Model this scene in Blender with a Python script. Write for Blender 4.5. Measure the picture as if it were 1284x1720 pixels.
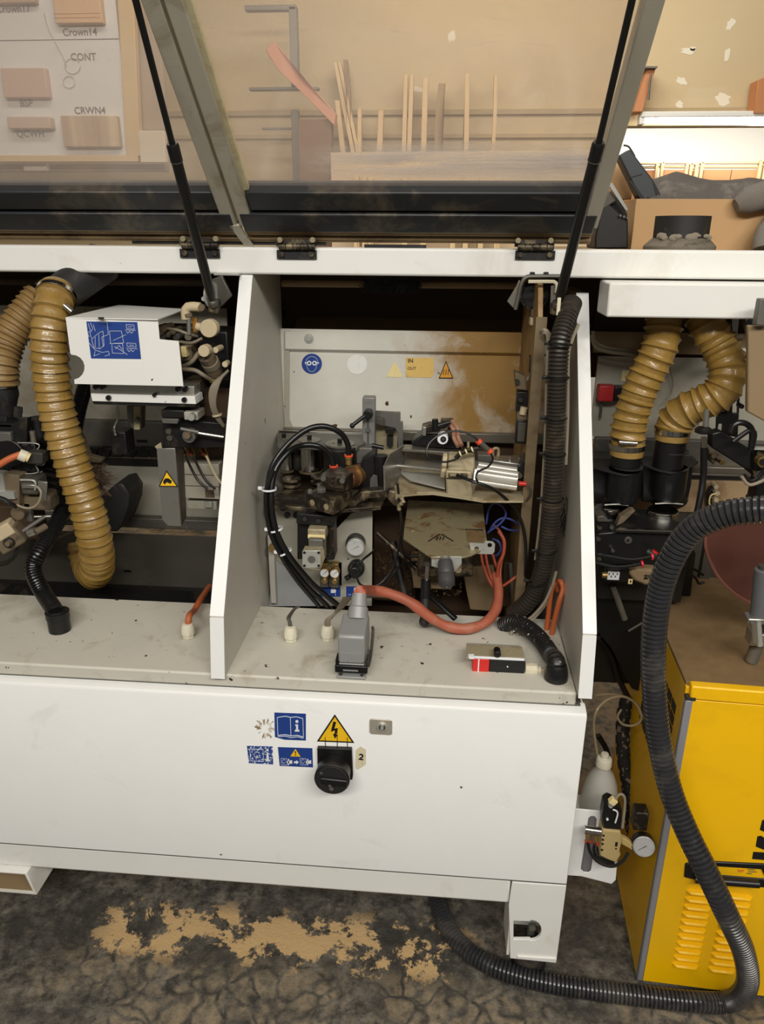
import bpy, math, random
from mathutils import Vector, Matrix, noise
from mathutils.geometry import tessellate_polygon
random.seed(7)
for o in list(bpy.data.objects): bpy.data.objects.remove(o)
S = bpy.context.scene
COL = S.collection
# ------------------------------------------------------------------ camera
EYE = Vector((0, 0, 1.55)); FPX = 1250.0
YAW, PITCH, ROLL = math.radians(4.74), math.radians(20.48), math.radians(.37)
cf = Vector((-math.sin(YAW)*math.cos(PITCH), math.cos(YAW)*math.cos(PITCH), -math.sin(PITCH)))
cr = Vector((math.cos(YAW), math.sin(YAW), 0)); cu = cr.cross(cf)
cr, cu = cr*math.cos(ROLL)+cu*math.sin(ROLL), cu*math.cos(ROLL)-cr*math.sin(ROLL)
cd = bpy.data.cameras.new('camera'); cam = bpy.data.objects.new('camera', cd); COL.objects.link(cam)
R = Matrix((cr, cu, -cf)).transposed().to_4x4(); cam.matrix_world = Matrix.Translation(EYE) @ R
cd.sensor_fit = 'VERTICAL'; cd.sensor_height = 36; cd.lens = FPX/1720*36; cd.clip_start = .02; cd.clip_end = 60
S.camera = cam
# ------------------------------------------------------------------ world, lights, exposure
W = bpy.data.worlds.new('world'); S.world = W; W.use_nodes = True
W.node_tree.nodes['Background'].inputs[0].default_value = (1, .96, .9, 1)
W.node_tree.nodes['Background'].inputs[1].default_value = .13
S.view_settings.view_transform = 'Standard'; S.view_settings.look = 'None'
S.view_settings.gamma = 1; S.view_settings.exposure = 0.0
def area(name, loc, sx, sy, power, tgt, col=(1, .965, .91)):
    l = bpy.data.lights.new(name, 'AREA'); l.shape = 'RECTANGLE'; l.size = sx; l.size_y = sy; l.energy = power; l.color = col
    o = bpy.data.objects.new(name, l); COL.objects.link(o); o.location = loc
    o.rotation_euler = (Vector(tgt)-Vector(loc)).to_track_quat('-Z', 'Y').to_euler(); return o
area('ceiling_lamp', (-.5, -1.7, 3.15), 2.4, .35, 87, (-.2, 1.3, .7))
area('ceiling_lamp', (1.4, -1.2, 3.15), 2.0, .35, 60, (.6, 1.3, .6))
area('ceiling_lamp', (-.6, 2.3, 3.3), 2.4, .3, 28, (-.6, 2.9, 0))
area('ceiling_lamp', (.3, 3.5, 3.2), 2.4, .3, 27, (.4, 5.2, 1.9))
# ------------------------------------------------------------------ geometry helpers
def at(x, y, Y=None, Z=None, X=None):
    d = cf*FPX + cr*(x-642) - cu*(y-860)
    if Y is not None: t = (Y-EYE.y)/d.y
    elif Z is not None: t = (Z-EYE.z)/d.z
    else: t = (X-EYE.x)/d.x
    return EYE + d*t
def mpp(p): return (Vector(p)-EYE).dot(cf)/FPX
def crom(pts, n):
    pts = [Vector(p) for p in pts]; out = []
    if len(pts) == 2: return [pts[0].lerp(pts[1], i/n) for i in range(n+1)]
    for i in range(len(pts)-1):
        p0 = pts[i-1] if i else pts[0]*2-pts[1]; p1, p2 = pts[i], pts[i+1]
        p3 = pts[i+2] if i+2 < len(pts) else p2*2-p1
        for k in range(n):
            t = k/n
            out.append(.5*((2*p1)+(p2-p0)*t+(2*p0-5*p1+4*p2-p3)*t*t+(3*p1-p0-3*p2+p3)*t**3))
    out.append(pts[-1]); return out
def resample(path, step):
    L = [0]
    for a, b in zip(path, path[1:]): L.append(L[-1]+(b-a).length)
    n = max(2, int(round(L[-1]/step))); out = []; j = 0
    for i in range(n+1):
        s = L[-1]*i/n
        while j < len(L)-2 and L[j+1] < s: j += 1
        d = L[j+1]-L[j]; t = (s-L[j])/d if d > 1e-9 else 0
        out.append(path[j].lerp(path[j+1], min(1, max(0, t))))
    return out, L[-1]
class MB:
    def __init__(s): s.v = []; s.f = []
    def add(s, vs, fs):
        n = len(s.v); s.v += [Vector(v) for v in vs]; s.f += [tuple(i+n for i in f) for f in fs]; return s
    def box(s, a, b):
        x0, y0, z0 = (min(a[i], b[i]) for i in range(3)); x1, y1, z1 = (max(a[i], b[i]) for i in range(3))
        return s.add([(x0,y0,z0),(x1,y0,z0),(x1,y1,z0),(x0,y1,z0),(x0,y0,z1),(x1,y0,z1),(x1,y1,z1),(x0,y1,z1)],
                     [(0,3,2,1),(4,5,6,7),(0,1,5,4),(1,2,6,5),(2,3,7,6),(3,0,4,7)])
    def obox(s, c, size, rx=0, ry=0, rz=0):
        m = Matrix.Rotation(rz, 3, 'Z') @ Matrix.Rotation(ry, 3, 'Y') @ Matrix.Rotation(rx, 3, 'X'); h = [k/2 for k in size]
        t = MB().box((-h[0],-h[1],-h[2]), h); return s.add([m @ v + Vector(c) for v in t.v], t.f)
    def bar(s, p, q, w, h, up=(0, 0, 1)):
        p, q = Vector(p), Vector(q); d = (q-p).normalized(); a = d.cross(Vector(up))
        if a.length < 1e-4: a = d.cross(Vector((0, 1, 0)))
        a.normalize(); b = a.cross(d); a *= w/2; b *= h/2
        return s.add([p-a-b,p+a-b,p+a+b,p-a+b,q-a-b,q+a-b,q+a+b,q-a+b], [(0,1,2,3),(7,6,5,4),(0,4,5,1),(1,5,6,2),(2,6,7,3),(3,7,4,0)])
    def lathe(s, p, ax, prof, seg=24, caps=True):
        p = Vector(p); d = Vector(ax).normalized(); a = d.orthogonal().normalized(); b = d.cross(a); vs = []; fs = []
        for h, r in prof:
            for i in range(seg):
                t = 2*math.pi*i/seg; vs.append(p+d*h+(a*math.cos(t)+b*math.sin(t))*r)
        for k in range(len(prof)-1):
            for i in range(seg):
                j = (i+1) % seg; fs.append((k*seg+i, k*seg+j, (k+1)*seg+j, (k+1)*seg+i))
        if caps: fs.append(tuple(range(seg))[::-1]); fs.append(tuple((len(prof)-1)*seg+i for i in range(seg)))
        return s.add(vs, fs)
    def cyl(s, p, q, r, r2=None, seg=20):
        p, q = Vector(p), Vector(q); return s.lathe(p, q-p, [(0, r), ((q-p).length, r if r2 is None else r2)], seg)
    def tube(s, pts, r, seg=10, n=8, rf=None, step=None, caps=True):
        path = crom(pts, n)
        if step: path, L = resample(path, step)
        else: path, L = resample(path, max(.004, r*.7))
        m = len(path); T = [(path[min(i+1, m-1)]-path[max(i-1, 0)]).normalized() for i in range(m)]
        a = T[0].orthogonal().normalized(); vs = []; fs = []; acc = 0
        for i in range(m):
            if i: acc += (path[i]-path[i-1]).length
            a = (a-T[i]*a.dot(T[i])).normalized(); b = T[i].cross(a); rr = (rf(i, L) if step else rf(acc, L)) if rf else r
            for k in range(seg):
                t = 2*math.pi*k/seg; vs.append(path[i]+(a*math.cos(t)+b*math.sin(t))*rr)
        for i in range(m-1):
            for k in range(seg):
                j = (k+1) % seg; fs.append((i*seg+k, i*seg+j, (i+1)*seg+j, (i+1)*seg+k))
        if caps: fs.append(tuple(range(seg))[::-1]); fs.append(tuple((m-1)*seg+k for k in range(seg)))
        return s.add(vs, fs)
    def poly(s, outer, vec, holes=()):
        loops = [[Vector(p) for p in l] for l in [outer]+list(holes)]; vec = Vector(vec)
        flat = [p for l in loops for p in l]; n = len(flat); tr = tessellate_polygon(loops)
        fs = []
        if not holes: fs += [tuple(range(n)), tuple(n+i for i in range(n))[::-1]]
        else:
            for t in tr: fs += [tuple(t), tuple(n+i for i in t)[::-1]]
        k = 0
        for l in loops:
            for i in range(len(l)):
                j = (i+1) % len(l); fs.append((k+i, k+j, n+k+j, n+k+i))
            k += len(l)
        return s.add(flat+[p+vec for p in flat], fs)
    def ball(s, c, r, sc=(1, 1, 1), seg=16, rings=10, rz=0):
        vs = []; fs = []; m = Matrix.Rotation(rz, 3, 'Z')
        for i in range(rings+1):
            ph = math.pi*i/rings
            for k in range(seg):
                t = 2*math.pi*k/seg
                vs.append(Vector(c)+m @ Vector((r*sc[0]*math.sin(ph)*math.cos(t), r*sc[1]*math.sin(ph)*math.sin(t), r*sc[2]*math.cos(ph))))
        for i in range(rings):
            for k in range(seg):
                j = (k+1) % seg; fs.append((i*seg+k, (i+1)*seg+k, (i+1)*seg+j, i*seg+j))
        return s.add(vs, fs)
    # shapes measured in the plane Y (front face there, depth d going away)
    def pbox(s, x0, y0, x1, y1, Y, d):
        a = at(x0, (y0+y1)/2, Y=Y).x; b = at(x1, (y0+y1)/2, Y=Y).x; c = at((x0+x1)/2, y0, Y=Y).z; e = at((x0+x1)/2, y1, Y=Y).z
        return s.box((a, Y, e), (b, Y+d, c))
    def ppoly(s, pts, Y, d, holes=()):
        return s.poly([at(x, y, Y=Y) for x, y in pts], (0, d, 0), [[at(x, y, Y=Y) for x, y in h] for h in holes])
    def zpoly(s, pts, Z, d): return s.poly([at(x, y, Z=Z) for x, y in pts], (0, 0, -d))
    def pcyl(s, x, y, r, Y, d, seg=24, tilt=0, r2=None):
        p = at(x, y, Y=Y); k = mpp(p); ax = Vector((0, 1, tilt)).normalized()
        return s.lathe(p, ax, [(0, r*k), (d, (r if r2 is None else r2)*k)], seg)
    def ptube(s, pts, r, seg=8, **k): return s.tube([at(x, y, Y=Y) for x, y, Y in pts], r, seg, **k)
    def pbar(s, a, b, r, seg=14): return s.cyl(at(a[0], a[1], Y=a[2]), at(b[0], b[1], Y=b[2]), r, seg=seg)
def circ(x, y, r, n=20, a0=0, a1=360):
    return [(x+r*math.cos(math.radians(a0+(a1-a0)*i/n)), y+r*math.sin(math.radians(a0+(a1-a0)*i/n))) for i in range(n+(a1-a0 != 360))]
ORG = {}
def mesh(name, mb, mat, org, bev=0, ang=35):
    me = bpy.data.meshes.new(name); me.from_pydata([v-org for v in mb.v], [], mb.f); me.validate()
    import bmesh as bm_
    b = bm_.new(); b.from_mesh(me); bm_.ops.recalc_face_normals(b, faces=b.faces); b.to_mesh(me); b.free()
    me.polygons.foreach_set('use_smooth', [True]*len(me.polygons)); me.set_sharp_from_angle(angle=math.radians(ang))
    if mat: me.materials.append(mat)
    o = bpy.data.objects.new(name, me); COL.objects.link(o)
    if bev:
        m = o.modifiers.new('bevel', 'BEVEL'); m.width = bev; m.segments = 2; m.limit_method = 'ANGLE'; m.angle_limit = math.radians(40); m.harden_normals = False
    return o
def tag(o, label=None, cat=None, group=None, kind=None):
    for k, v in (('label', label), ('category', cat), ('group', group), ('kind', kind)):
        if v: o[k] = v
    return o
def thing(name, label, cat, loc, group=None):
    o = bpy.data.objects.new(name, None); COL.objects.link(o); o.location = loc; o.empty_display_size = .05
    ORG[o.name] = Vector(loc); return tag(o, label, cat, group)
def part(name, mb, mat, parent, bev=0, label=None, kind=None, ang=35):
    org = ORG[parent.name]; o = mesh(name, mb, mat, org, bev, ang); o.parent = parent; ORG[o.name] = org; return tag(o, label, kind=kind)
def single(name, mb, mat, label, cat, group=None, bev=0, kind=None):
    xs = [v.x for v in mb.v]; ys = [v.y for v in mb.v]; zs = [v.z for v in mb.v]
    org = Vector(((min(xs)+max(xs))/2, (min(ys)+max(ys))/2, min(zs))); o = mesh(name, mb, mat, org, bev); o.location = org; ORG[o.name] = org
    return tag(o, label, cat, group, kind)
def struct(name, mb, mat, parent=None, bev=0):
    if parent: return part(name, mb, mat, parent, bev)
    o = mesh(name, mb, mat, Vector((0, 0, 0)), bev); ORG[o.name] = Vector((0, 0, 0)); return tag(o, kind='structure')
def text(name, s, mat, parent, c, size, right=(1, 0, 0), up=(0, 0, 1), ext=.0002, bold=0, align='CENTER', sx=1):
    cu_ = bpy.data.curves.new('t', 'FONT'); cu_.body = s; cu_.size = size; cu_.extrude = ext; cu_.align_x = align; cu_.align_y = 'CENTER'; cu_.offset = bold; cu_.resolution_u = 3
    t = bpy.data.objects.new('t', cu_); COL.objects.link(t); dg = bpy.context.evaluated_depsgraph_get(); dg.update()
    me = bpy.data.meshes.new_from_object(t.evaluated_get(dg)); me.name = name
    bpy.data.objects.remove(t); bpy.data.curves.remove(cu_)
    rt = Vector(right).normalized()*sx; u = Vector(up).normalized(); n = rt.cross(u).normalized()
    m = Matrix((rt, u, n)).transposed().to_4x4(); org = ORG[parent.name]
    me.transform(Matrix.Translation(Vector(c)-org) @ m); me.materials.clear(); me.materials.append(mat)
    o = bpy.data.objects.new(name, me); COL.objects.link(o); o.parent = parent; ORG[o.name] = org; return o
# ------------------------------------------------------------------ materials
def lin(c):
    r = []
    for k in c[:3]:
        k /= 255; r.append(k/12.92 if k < .04045 else ((k+.055)/1.055)**2.4)
    return (*r, 1)
class NT:
    def __init__(s, name):
        s.m = bpy.data.materials.new(name); s.m.use_nodes = True; s.t = s.m.node_tree; s.b = s.t.nodes['Principled BSDF']; s.out = s.t.nodes['Material Output']
        s.co = s.t.nodes.new('ShaderNodeTexCoord').outputs['Object']
    def n(s, k, **kw):
        x = s.t.nodes.new(k)
        for a, v in kw.items(): setattr(x, a, v)
        return x
    def l(s, a, b): s.t.links.new(a, b)
    def noise(s, sc, det=4, rough=.6, dist=0, vec=None):
        x = s.n('ShaderNodeTexNoise'); x.inputs['Scale'].default_value = sc; x.inputs['Detail'].default_value = det; x.inputs['Roughness'].default_value = rough; x.inputs['Distortion'].default_value = dist
        s.l(vec or s.co, x.inputs['Vector']); return x.outputs['Fac']
    def ramp(s, f, a, b, ca=(0, 0, 0, 1), cb=(1, 1, 1, 1)):
        x = s.n('ShaderNodeValToRGB'); x.color_ramp.elements[0].position = a; x.color_ramp.elements[1].position = b; x.color_ramp.elements[0].color = ca; x.color_ramp.elements[1].color = cb
        s.l(f, x.inputs[0]); return x.outputs[0]
    def mix(s, f, a, b, mode='MIX'):
        x = s.n('ShaderNodeMix', data_type='RGBA', blend_type=mode)
        for i, v in ((0, f), (6, a), (7, b)):
            if isinstance(v, (int, float, tuple)): x.inputs[i].default_value = v
            else: s.l(v, x.inputs[i])
        return x.outputs[2]
    def math(s, op, a, b=0.0):
        x = s.n('ShaderNodeMath', operation=op)
        for i, v in ((0, a), (1, b)):
            if isinstance(v, (int, float)): x.inputs[i].default_value = v
            else: s.l(v, x.inputs[i])
        return x.outputs[0]
    def mapv(s, sc=(1, 1, 1), rot=(0, 0, 0), loc=(0, 0, 0)):
        x = s.n('ShaderNodeMapping'); x.inputs['Scale'].default_value = sc; x.inputs['Rotation'].default_value = rot; x.inputs['Location'].default_value = loc; s.l(s.co, x.inputs[0]); return x.outputs[0]
    def bump(s, h, st, d=.002):
        x = s.n('ShaderNodeBump'); x.inputs['Strength'].default_value = st; x.inputs['Distance'].default_value = d; s.l(h, x.inputs['Height']); s.l(x.outputs[0], s.b.inputs['Normal'])
def M(name, col, rough=.5, metal=0, var=.12, vs=9, dirt=None, damt=.8, ds=6, dthr=.52, dw=.12, bump=0, bs=80, spec=.5, coat=0, chips=None, cthr=.7, cs=45, trans=0):
    t = NT(name); c = lin(col); lo = tuple(k*(1-var) for k in c[:3])+(1,); hi = tuple(min(1, k*(1+var*.6)) for k in c[:3])+(1,)
    o = t.mix(t.noise(vs, 5), lo, hi)
    if dirt:
        m = t.ramp(t.noise(ds, 7, .68, .6), dthr, dthr+dw); m = t.math('MULTIPLY', m, damt); o = t.mix(m, o, lin(dirt))
    if chips:
        m = t.ramp(t.noise(cs, 3, .5), cthr, cthr+.02); o = t.mix(m, o, lin(chips))
    t.l(o, t.b.inputs['Base Color']); t.b.inputs['Roughness'].default_value = rough; t.b.inputs['Metallic'].default_value = metal
    t.b.inputs['Specular IOR Level'].default_value = spec; t.b.inputs['Coat Weight'].default_value = coat
    if trans: t.b.inputs['Transmission Weight'].default_value = trans
    if bump: t.bump(t.noise(bs, 4), bump)
    return t.m
BROWN = (112, 84, 48)
white = M('white_paint', (228, 227, 221), .42, var=.05, dirt=(176, 160, 128), damt=.35, ds=3, dthr=.55, bump=.05, bs=300, chips=(60, 52, 44), cthr=.745, cs=28)
door_white = M('door_white_paint', (232, 232, 229), .38, var=.04, dirt=(170, 160, 140), damt=.22, ds=5, dthr=.6, chips=(74, 66, 58), cthr=.76, cs=24, bump=.04, bs=260)
deck_p = M('deck_paint', (200, 196, 182), .5, var=.1, dirt=(132, 108, 66), damt=.6, ds=11, dthr=.54, dw=.2, chips=(48, 38, 28), cthr=.705, cs=52, bump=.06, bs=120)
side_p = M('divider_paint', (194, 190, 178), .5, var=.08, dirt=(140, 116, 80), damt=.4, ds=5, dthr=.56, dw=.22, chips=(90, 72, 50), cthr=.74, cs=30)
grey_p = M('grey_sheet', (165, 161, 146), .45, var=.12, dirt=(118, 96, 62), damt=.55, ds=5, dthr=.52, dw=.2, chips=(60, 48, 34), cthr=.74)
dgrey = M('dark_steel_sheet', (84, 80, 72), .45, .3, var=.25, dirt=(130, 122, 106), damt=.3, ds=6)
rail_m = M('rail_steel', (128, 122, 110), .35, .6, var=.2, dirt=(70, 56, 36), damt=.6)
brown_dk = M('shaded_dusty_brown', (66, 46, 26), .7, var=.25)  # dark tone carries the shade inside the bays in its colour
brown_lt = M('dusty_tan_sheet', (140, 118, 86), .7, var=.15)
black = M('black_metal', (26, 25, 24), .4, .1, var=.3, dirt=(92, 80, 62), damt=.35, ds=18, dthr=.55, bump=.1)
black_c = M('black_plastic', (17, 17, 17), .38, var=.2)
rubber = M('black_rubber', (30, 29, 28), .62, var=.2, dirt=(96, 86, 72), damt=.4, ds=10)
rail_blk = M('black_anodised_rail', (38, 40, 42), .42, .2, var=.25, dirt=(110, 98, 78), damt=.5, ds=6, dthr=.55)
grime = M('greasy_black_steel', (44, 36, 28), .45, .4, var=.5, dirt=(156, 140, 108), damt=.7, ds=24, dthr=.48, dw=.2, bump=.5, bs=60)
alu = M('aluminium', (178, 176, 168), .34, .85, var=.12, dirt=(150, 126, 84), damt=.5, ds=14, dthr=.55)
alu_d = M('dusty_aluminium', (170, 158, 128), .55, .3, var=.15, dirt=(120, 92, 52), damt=.6, ds=14, dthr=.5, bump=.15)
steel = M('polished_steel', (196, 192, 184), .18, 1, var=.1)
zinc = M('zinc_plate', (188, 188, 180), .38, .5, var=.12, dirt=(140, 122, 92), damt=.4, ds=16)
cast = M('grey_cast_metal', (104, 102, 96), .5, .4, var=.2, dirt=(140, 122, 92), damt=.45, ds=14)
glue = M('glue_stained_plate', (140, 130, 100), .5, .25, var=.18, dirt=(104, 66, 24), damt=.8, ds=17, dthr=.52, dw=.08, bump=.3, bs=60, chips=(220, 206, 160), cthr=.7, cs=60)
frame_m = M('hood_frame_paint', (178, 172, 154), .45, .0, var=.12, dirt=(120, 98, 58), damt=.45, ds=8)
brass = M('brass_fitting', (176, 148, 92), .35, .8, var=.15)
redp = M('red_plastic', (206, 40, 34), .4, var=.08)
redr = M('red_orange_ring', (226, 78, 44), .4, var=.06)
orange = M('orange_cable_jacket', (186, 94, 50), .5, var=.12, dirt=(140, 100, 72), damt=.5, ds=14)
orange_s = M('orange_silicone_sleeve', (168, 90, 66), .55, var=.12, dirt=(170, 130, 104), damt=.4, ds=20, bump=.2)
redwire = M('red_brown_wire', (160, 70, 44), .5, var=.15)
blue_t = M('blue_tube', (58, 72, 134), .4, var=.1)
grey_w = M('grey_wire', (122, 112, 94), .6, var=.15)
cream_t = M('cream_tube', (142, 132, 112), .55, var=.12, dirt=(120, 98, 64), damt=.4)
gland_w = M('white_nylon', (214, 208, 186), .5, var=.08, dirt=(170, 150, 108), damt=.4, ds=30)
conn = M('grey_connector', (150, 150, 148), .45, .2, var=.06, bump=.1, bs=400)
dustm = M('tan_dusty_plastic', (186, 170, 138), .75, var=.1)
dustm2 = M('brown_dusty_metal', (104, 90, 68), .75, var=.3, dirt=(46, 40, 32), damt=.7, ds=20)
yellow = M('yellow_paint', (246, 190, 4), .38, var=.05, dirt=(200, 150, 20), damt=.2, ds=6, coat=.2)
yel_trim = M('grey_trim', (150, 150, 154), .45, .3, var=.06)
blue_s = M('blue_sticker', (30, 62, 134), .45, var=.06)
blue_worn = M('worn_blue_sticker', (36, 66, 138), .5, var=.1, chips=(214, 216, 214), cthr=.57, cs=220)
white_s = M('white_print', (226, 228, 230), .5, var=.03)
yel_s = M('yellow_sticker', (240, 190, 30), .45, var=.06, dirt=(190, 130, 30), damt=.5, ds=40)
org_s = M('orange_sticker', (214, 150, 44), .5, var=.08)
cream_s = M('cream_sticker', (226, 208, 150), .6, var=.08, dirt=(190, 160, 90), damt=.5, ds=40)
ink = M('black_print', (20, 18, 16), .5, var=.05)
wood_l = M('pale_wood', (214, 184, 136), .6, var=.1)
wood_o = M('orange_wood', (196, 132, 84), .6, var=.1)
cardb = M('cardboard', (196, 158, 112), .8, var=.05)
felt = M('grey_felt', (118, 112, 104), .95, var=.12, bump=.4, bs=200)
cloth_m = M('dark_grey_cloth', (92, 86, 80), .95, var=.2, dirt=(150, 142, 130), damt=.35, ds=12, bump=.4, bs=250)
tan_w = None
def hose_yellow():
    t = NT('yellow_ducting'); c = t.mix(t.noise(14, 4), lin((104, 78, 30)), lin((172, 138, 70)))
    c = t.mix(t.math('MULTIPLY', t.ramp(t.noise(6, 5), .5, .7), .5), c, lin((164, 136, 88)))
    t.l(c, t.b.inputs['Base Color']); t.b.inputs['Roughness'].default_value = .3; t.b.inputs['Coat Weight'].default_value = .3
    t.b.inputs['Subsurface Weight'].default_value = .1; t.b.inputs['Subsurface Radius'].default_value = (.01, .006, .002); t.b.inputs['Roughness'].default_value = .36; t.bump(t.noise(60, 5, .7, .6), .6, .003); return t.m
duct = hose_yellow()
duct_d = M('dusty_yellow_ducting', (140, 112, 68), .5, var=.2, dirt=(104, 72, 32), damt=.6, ds=12)
hosegrey = M('dark_grey_hose', (46, 46, 48), .26, var=.12, dirt=(110, 104, 96), damt=.3, ds=9)
hoseblk = M('black_conduit', (20, 20, 20), .28, var=.2)
hosedust = M('dusty_conduit', (46, 41, 35), .36, var=.3, dirt=(96, 84, 64), damt=.4, ds=12)
def wall_mat():
    t = NT('tan_drywall'); c = t.mix(t.noise(1.2, 6, .6, .5), lin((196, 174, 134)), lin((212, 192, 154)))
    m = t.math('MULTIPLY', t.ramp(t.noise(3.1, 5, .55, .8), .6, .75), .35); c = t.mix(m, c, lin((226, 216, 190)))
    t.l(c, t.b.inputs['Base Color']); t.b.inputs['Roughness'].default_value = .9; return t.m
wallm = wall_mat()
def floor_mat():
    t = NT('dusty_concrete'); big = t.noise(4.5, 10, .74, .15); fine = t.noise(30, 8, .75, .1)
    c = t.mix(t.ramp(big, .38, .62), lin((62, 59, 54)), lin((138, 130, 116)))
    c = t.mix(t.ramp(fine, .4, .62), lin((54, 51, 46)), c)
    vo = t.n('ShaderNodeTexVoronoi', feature='DISTANCE_TO_EDGE'); vo.inputs['Scale'].default_value = 17
    wv = t.n('ShaderNodeVectorMath', operation='ADD'); ns = t.n('ShaderNodeTexNoise'); ns.inputs['Scale'].default_value = 9; t.l(t.co, ns.inputs[0])
    sc_ = t.n('ShaderNodeVectorMath', operation='SCALE'); sc_.inputs['Scale'].default_value = .14; t.l(ns.outputs['Color'], sc_.inputs[0]); t.l(t.co, wv.inputs[0]); t.l(sc_.outputs[0], wv.inputs[1]); t.l(wv.outputs[0], vo.inputs['Vector'])
    cr_ = t.ramp(vo.outputs['Distance'], .03, .16); pl = t.ramp(t.noise(2.6, 6, .65, .3), .45, .53)
    sx = t.n('ShaderNodeSeparateXYZ'); t.l(t.co, sx.inputs[0]); X, Y = sx.outputs[0], sx.outputs[1]
    def band(v, a, b, s):
        u = t.ramp(t.math('MULTIPLY', t.math('ADD', v, -a+2), .25), (2)*.25, (2+s)*.25); w = t.ramp(t.math('MULTIPLY', t.math('ADD', t.math('MULTIPLY', v, -1), b+2), .25), (2)*.25, (2+s)*.25); return t.math('MULTIPLY', u, w)
    # pale cracked plates nearest the viewer
    pz = t.math('MULTIPLY', band(Y, .6, 1.22, .06), pl); pz = t.math('MULTIPLY', pz, cr_); pz = t.math('MULTIPLY', pz, t.ramp(t.noise(40, 5, .7), .3, .6)); c = t.mix(t.math('MULTIPLY', pz, .85), c, lin((150, 134, 108)))
    # sawdust swept along the front of the machine and lying under it
    d1 = t.math('MULTIPLY', band(Y, 1.16, 1.36, .05), band(X, -.85, .16, .12)); m = t.ramp(t.math('ADD', t.noise(9, 9, .72, .2), t.math('MULTIPLY', d1, .1)), .585, .61); m = t.math('MULTIPLY', m, d1)
    c = t.mix(m, c, lin((206, 172, 122)))
    d2 = t.math('MULTIPLY', band(Y, 1.4, 9, .2), t.ramp(t.noise(7, 10, .74, .1), .44, .56)); c = t.mix(t.math('MULTIPLY', d2, .85), c, lin((142, 122, 94)))
    t.l(c, t.b.inputs['Base Color']); t.b.inputs['Roughness'].default_value = .62
    h = t.math('ADD', fine, t.math('MULTIPLY', big, 2.0)); t.bump(h, .7, .006); return t.m
floorm = floor_mat()
def acrylic_mat(name, haze, smear):
    t = NT(name); t.t.nodes.remove(t.b)
    tr = t.n('ShaderNodeBsdfTransparent'); tr.inputs[0].default_value = (.94, .91, .88, 1)
    df = t.n('ShaderNodeBsdfDiffuse'); df.inputs[0].default_value = lin((238, 232, 228))
    gl = t.n('ShaderNodeBsdfGlossy'); gl.inputs['Roughness'].default_value = .12; gl.inputs[0].default_value = (.9, .9, .9, 1)
    f = t.math('MULTIPLY', t.ramp(t.noise(3, 5, .6, .5, t.mapv((1, 2.5, 1))), .3, .75), .16); f = t.math('ADD', f, haze)
    if smear:
        sx = t.n('ShaderNodeSeparateXYZ'); t.l(t.co, sx.inputs[0])
        st = t.noise(4, 6, .65, .4, t.mapv((1, 14, 14)))
        g = t.math('ABSOLUTE', t.math('ADD', sx.outputs[2], -.14)); g = t.ramp(g, .004, .03, (1, 1, 1, 1), (0, 0, 0, 1))
        e = t.ramp(sx.outputs[0], .12, .3); f = t.math('ADD', f, t.math('MULTIPLY', t.math('MULTIPLY', t.ramp(st, .38, .62), g), t.math('MULTIPLY', e, .85)))
        sc = t.ramp(t.noise(9, 4, .6, 1, t.mapv((1, 5, 5), (0, .5, 0))), .64, .69); f = t.math('ADD', f, t.math('MULTIPLY', sc, .07))
    tl = t.n('ShaderNodeBsdfTranslucent'); tl.inputs[0].default_value = lin((236, 226, 218)); dt = t.n('ShaderNodeMixShader'); dt.inputs[0].default_value = .45; t.l(df.outputs[0], dt.inputs[1]); t.l(tl.outputs[0], dt.inputs[2])
    m1 = t.n('ShaderNodeMixShader'); t.l(f, m1.inputs[0]); t.l(tr.outputs[0], m1.inputs[1]); t.l(dt.outputs[0], m1.inputs[2])
    m2 = t.n('ShaderNodeMixShader'); m2.inputs[0].default_value = .04; t.l(m1.outputs[0], m2.inputs[1]); t.l(gl.outputs[0], m2.inputs[2]); t.l(m2.outputs[0], t.out.inputs[0]); return t.m
acr1 = acrylic_mat('dusty_acrylic', .1, True); acr0 = acrylic_mat('hazy_acrylic', .12, False)
def stained_sheet():
    t = NT('glue_stained_sheet'); sx = t.n('ShaderNodeSeparateXYZ'); t.l(t.co, sx.inputs[0])
    g = t.ramp(t.math('ADD', sx.outputs[0], t.math('MULTIPLY', t.noise(4, 6, .65, .4), .34)), .05, .2)
    c = t.mix(t.noise(10, 5), lin((188, 186, 173)), lin((216, 213, 203))); n = t.ramp(t.noise(9, 7, .65, .5), .38, .5)
    c = t.mix(t.math('MULTIPLY', g, t.math('ADD', t.math('MULTIPLY', n, .5), .48)), c, lin((150, 114, 56)))
    sp = t.ramp(t.noise(38, 3, .5), .72, .74); c = t.mix(sp, c, lin((70, 46, 20)))
    t.l(c, t.b.inputs['Base Color']); t.b.inputs['Roughness'].default_value = .42; t.bump(t.noise(30, 4), .12); return t.m
stained = stained_sheet()
def emis(name, col, st):
    t = NT(name); t.b.inputs['Base Color'].default_value = lin(col); t.b.inputs['Emission Color'].default_value = lin(col); t.b.inputs['Emission Strength'].default_value = st; return t.m
tube_em = emis('lit_fluorescent_tube', (255, 250, 240), 14)
whitewall = M('white_board', (236, 234, 226), .8, var=.02)
board_w = M('white_sample_board', (222, 220, 216), .6, var=.03, dirt=(170, 164, 158), damt=.4, ds=7, dthr=.6)
bottle_m = M('translucent_plastic', (196, 194, 184), .35, var=.06, trans=.25)
wine = NT('wine_red_guard'); wine.b.inputs['Base Color'].default_value = lin((88, 54, 46)); wine.b.inputs['Roughness'].default_value = .18; wine.b.inputs['Alpha'].default_value = .86; wine = wine.m
chip_m = M('wood_chips', (104, 76, 46), .9, var=.35)
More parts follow.
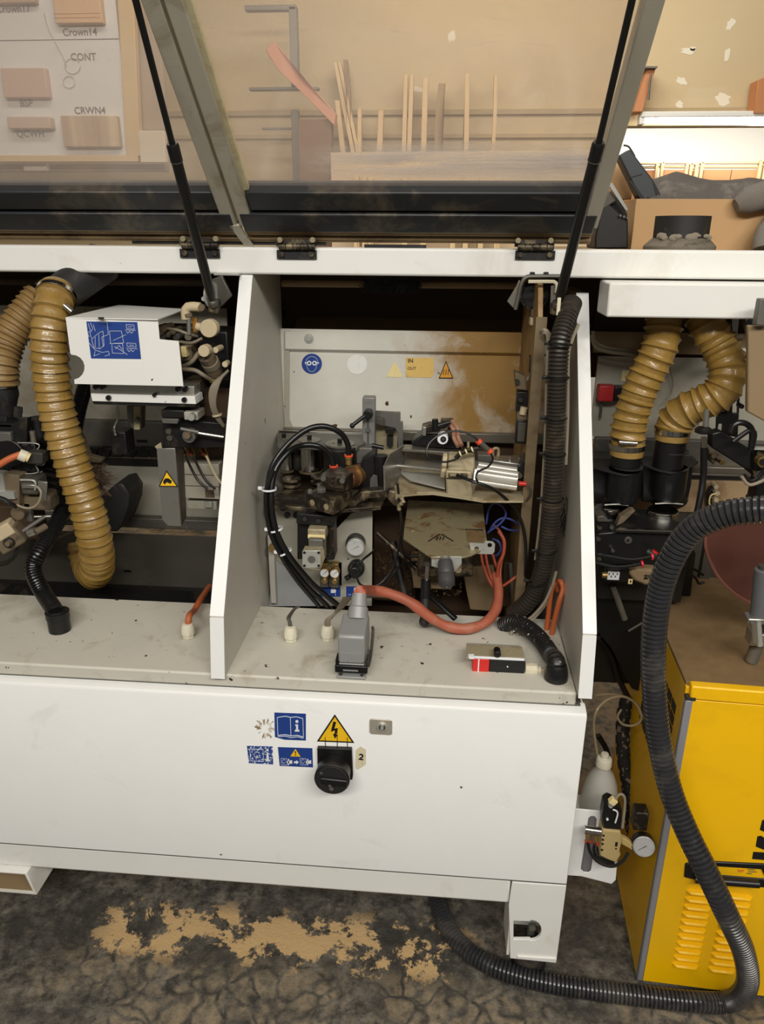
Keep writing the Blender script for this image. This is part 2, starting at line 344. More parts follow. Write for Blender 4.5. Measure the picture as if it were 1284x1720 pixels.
# ================================================================== SETTING
struct('floor', MB().box((-6, -3, -.05), (6, 7.2, 0)), floorm)
WY = 5.0
wb = struct('wall_back', MB().box((-6, WY, 2.155), (6, WY+.12, 4)).box((-6, WY, 0), (.86, WY+.12, 2.155)), wallm)
struct('ceiling', MB().box((-6, -3, 3.6), (6, 7.2, 3.65)), whitewall)
struct('wall_left', MB().box((-6.1, -3, 0), (-6, 7.2, 3.6)), wallm)
struct('wall_right', MB().box((6, -3, 0), (6.1, 7.2, 3.6)), wallm)
struct('wall_alcove', MB().box((.7, 6.0, 0), (6, 6.1, 2.6)), whitewall)
struct('trim_1', MB().box((-6, WY-.02, 2.215), (6, WY, 2.245)), M('trim_tan', (176, 156, 118), .7), bev=.004)
struct('trim_2', MB().box((-6, WY-.02, 2.09), (.86, WY, 2.115)), M('trim_tan_low', (186, 164, 122), .7), bev=.004)
struct('trim_3', MB().box((-6, WY-.03, 2.94), (6, WY, 3.02)), M('trim_pale', (226, 220, 206), .7), bev=.004)
spk = M('spackle', (232, 222, 200), .9, var=.04)
for x, y, a, b, r in [(1228, 40, 6, 13, .5), (1157, 85, 12, 6, 0), (1222, 92, 5, 12, .3), (1146, 136, 9, 6, .5), (1142, 176, 6, 6, 0), (1215, 165, 13, 11, .2), (1165, 82, 5, 4, 0), (700, 150, 10, 5, .4), (760, 60, 6, 10, .2)]:
    pts = []
    for k in range(14):
        t = 2*math.pi*k/14; q = 1+.3*random.uniform(-1, 1); u, v = a*math.cos(t)*q, b*math.sin(t)*q
        pts.append((x+u*math.cos(r)-v*math.sin(r), y+u*math.sin(r)+v*math.cos(r)))
    struct('spackle_patch', MB().ppoly(pts, WY-.002, .002), spk, wb)
fl = thing('fluorescent_light', 'long lit white fluorescent batten below the tan wall, upper right', 'lamp', at(1230, 200, Y=4.9))
part('housing', MB().pbox(1078, 186, 1420, 196, 4.86, .08), whitewall, fl, .006)
part('light_tube', MB().pbar((1084, 201, 4.9), (1420, 207, 4.9), .02), tube_em, fl)
part('end_cap', MB().pbox(1075, 193, 1084, 209, 4.87, .06), whitewall, fl, .004)
area('alcove_lamp', (2.0, 5.4, 2.1), 2.2, .1, 10, (2.2, 6.0, 1.95), (1, .97, .9))
# wooden door frames stacked in the alcove
for i, (x0, x1, y0) in enumerate([(1046, 1104, 272), (1108, 1154, 271), (1156, 1170, 273), (1174, 1276, 271), (1280, 1330, 268)]):
    g = 'cabinet door frames stacked in the bright alcove'
    f = thing('cabinet_frame', ['pale wooden frame at the left end, partly behind the hood bar', 'pale wooden frame above the peak of the grey cloth, left of centre', 'narrow pale wooden frame between the two wider ones', 'wide pale wooden frame with two orange panels above the cloth', 'pale wooden frame at the right edge of the photo, in the bright alcove'][i], 'wooden frame', at((x0+x1)/2, 330, Y=5.7), g)
    w = 5; m = MB()
    for yy in (y0, y0+7): m.pbox(x0, yy, x1, yy+4, 5.66+.02*(yy > y0), .04)
    m.pbox(x0, y0, x0+w, 345, 5.66, .04).pbox(x1-w, y0, x1, 345, 5.66, .04); part('frame', m, wood_l, f, .004)
    xm = (x0+x1)/2
    for a, b in ([(x0+w, xm-1), (xm+1, x1-w)] if x1-x0 > 80 else [(x0+w, x1-w)]): part('panel', MB().pbox(a, y0+14, b, 345, 5.69, .02), wood_o, f)
# brackets high on the wall
for pts, lab in [([(1089, 113), (1103, 112), (1080, 188), (1064, 188)], 'orange wooden bracket on the tan wall beside the hood bar'), ([(1274, 134), (1300, 124), (1300, 190), (1268, 190)], 'orange wooden bracket on the tan wall at the right edge')]:
    single('wooden_bracket', MB().ppoly(pts, WY-.16, .12), wood_o, lab, 'bracket', 'wooden brackets on the tan wall', .004)
single('bracket_shelf_strip', MB().pbox(1083, 111, 1105, 114, WY-.2, .18), cast, 'thin grey metal strip on top of the orange bracket beside the hood bar', 'bracket')
single('hanging_chain', MB().ptube([(1094, 125, WY-.2), (1092, 140, WY-.2), (1090, 168, WY-.2)], .006), cast, 'short dark chain hanging beside the orange bracket by the hood bar', 'chain')
# ---- loose strips of timber leaning on the wall, seen through the acrylic
def strip(a, b, w, lab, mt=wood_l, Y=4.7, name='timber_strip'):
    pa, pb = at(a[0], a[1], Y=Y+.15), at(b[0], b[1], Y=Y); hw = w*mpp(pb)/2; foot = Vector((pb.x+(pb.x-pa.x)*.6, Y-.12, 0))
    single(name, MB().poly([pa+Vector((-hw, 0, 0)), pa+Vector((hw, 0, 0)), pb+Vector((hw, 0, 0)), foot+Vector((hw, 0, 0)), foot+Vector((-hw, 0, 0)), pb+Vector((-hw, 0, 0))], (0, .05, 0)), mt, lab, 'timber', 'timber strips leaning on the wall', .003)
strip((563, 104), (592, 250), 7, 'pale strip leaning leftmost, in the cluster left of centre')
strip((570, 104), (600, 250), 6, 'pale strip leaning second in the cluster left of centre')
strip((580, 100), (585, 150), 7, 'short darker strip leaning behind the left cluster', M('brown_strip', (150, 122, 84), .7), 4.75)
strip((566, 168), (576, 258), 8, 'shorter pale strip standing in front of the left cluster', Y=4.6)
strip((604, 180), (604, 245), 7, 'faint pale upright strip right of the left cluster')
strip((640, 185), (638, 250), 9, 'faint pale upright strip left of the middle pair')
strip((682, 125), (679, 245), 7, 'pale upright strip, left one of the close middle pair')
strip((692, 124), (688, 240), 7, 'pale upright strip, right one of the close middle pair')
strip((715, 130), (712, 250), 9, 'pale upright strip right of the middle pair')
strip((743, 140), (738, 190), 12, 'dark short upright board right of the pale strips', M('brown_board', (160, 134, 96), .7))
strip((785, 122), (784, 230), 8, 'pale upright strip standing alone under a thin dark line')
strip((833, 125), (832, 190), 6, 'faint pale strip farthest right behind the acrylic')
single('plywood_sheet', MB().poly([at(556, 256, Y=4.36), at(1010, 252, Y=4.36), Vector((at(1010, 252, Y=4.36).x, 4.3, 0)), Vector((at(556, 256, Y=4.36).x, 4.3, 0))], (0, .02, 0)), M('tan_plywood', (214, 190, 154), .8, var=.04), 'wide tan sheet standing in front of the timber strips, behind the acrylic', 'sheet')
for i, x in enumerate((598, 612, 622, 680, 712, 762, 784, 810, 838)):
    strip((x, 292+i % 3*3), (x+1, 330), 9, Y=4.1, lab= 'pale timber end just above the dark rail, %s' % ['leftmost', 'second from the left', 'third from the left', 'fourth from the left', 'in the middle', 'fourth from the right', 'third from the right', 'second from the right', 'rightmost'][i], name='timber_end')
single('diagonal_beam', MB().poly([at(446, 84, Y=4.5), at(460, 68, Y=4.5), at(504, 124, Y=4.4), at(564, 190, Y=4.4), at(562, 212, Y=4.4), at(504, 152, Y=4.4), at(466, 116, Y=4.5)], (0, .08, 0)), M('pink_beam', (222, 158, 128), .6, dirt=(226, 196, 160), damt=.6, ds=2), 'pinkish wooden beam slanting down across the grey rack behind the acrylic', 'timber', bev=.004)
rk = thing('storage_rack', 'grey metal rack behind the acrylic, crossed by the slanting beam', 'rack', at(498, 330, Y=4.6)); rkm = M('rack_steel', (120, 116, 106), .5, .3)
part('upright', MB().pbox(487, 10, 500, 145, 4.6, .05).pbox(491, 184, 503, 330, 4.6, .05), rkm, rk, .003)
part('crossbar', MB().pbox(411, 8, 497, 17, 4.6, .05), rkm, rk, .003)
part('crossbar', MB().pbox(418, 146, 535, 151, 4.6, .05), rkm, rk, .003)
part('back_rail', MB().pbox(440, 214, 560, 217, 4.7, .03), rkm, rk)
single('pallet', MB().poly([at(500, 200, Y=4.42), at(556, 200, Y=4.42), Vector((at(556, 200, Y=4.42).x, 4.42, 0)), Vector((at(500, 200, Y=4.42).x, 4.42, 0))], (0, .1, 0)), M('dark_reddish_wood', (128, 96, 72), .8), 'dark reddish crate at the foot of the slanting beam', 'crate', bev=.004)  # plain dark reddish wood colour
# ---- sample board at the left, seen through the left hood
BY = 3.6
sb = thing('sample_board', 'white board of small wooden door samples in a tan wooden frame, upper left', 'display board', at(60, 262, Y=BY))
part('board', MB().pbox(-200, -80, 203, 261, BY+.02, .012), board_w, sb)
part('joint_line', MB().pbox(-200, 67.5, 200, 68.7, BY+.018, .003), ink, sb)
part('frame_rail', MB().pbox(-200, 261, 232, 272, BY, .04), wood_l, sb, .003)
part('frame_stile', MB().ppoly([(193, -80), (220, -80), (236, 262), (212, 262)], BY, .04), wood_l, sb, .003)
part('corner_block', MB().ppoly([(232, 219), (276, 219), (279, 273), (236, 273)], BY, .03), M('pale_block', (222, 206, 180), .7), sb, .003)
single('wall_batten', MB().ppoly([(215, -20), (262, -20), (282, 219), (232, 219)], BY+.05, .03), M('grey_board', (170, 150, 128), .7), 'greyish wooden board standing right of the framed sample board', 'board', bev=.003)
single('lower_batten', MB().pbox(-100, 275, 278, 288, BY+.1, .05), M('dim_timber', (150, 128, 108), .8, var=.3), 'dim horizontal timber below the sample board', 'timber', bev=.003)
single('lower_label_block', MB().pbox(39, 274, 79, 287, BY+.06, .03), M('pale_block_b', (216, 206, 190), .7), 'small pale block on the dim timber below the sample board', 'block', bev=.002)
smp = [(-20, -30, 56, 5, (184, 152, 128), 'small wooden sample cut off by the top left edge of the board'), (89, -30, 168, 39, (214, 176, 134), 'golden wooden door sample with grooves, top of the board'), (3, 114, 78, 164, (196, 164, 144), 'pinkish square-edged wooden sample at the left of the board'),
       (8, 196, 84, 216, (196, 170, 150), 'slim wooden bar sample, lower left of the board'), (104, 194, 198, 247, (176, 148, 126), 'wide banded wooden sample, lower right of the board')]
for i, (x0, y0, x1, y1, c, lab) in enumerate(smp):
    m = MB()
    if i == 3: m.pbox(x0+4, y0, x1, y1, BY-.03, .05)
    else: m.pbox(x0, y0, x1, y1, BY-.02, .04)
    w = M('sample_wood', c, .6, var=.05)
    if i == 4:
        t = NT('banded_wood'); n = t.noise(5, 3, .5, .2, t.mapv((3, .1, .1))); t.l(t.mix(t.ramp(n, .35, .65), lin((160, 132, 112)), lin((212, 188, 150))), t.b.inputs[0]); w = t.m
    o = single('wood_sample', m, w, lab, 'wood sample', 'door samples on the white board', .004)
    if i == 1:
        for yy in (22, 29): part('groove', MB().pbox(x0, yy, x1, yy+1, BY-.0215, .003), wood_o, o)
for s, x, y in [('Crown17', 22, 15), ('Crown14', 134, 54), ('CONT', 140, 96), ('BSP', 44, 174), ('CRWN4', 151, 186), ('QCWH', 51, 225)]:
    text('lettering', s, M('faded_print', (96, 90, 88), .6), sb, at(x, y, Y=BY+.017), .04, bold=.0004)
part('wire_outline', MB().ptube([(74, 22, BY+.015), (82, 50, BY+.015), (104, 92, BY+.015), (112, 112, BY+.015)], .0015).ptube([(p[0], p[1], BY+.015) for p in circ(122, 111, 13, 12)], .0015).ptube([(p[0], p[1], BY+.015) for p in circ(116, 138, 10, 12)], .0015), M('pencil', (176, 172, 168), .6), sb, label='faint looped lines')
# ================================================================== HOODS
HT = math.radians(40.6); HU = Vector((0, -math.cos(HT), math.sin(HT))); HN = Vector((0, math.sin(HT), math.cos(HT))); HP = Vector((0, 1.6, 1.53))
def hp(x, s, n=0): return HP+Vector((x, 0, 0))+HU*s+HN*n
def hbox(m, x0, x1, s0, s1, n0=0, n1=.01, x0b=None, x1b=None):
    x0b = x0 if x0b is None else x0b; x1b = x1 if x1b is None else x1b
    return m.add([hp(x0,s0,n0), hp(x1,s0,n0), hp(x1b,s1,n0), hp(x0b,s1,n0), hp(x0,s0,n1), hp(x1,s0,n1), hp(x1b,s1,n1), hp(x0b,s1,n1)],
        [(0,3,2,1),(4,5,6,7),(0,1,5,4),(1,2,6,5),(2,3,7,6),(3,0,4,7)])
HL = .95
gold = M('bar_edge_strip', (204, 194, 156), .5, dirt=(150, 120, 60), damt=.4, ds=20)
def hood(x0, x1, lab, am, org):
    h = thing('safety_hood', lab, 'machine hood', org, 'raised acrylic hoods of the machine')
    part('acrylic_pane', hbox(MB(), x0+.018, x1-.018, .145, HL, .006, .012), am, h)
    part('left_bar', hbox(MB(), x0, x0+.027, .066, HL, -.014, .02), frame_m, h, .0015)
    part('left_bar_strip', hbox(MB(), x0+.027, x0+.036, .15, HL, -.004, .005), gold, h)
    part('right_bar', hbox(MB(), x1-.027, x1, .066, HL, -.014, .02), frame_m, h, .0015)
    part('top_rail', hbox(MB(), x0, x1, HL-.03, HL, -.01, .02), frame_m, h, .0015)
    part('upper_rail', hbox(MB(), x0+.03, x1-.027, .106, .152, -.012, .02), rail_blk, h, .003)
    part('lower_rail', hbox(MB(), x0+.006, x1-.006, .052, .1, -.016, .02), rail_blk, h, .003)
    part('upper_rail_lip', hbox(MB(), x0+.03, x1-.027, .1, .106, 0, .02), black_c, h)
    gm = M('dusty_groove_rail', (156, 130, 92), .6, .0, var=.3, dirt=(60, 44, 26), damt=.5, ds=12)
    for k in range(4): part('grooved_strip', hbox(MB(), x0+.004, x1-.004, .012+k*.01, .018+k*.01, -.006-.003*(k % 2), .02), gm, h, .001)
    part('groove_back', hbox(MB(), x0+.004, x1-.004, .006, .052, .004, .02), brown_dk, h)
    return h
hood(-.412, .279, 'raised clear hood in the middle, panes framed by a grey-tan bar on each side', acr1, (-.4, 1.6, 1.53))
hL = hood(-1.4, -.418, 'raised clear hood on the left in front of the white sample board', acr0, (-.9, 1.6, 1.53))
part('corner_tab', MB().poly([hp(-.433, .07, -.016), hp(-.413, .07, -.016), hp(-.405, .03, -.016), hp(-.396, .0, -.016), hp(-.412, .0, -.016)], HN*.006), frame_m, hL)
# ================================================================== MACHINE BODY
mc = thing('edge_banding_machine', 'long white woodworking machine standing open across the photo', 'machine', (0, 1.2, 0))
YF = 1.2; ZD = .748; XL = -1.75; XE = .288
part('deck', MB().box((XL, YF+.012, ZD-.028), (.268, 1.5, ZD)), deck_p, mc, .004, label='dirty white worktop stained brown')
part('deck_flange', MB().box((XL, YF+.018, ZD-.04), (XE-.01, YF+.1, ZD-.029)), cast, mc)
dp = part('front_door', MB().poly([(XL, YF-.003, .297), (XL, YF-.003, .705), (XL, YF+.001, .711), (XL, YF+.022, .7165), (XL, YF+.03, .7165), (XL, YF+.03, .297)], (XE-XL, 0, 0)), door_white, mc, .0015, label='smooth white front panel')
part('door_seam', MB().box((XL, YF+.004, .288), (XE, YF+.03, .297)), cast, mc)
part('base_rail', MB().box((XL, YF+.006, .222), (.176, YF+.08, .29)), white, mc, .006)
part('end_sheet', MB().box((XE-.004, YF+.03, .07), (XE, 1.8, ZD-.04)), white, mc, .001)
part('rear_sheet', MB().box((XL, 1.84, .22), (XE, 1.86, .74)), dgrey, mc)
dw = [(863, 1547), (891, 1548)]+circ(893, 1563, 17, 8, -90, 90)+[(891, 1578), (863, 1578)]
leg = part('leg', MB().ppoly([(861, 1482), (952, 1488), (935, 1618), (857, 1610), (855, 1521)], YF+.002, .008, [dw]), white, mc, .0015)
part('leg_side', MB().box((.283, YF+.01, .066), (.288, 1.3, .29)).box((.18, YF+.01, .07), (.186, 1.3, .29)).box((.186, 1.29, .07), (.283, 1.3, .29)), white, leg)
part('leg_weld', MB().bar(at(870, 1607, Y=YF), at(935, 1611, Y=YF), .004, .004), white, leg)
lb = at(893, 1562, Y=1.25); part('levelling_bolt', MB().cyl(lb+Vector((0, 0, -.05)), lb+Vector((0, 0, .01)), .009, seg=10).lathe(at(895, 1560, Y=1.22), (0, 1, 0), [(0, .008), (.01, .009)], 6), cast, leg)
ft = at(885, 1628, Z=0); part('rubber_foot', MB().lathe((.236, 1.245, 0), (0, 0, 1), [(0, .036), (.02, .038), (.05, .034), (.075, .03)], 28), rubber, leg, .002)
# fork pocket at the lower left
m = MB(); a = at(0, 1466, Y=1.19); b = at(62, 1503, Y=1.19); x0, x1, z0, z1 = -1.1, b.x, b.z, a.z+.004
m.poly([(x0, 1.19, z0), (x1, 1.19, z0), (x1-.014, 1.19, z1), (x0, 1.19, z1)], (0, .34, 0), [[(x0+.006, 1.19, z0+.005), (x1-.007, 1.19, z0+.005), (x1-.019, 1.19, z1-.004), (x0+.006, 1.19, z1-.004)]])
part('fork_pocket', m, white, mc, .0008, label='open square steel tube under the base rail')
part('pocket_dust', MB().box((-1.1, 1.195, z0+.0052), (x1-.008, 1.51, z0+.0065)), brown_lt, mc)
part('fork_pocket_back', MB().box((-1.1, 1.52, z0), (x1, 1.53, z1)), brown_lt, mc)
# divider panels
def divider(x0, x1, lab, edge, ytop=1.577, ztop=1.469):
    pr = [(1.2, ZD), (1.203, .735), (1.222, .868), (ytop, ztop), (1.84, ztop), (1.84, .60), (1.505, .60), (1.505, ZD)]
    pr = [(1.2, ZD-.002), (1.222, .868), (ytop, ztop), (1.84, ztop), (1.84, .60), (1.502, .60), (1.502, ZD-.002)]
    return part('divider_panel', MB().poly([(x0, y, z) for y, z in pr], (x1-x0, 0, 0)), side_p, mc, .0015, label=lab)
def edge_strip(x0, x1, ytop, ztop, par):
    d = Vector((0, ytop-1.222, ztop-.868)).normalized(); n = Vector((0, d.z, -d.y))*-.0012
    part('edge_facing', MB().poly([Vector((x0, 1.222, .869)), Vector((x1, 1.222, .869)), Vector((x1, ytop, ztop)), Vector((x0, ytop, ztop))], n), door_white, par)
    part('edge_facing', MB().poly([(x0, 1.2, ZD-.002), (x1, 1.2, ZD-.002), (x1, 1.222, .866), (x0, 1.222, .866)], (0, -.0012, 0)), door_white, par)
    part('paint_chips', MB().box((x0+.006, ytop-.004, ztop-.012), (x0+.010, ytop-.0055+.001, ztop-.009)), ink, par) if x0 < 0 else None
d1 = divider(-.428, -.401, 'left upright divider, angled front edge, stained inner face', 0); edge_strip(-.428, -.401, 1.577, 1.469, d1)
d2 = divider(.268, .293, 'right upright divider with a bright white front edge', 0, 1.644, 1.437); edge_strip(.268, .293, 1.644, 1.437, d2)
# beams
part('upper_beam', MB().box((-1.9, 1.575, 1.4705), (1.2, 1.64, 1.524)), white, mc, .005, label='square white beam carrying the hinges')
part('right_cover_beam', MB().box((.305, 1.5, 1.403), (.64, 1.6, 1.467)), white, mc, .004, label='deeper white box under the beam, right part')
part('added_shade_cover', MB().box((-1.9, 1.64, 1.50), (1.2, 2.1, 1.515)), brown_lt, mc)  # unseen sheet added behind the beam to shade the bays
part('rear_upper_panel', MB().box((-1.9, 2.0, 1.2), (1.2, 2.01, 1.5)), brown_dk, mc)  # dark panel: shaded void under the beam put into the colour
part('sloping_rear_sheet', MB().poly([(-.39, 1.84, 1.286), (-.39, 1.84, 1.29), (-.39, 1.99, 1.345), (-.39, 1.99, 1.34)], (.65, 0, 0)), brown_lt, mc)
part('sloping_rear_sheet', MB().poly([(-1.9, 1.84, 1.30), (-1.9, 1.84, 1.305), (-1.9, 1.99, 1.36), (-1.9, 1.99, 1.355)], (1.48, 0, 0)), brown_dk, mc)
part('gap_filler', MB().pbox(222, 405, 548, 411, 1.59, .03), black, mc, label='dark strip between hood and beam')
part('gap_filler', MB().pbox(612, 411, 716, 416, 1.59, .03), black, mc)
# hinges
for i, (x, y) in enumerate([(336, 416), (499, 418), (900, 419)]):
    h = part('hinge', MB().pbox(x-34, y+2, x+33, y+17, 1.569, .004), black, mc, .0008, label='dark steel hinge with round knuckles')
    mm = MB()
    for k in range(5): mm.pbar((x-30+k*12.4, y-4, 1.562), (x-19+k*12.4, y-4, 1.562), .0068, 12)
    mm.pbox(x-35, y-16, x+32, y-4, 1.566, .004); part('hinge_knuckles', mm, grime, h)
    for sx in (-26, 24): part('hinge_screw', MB().pcyl(x+sx, y+9, 4.5, 1.564, .005, 12), grime, h)
    for sx in (-29, 26): part('hinge_bolt', MB().pcyl(x+sx, y-15, 4.5, 1.553, .012, 12), glue, h)
# -------- back sheets of the bays
YB = 1.82
part('back_sheet', MB().pbox(458, 556, 958, 726, YB, .008), stained, mc, label='grey back sheet stained yellow-brown on its right')
part('back_sheet_fold', MB().poly([at(479, 556, Y=YB-.012), at(479, 586, Y=YB-.012), at(479, 591, Y=YB), at(479, 556, Y=YB)], (.63, 0, 0)), stained, mc, .001)
part('sheet_bolt', MB().pcyl(519, 569, 5, YB-.018, .01, 6).pcyl(519, 569, 8, YB-.014, .004), zinc, mc)
part('back_sheet_edge', MB().poly([at(478, 556, Y=YB-.005), at(486, 556, Y=YB-.005), at(486, 705, Y=YB-.005), at(492, 718, Y=YB-.005), at(478, 722, Y=YB-.005)], (0, .004, 0)), grey_p, mc)
part('upper_rail', MB().pbox(466, 726, 958, 741, 1.8, .05), rail_m, mc, .002)
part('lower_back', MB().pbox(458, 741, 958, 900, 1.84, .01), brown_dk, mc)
part('lower_back', MB().box((-.40, 1.78, .55), (.268, 1.79, 1.0)), brown_dk, mc)  # dark plate put in for the bay's interior darkness
part('bay_floor', MB().box((-.40, 1.5, .60), (.268, 1.84, .61)), brown_dk, mc)  # dark pan, interior shade put into its colour
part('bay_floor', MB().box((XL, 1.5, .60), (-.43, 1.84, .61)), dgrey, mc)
part('pipe', MB().pbar((474, 476, 1.72), (868, 480, 1.72), .0075), brown_lt, mc, label='dusty pipe under the beam')
part('pipe', MB().pbar((-60, 471, 1.74), (345, 474, 1.74), .009), brown_dk, mc)
# left bay sheets
part('left_back_sheet', MB().pbox(-90, 515, 386, 704, YB, .008), grey_p, mc)
part('left_mid_sheet', MB().pbox(-90, 706, 386, 750, 1.8, .03), cast, mc, .002)
for k in range(14):
    part('track_pad', MB().ppoly([(118+k*22+6, 752), (118+k*22+25, 753), (118+k*22+20, 769), (118+k*22, 768)], 1.775, .02), black, mc, .0015)
part('track_rail', MB().pbox(-90, 768, 386, 779, 1.79, .03), ink, mc)
part('left_low_sheet', MB().pbox(-90, 780, 386, 866, 1.8, .02), grey_p, mc, .002)
part('left_ledge', MB().pbox(-90, 867, 386, 884, 1.775, .05), cast, mc, .003)
part('left_dark_sheet', MB().poly([at(-90, 884, Y=1.74), at(-90, 884, Y=1.745), (at(-90, 884, Y=1.745).x, 1.74, .62), (at(-90, 884, Y=1.74).x, 1.735, .62)], (1.05, 0, 0)), dgrey, mc)
part('left_dark_lip', MB().pbox(-90, 985, 386, 1015, 1.66, .02), black, mc)
part('sheet_slot', MB().pbox(230, 739, 247, 743, 1.798, .004), ink, mc)
part('sheet_slot', MB().pbox(208, 958, 220, 961, 1.735, .004), ink, mc)
# right bay sheets
part('right_back_sheet', MB().pbox(998, 602, 1400, 738, YB, .008), grey_p, mc)
part('right_upper_void', MB().pbox(998, 528, 1400, 560, 1.9, .01), brown_dk, mc)  # dark sheet stands for the shaded space above the grey back sheet
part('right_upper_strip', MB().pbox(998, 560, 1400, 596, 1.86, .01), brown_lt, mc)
part('right_mid_sheet', MB().pbox(998, 741, 1400, 786, 1.8, .02), cast, mc, .002)
part('right_rail', MB().pbox(1150, 787, 1400, 798, 1.78, .03), rail_m, mc, .002)
part('right_rail_gap', MB().pbox(998, 799, 1400, 808, 1.80, .02), ink, mc)
part('right_tan_sheet', MB().pbox(998, 808, 1400, 862, 1.79, .02), M('tan_stained_sheet', (176, 148, 112), .55, dirt=(110, 76, 44), damt=.5, ds=7), mc, .002)
part('right_low_sheet', MB().pbox(998, 862, 1400, 1012, 1.8, .02), dgrey, mc)
part('right_table_column', MB().pbox(1001, 980, 1078, 1148, 1.62, .2), black, mc, .003)
part('right_side_beam', MB().ppoly([(1258, 547), (1300, 547), (1300, 716), (1256, 692)], 1.46, .015), brown_lt, mc, .003)
part('right_cover_plate', MB().pbox(1274, 502, 1300, 547, 1.44, .02), cast, mc, .002)
# side plate inside the middle bay
part('side_plate', MB().poly([(.178, y, z) for y, z in [(1.52, .76), (1.52, 1.40), (1.56, 1.46), (1.82, 1.46), (1.82, .62), (1.53, .62)]], (.010, 0, 0)), M('stained_side_plate', (150, 118, 72), .55, var=.2, dirt=(86, 60, 32), damt=.7, ds=6), mc, .001, label='brown stained side plate')
part('side_plate_edge', MB().box((.174, 1.513, .78), (.196, 1.522, 1.40)), M('side_plate_edge_paint', (112, 96, 70), .5, dirt=(80, 60, 36), damt=.5, ds=9), mc, .001)
# ================================================================== HOSES AND THINGS IN THE BAYS
def ribbed(pts, r, pitch, amp, seg=24, kind='duct', raw=False, sub=5):
    P = [Vector(p) if raw else at(p[0], p[1], Y=p[2]) for p in pts]
    DP = [1.4, -.3, -.8, -.9, -.7, -.1] if sub == 9 else [-1, -.5, -.1, .3, .8, 1.2]
    def rf(i, L):
        if kind == 'duct': return r+amp*.6*DP[i % 6]+.0007*math.sin(i*1.7)
        return r+amp*(-.5 if i % 4 == 0 else .5)
    return MB().tube(P, r, seg, n=16, rf=rf, step=pitch/(6 if kind == 'duct' else 4))
def band(p, ax, r, w=.009, t=.0015, seg=28): return MB().lathe(Vector(p)-Vector(ax).normalized()*w/2, ax, [(0, r), (0, r+t), (w, r+t), (w, r)], seg, caps=False)
def V(x, y, Y): return at(x, y, Y=Y)
# ---------- left bay ducts
h = thing('yellow_duct', 'long mustard ribbed duct hanging down left of the white cover, curling up at its foot', 'hose', V(160, 980, 1.5), 'mustard ribbed dust ducts')
part('duct_wall', ribbed([(97, 486, 1.56), (88, 515, 1.52), (83, 570, 1.5), (87, 640, 1.5), (101, 712, 1.5), (125, 790, 1.5), (147, 855, 1.5), (160, 910, 1.51), (164, 945, 1.54), (160, 962, 1.575), (152, 958, 1.62), (143, 935, 1.655), (139, 910, 1.67)], .0365, .0205, .0042, 30), duct, h)
part('hose_clamp', band(V(94, 498, 1.54), V(88, 515, 1.52)-V(97, 486, 1.56), .04), steel, h, label='silver band clamp'); part('clamp_screw', MB().cyl(V(108, 513, 1.5), V(121, 524, 1.5), .006, seg=12), steel, h)
h = thing('yellow_duct', 'mustard ribbed duct curving down at the left edge of the photo', 'hose', V(10, 645, 1.58), 'mustard ribbed dust ducts')
part('duct_wall', ribbed([(70, 497, 1.66), (50, 520, 1.64), (28, 548, 1.62), (10, 580, 1.6), (2, 612, 1.58), (2, 642, 1.58)], .036, .013, .004, 30), duct_d, h)
part('hose_clamp', band(V(2, 646, 1.58), (0, 0, 1), .037, .008), steel, h)
h = thing('duct_branch', 'black rubber branch pipe under the beam feeding both left ducts', 'pipe', V(120, 490, 1.58))
part('branch_pipe', MB().cyl(V(172, 440, 1.66), V(104, 492, 1.57), .043, .038, 28), rubber, h); part('branch_pipe', MB().cyl(V(118, 462, 1.68), V(76, 495, 1.65), .034, .036, 24), rubber, h)
h = thing('duct_spigot', 'dark tapered spigot below the clamp of the duct at the left edge', 'pipe', V(2, 700, 1.58))
part('spigot_pipe', MB().lathe(V(2, 650, 1.58), (0, 0, -1), [(0, .034), (.02, .034), (.03, .03), (.05, .024), (.08, .02)], 24), rubber, h); part('spigot_flange', MB().lathe(V(2, 697, 1.58), (0, 0, -1), [(0, .03), (.006, .03)], 24), cast, h)
# black corrugated hose with cuff on the deck
h = thing('black_corrugated_hose', 'black corrugated hose bending down into a cuff on the left worktop', 'hose', at(101, 1062, Z=ZD+.001))
cb = at(101, 1058, Z=ZD+.001)
part('hose_wall', ribbed([V(146, 640, 1.68), V(132, 690, 1.68), V(116, 780, 1.66), V(108, 845, 1.56), V(92, 885, 1.5), V(68, 925, 1.44), V(56, 950, 1.42), V(60, 972, 1.405), V(74, 998, 1.39), V(90, 1022, cb.y+.01), cb+Vector((-.004, 0, .04))], .0165, .0062, .0026, 22, 'flex', True, 4), hoseblk, h)
part('cuff', MB().lathe(cb, (0, 0, 1), [(0, .0225), (.03, .023), (.031, .0245), (.045, .0245), (.046, .02), (.048, .018)], 28), black_c, h)
# hood white cover box
h = thing('white_cover', 'white sheet cover with a notched outline and a blue diagram sticker', 'cover', V(210, 645, 1.45))
nt = [(110, 533), (265, 536), (268, 570), (300, 573), (308, 649), (125, 645), (124.6, 637)]+circ(121, 617, 21, 8, 78, -92)+[(118, 594)]
part('front_plate', MB().ppoly(nt, 1.45, .003), white, h, .0008)
zc = at(110, 533, Y=1.45).z
part('top_plate', MB().poly([at(110, 533, Z=zc), at(265, 536, Z=zc), at(312, 519, Z=zc), at(200, 512, Z=zc), at(165, 520, Z=zc)], (0, 0, -.002)), white, h)
part('top_slot', MB().poly([at(165, 533, Z=zc+.0003), at(175, 533, Z=zc+.0003), at(174, 536.5, Z=zc+.0003), at(165, 536.5, Z=zc+.0003)], (0, 0, .0004)), ink, h)
part('side_plate', MB().poly([V(308, 649, 1.453), V(301, 574, 1.453), V(301, 574, 1.5), V(308, 649, 1.52)], (-.002, 0, 0)), brown_lt, h)
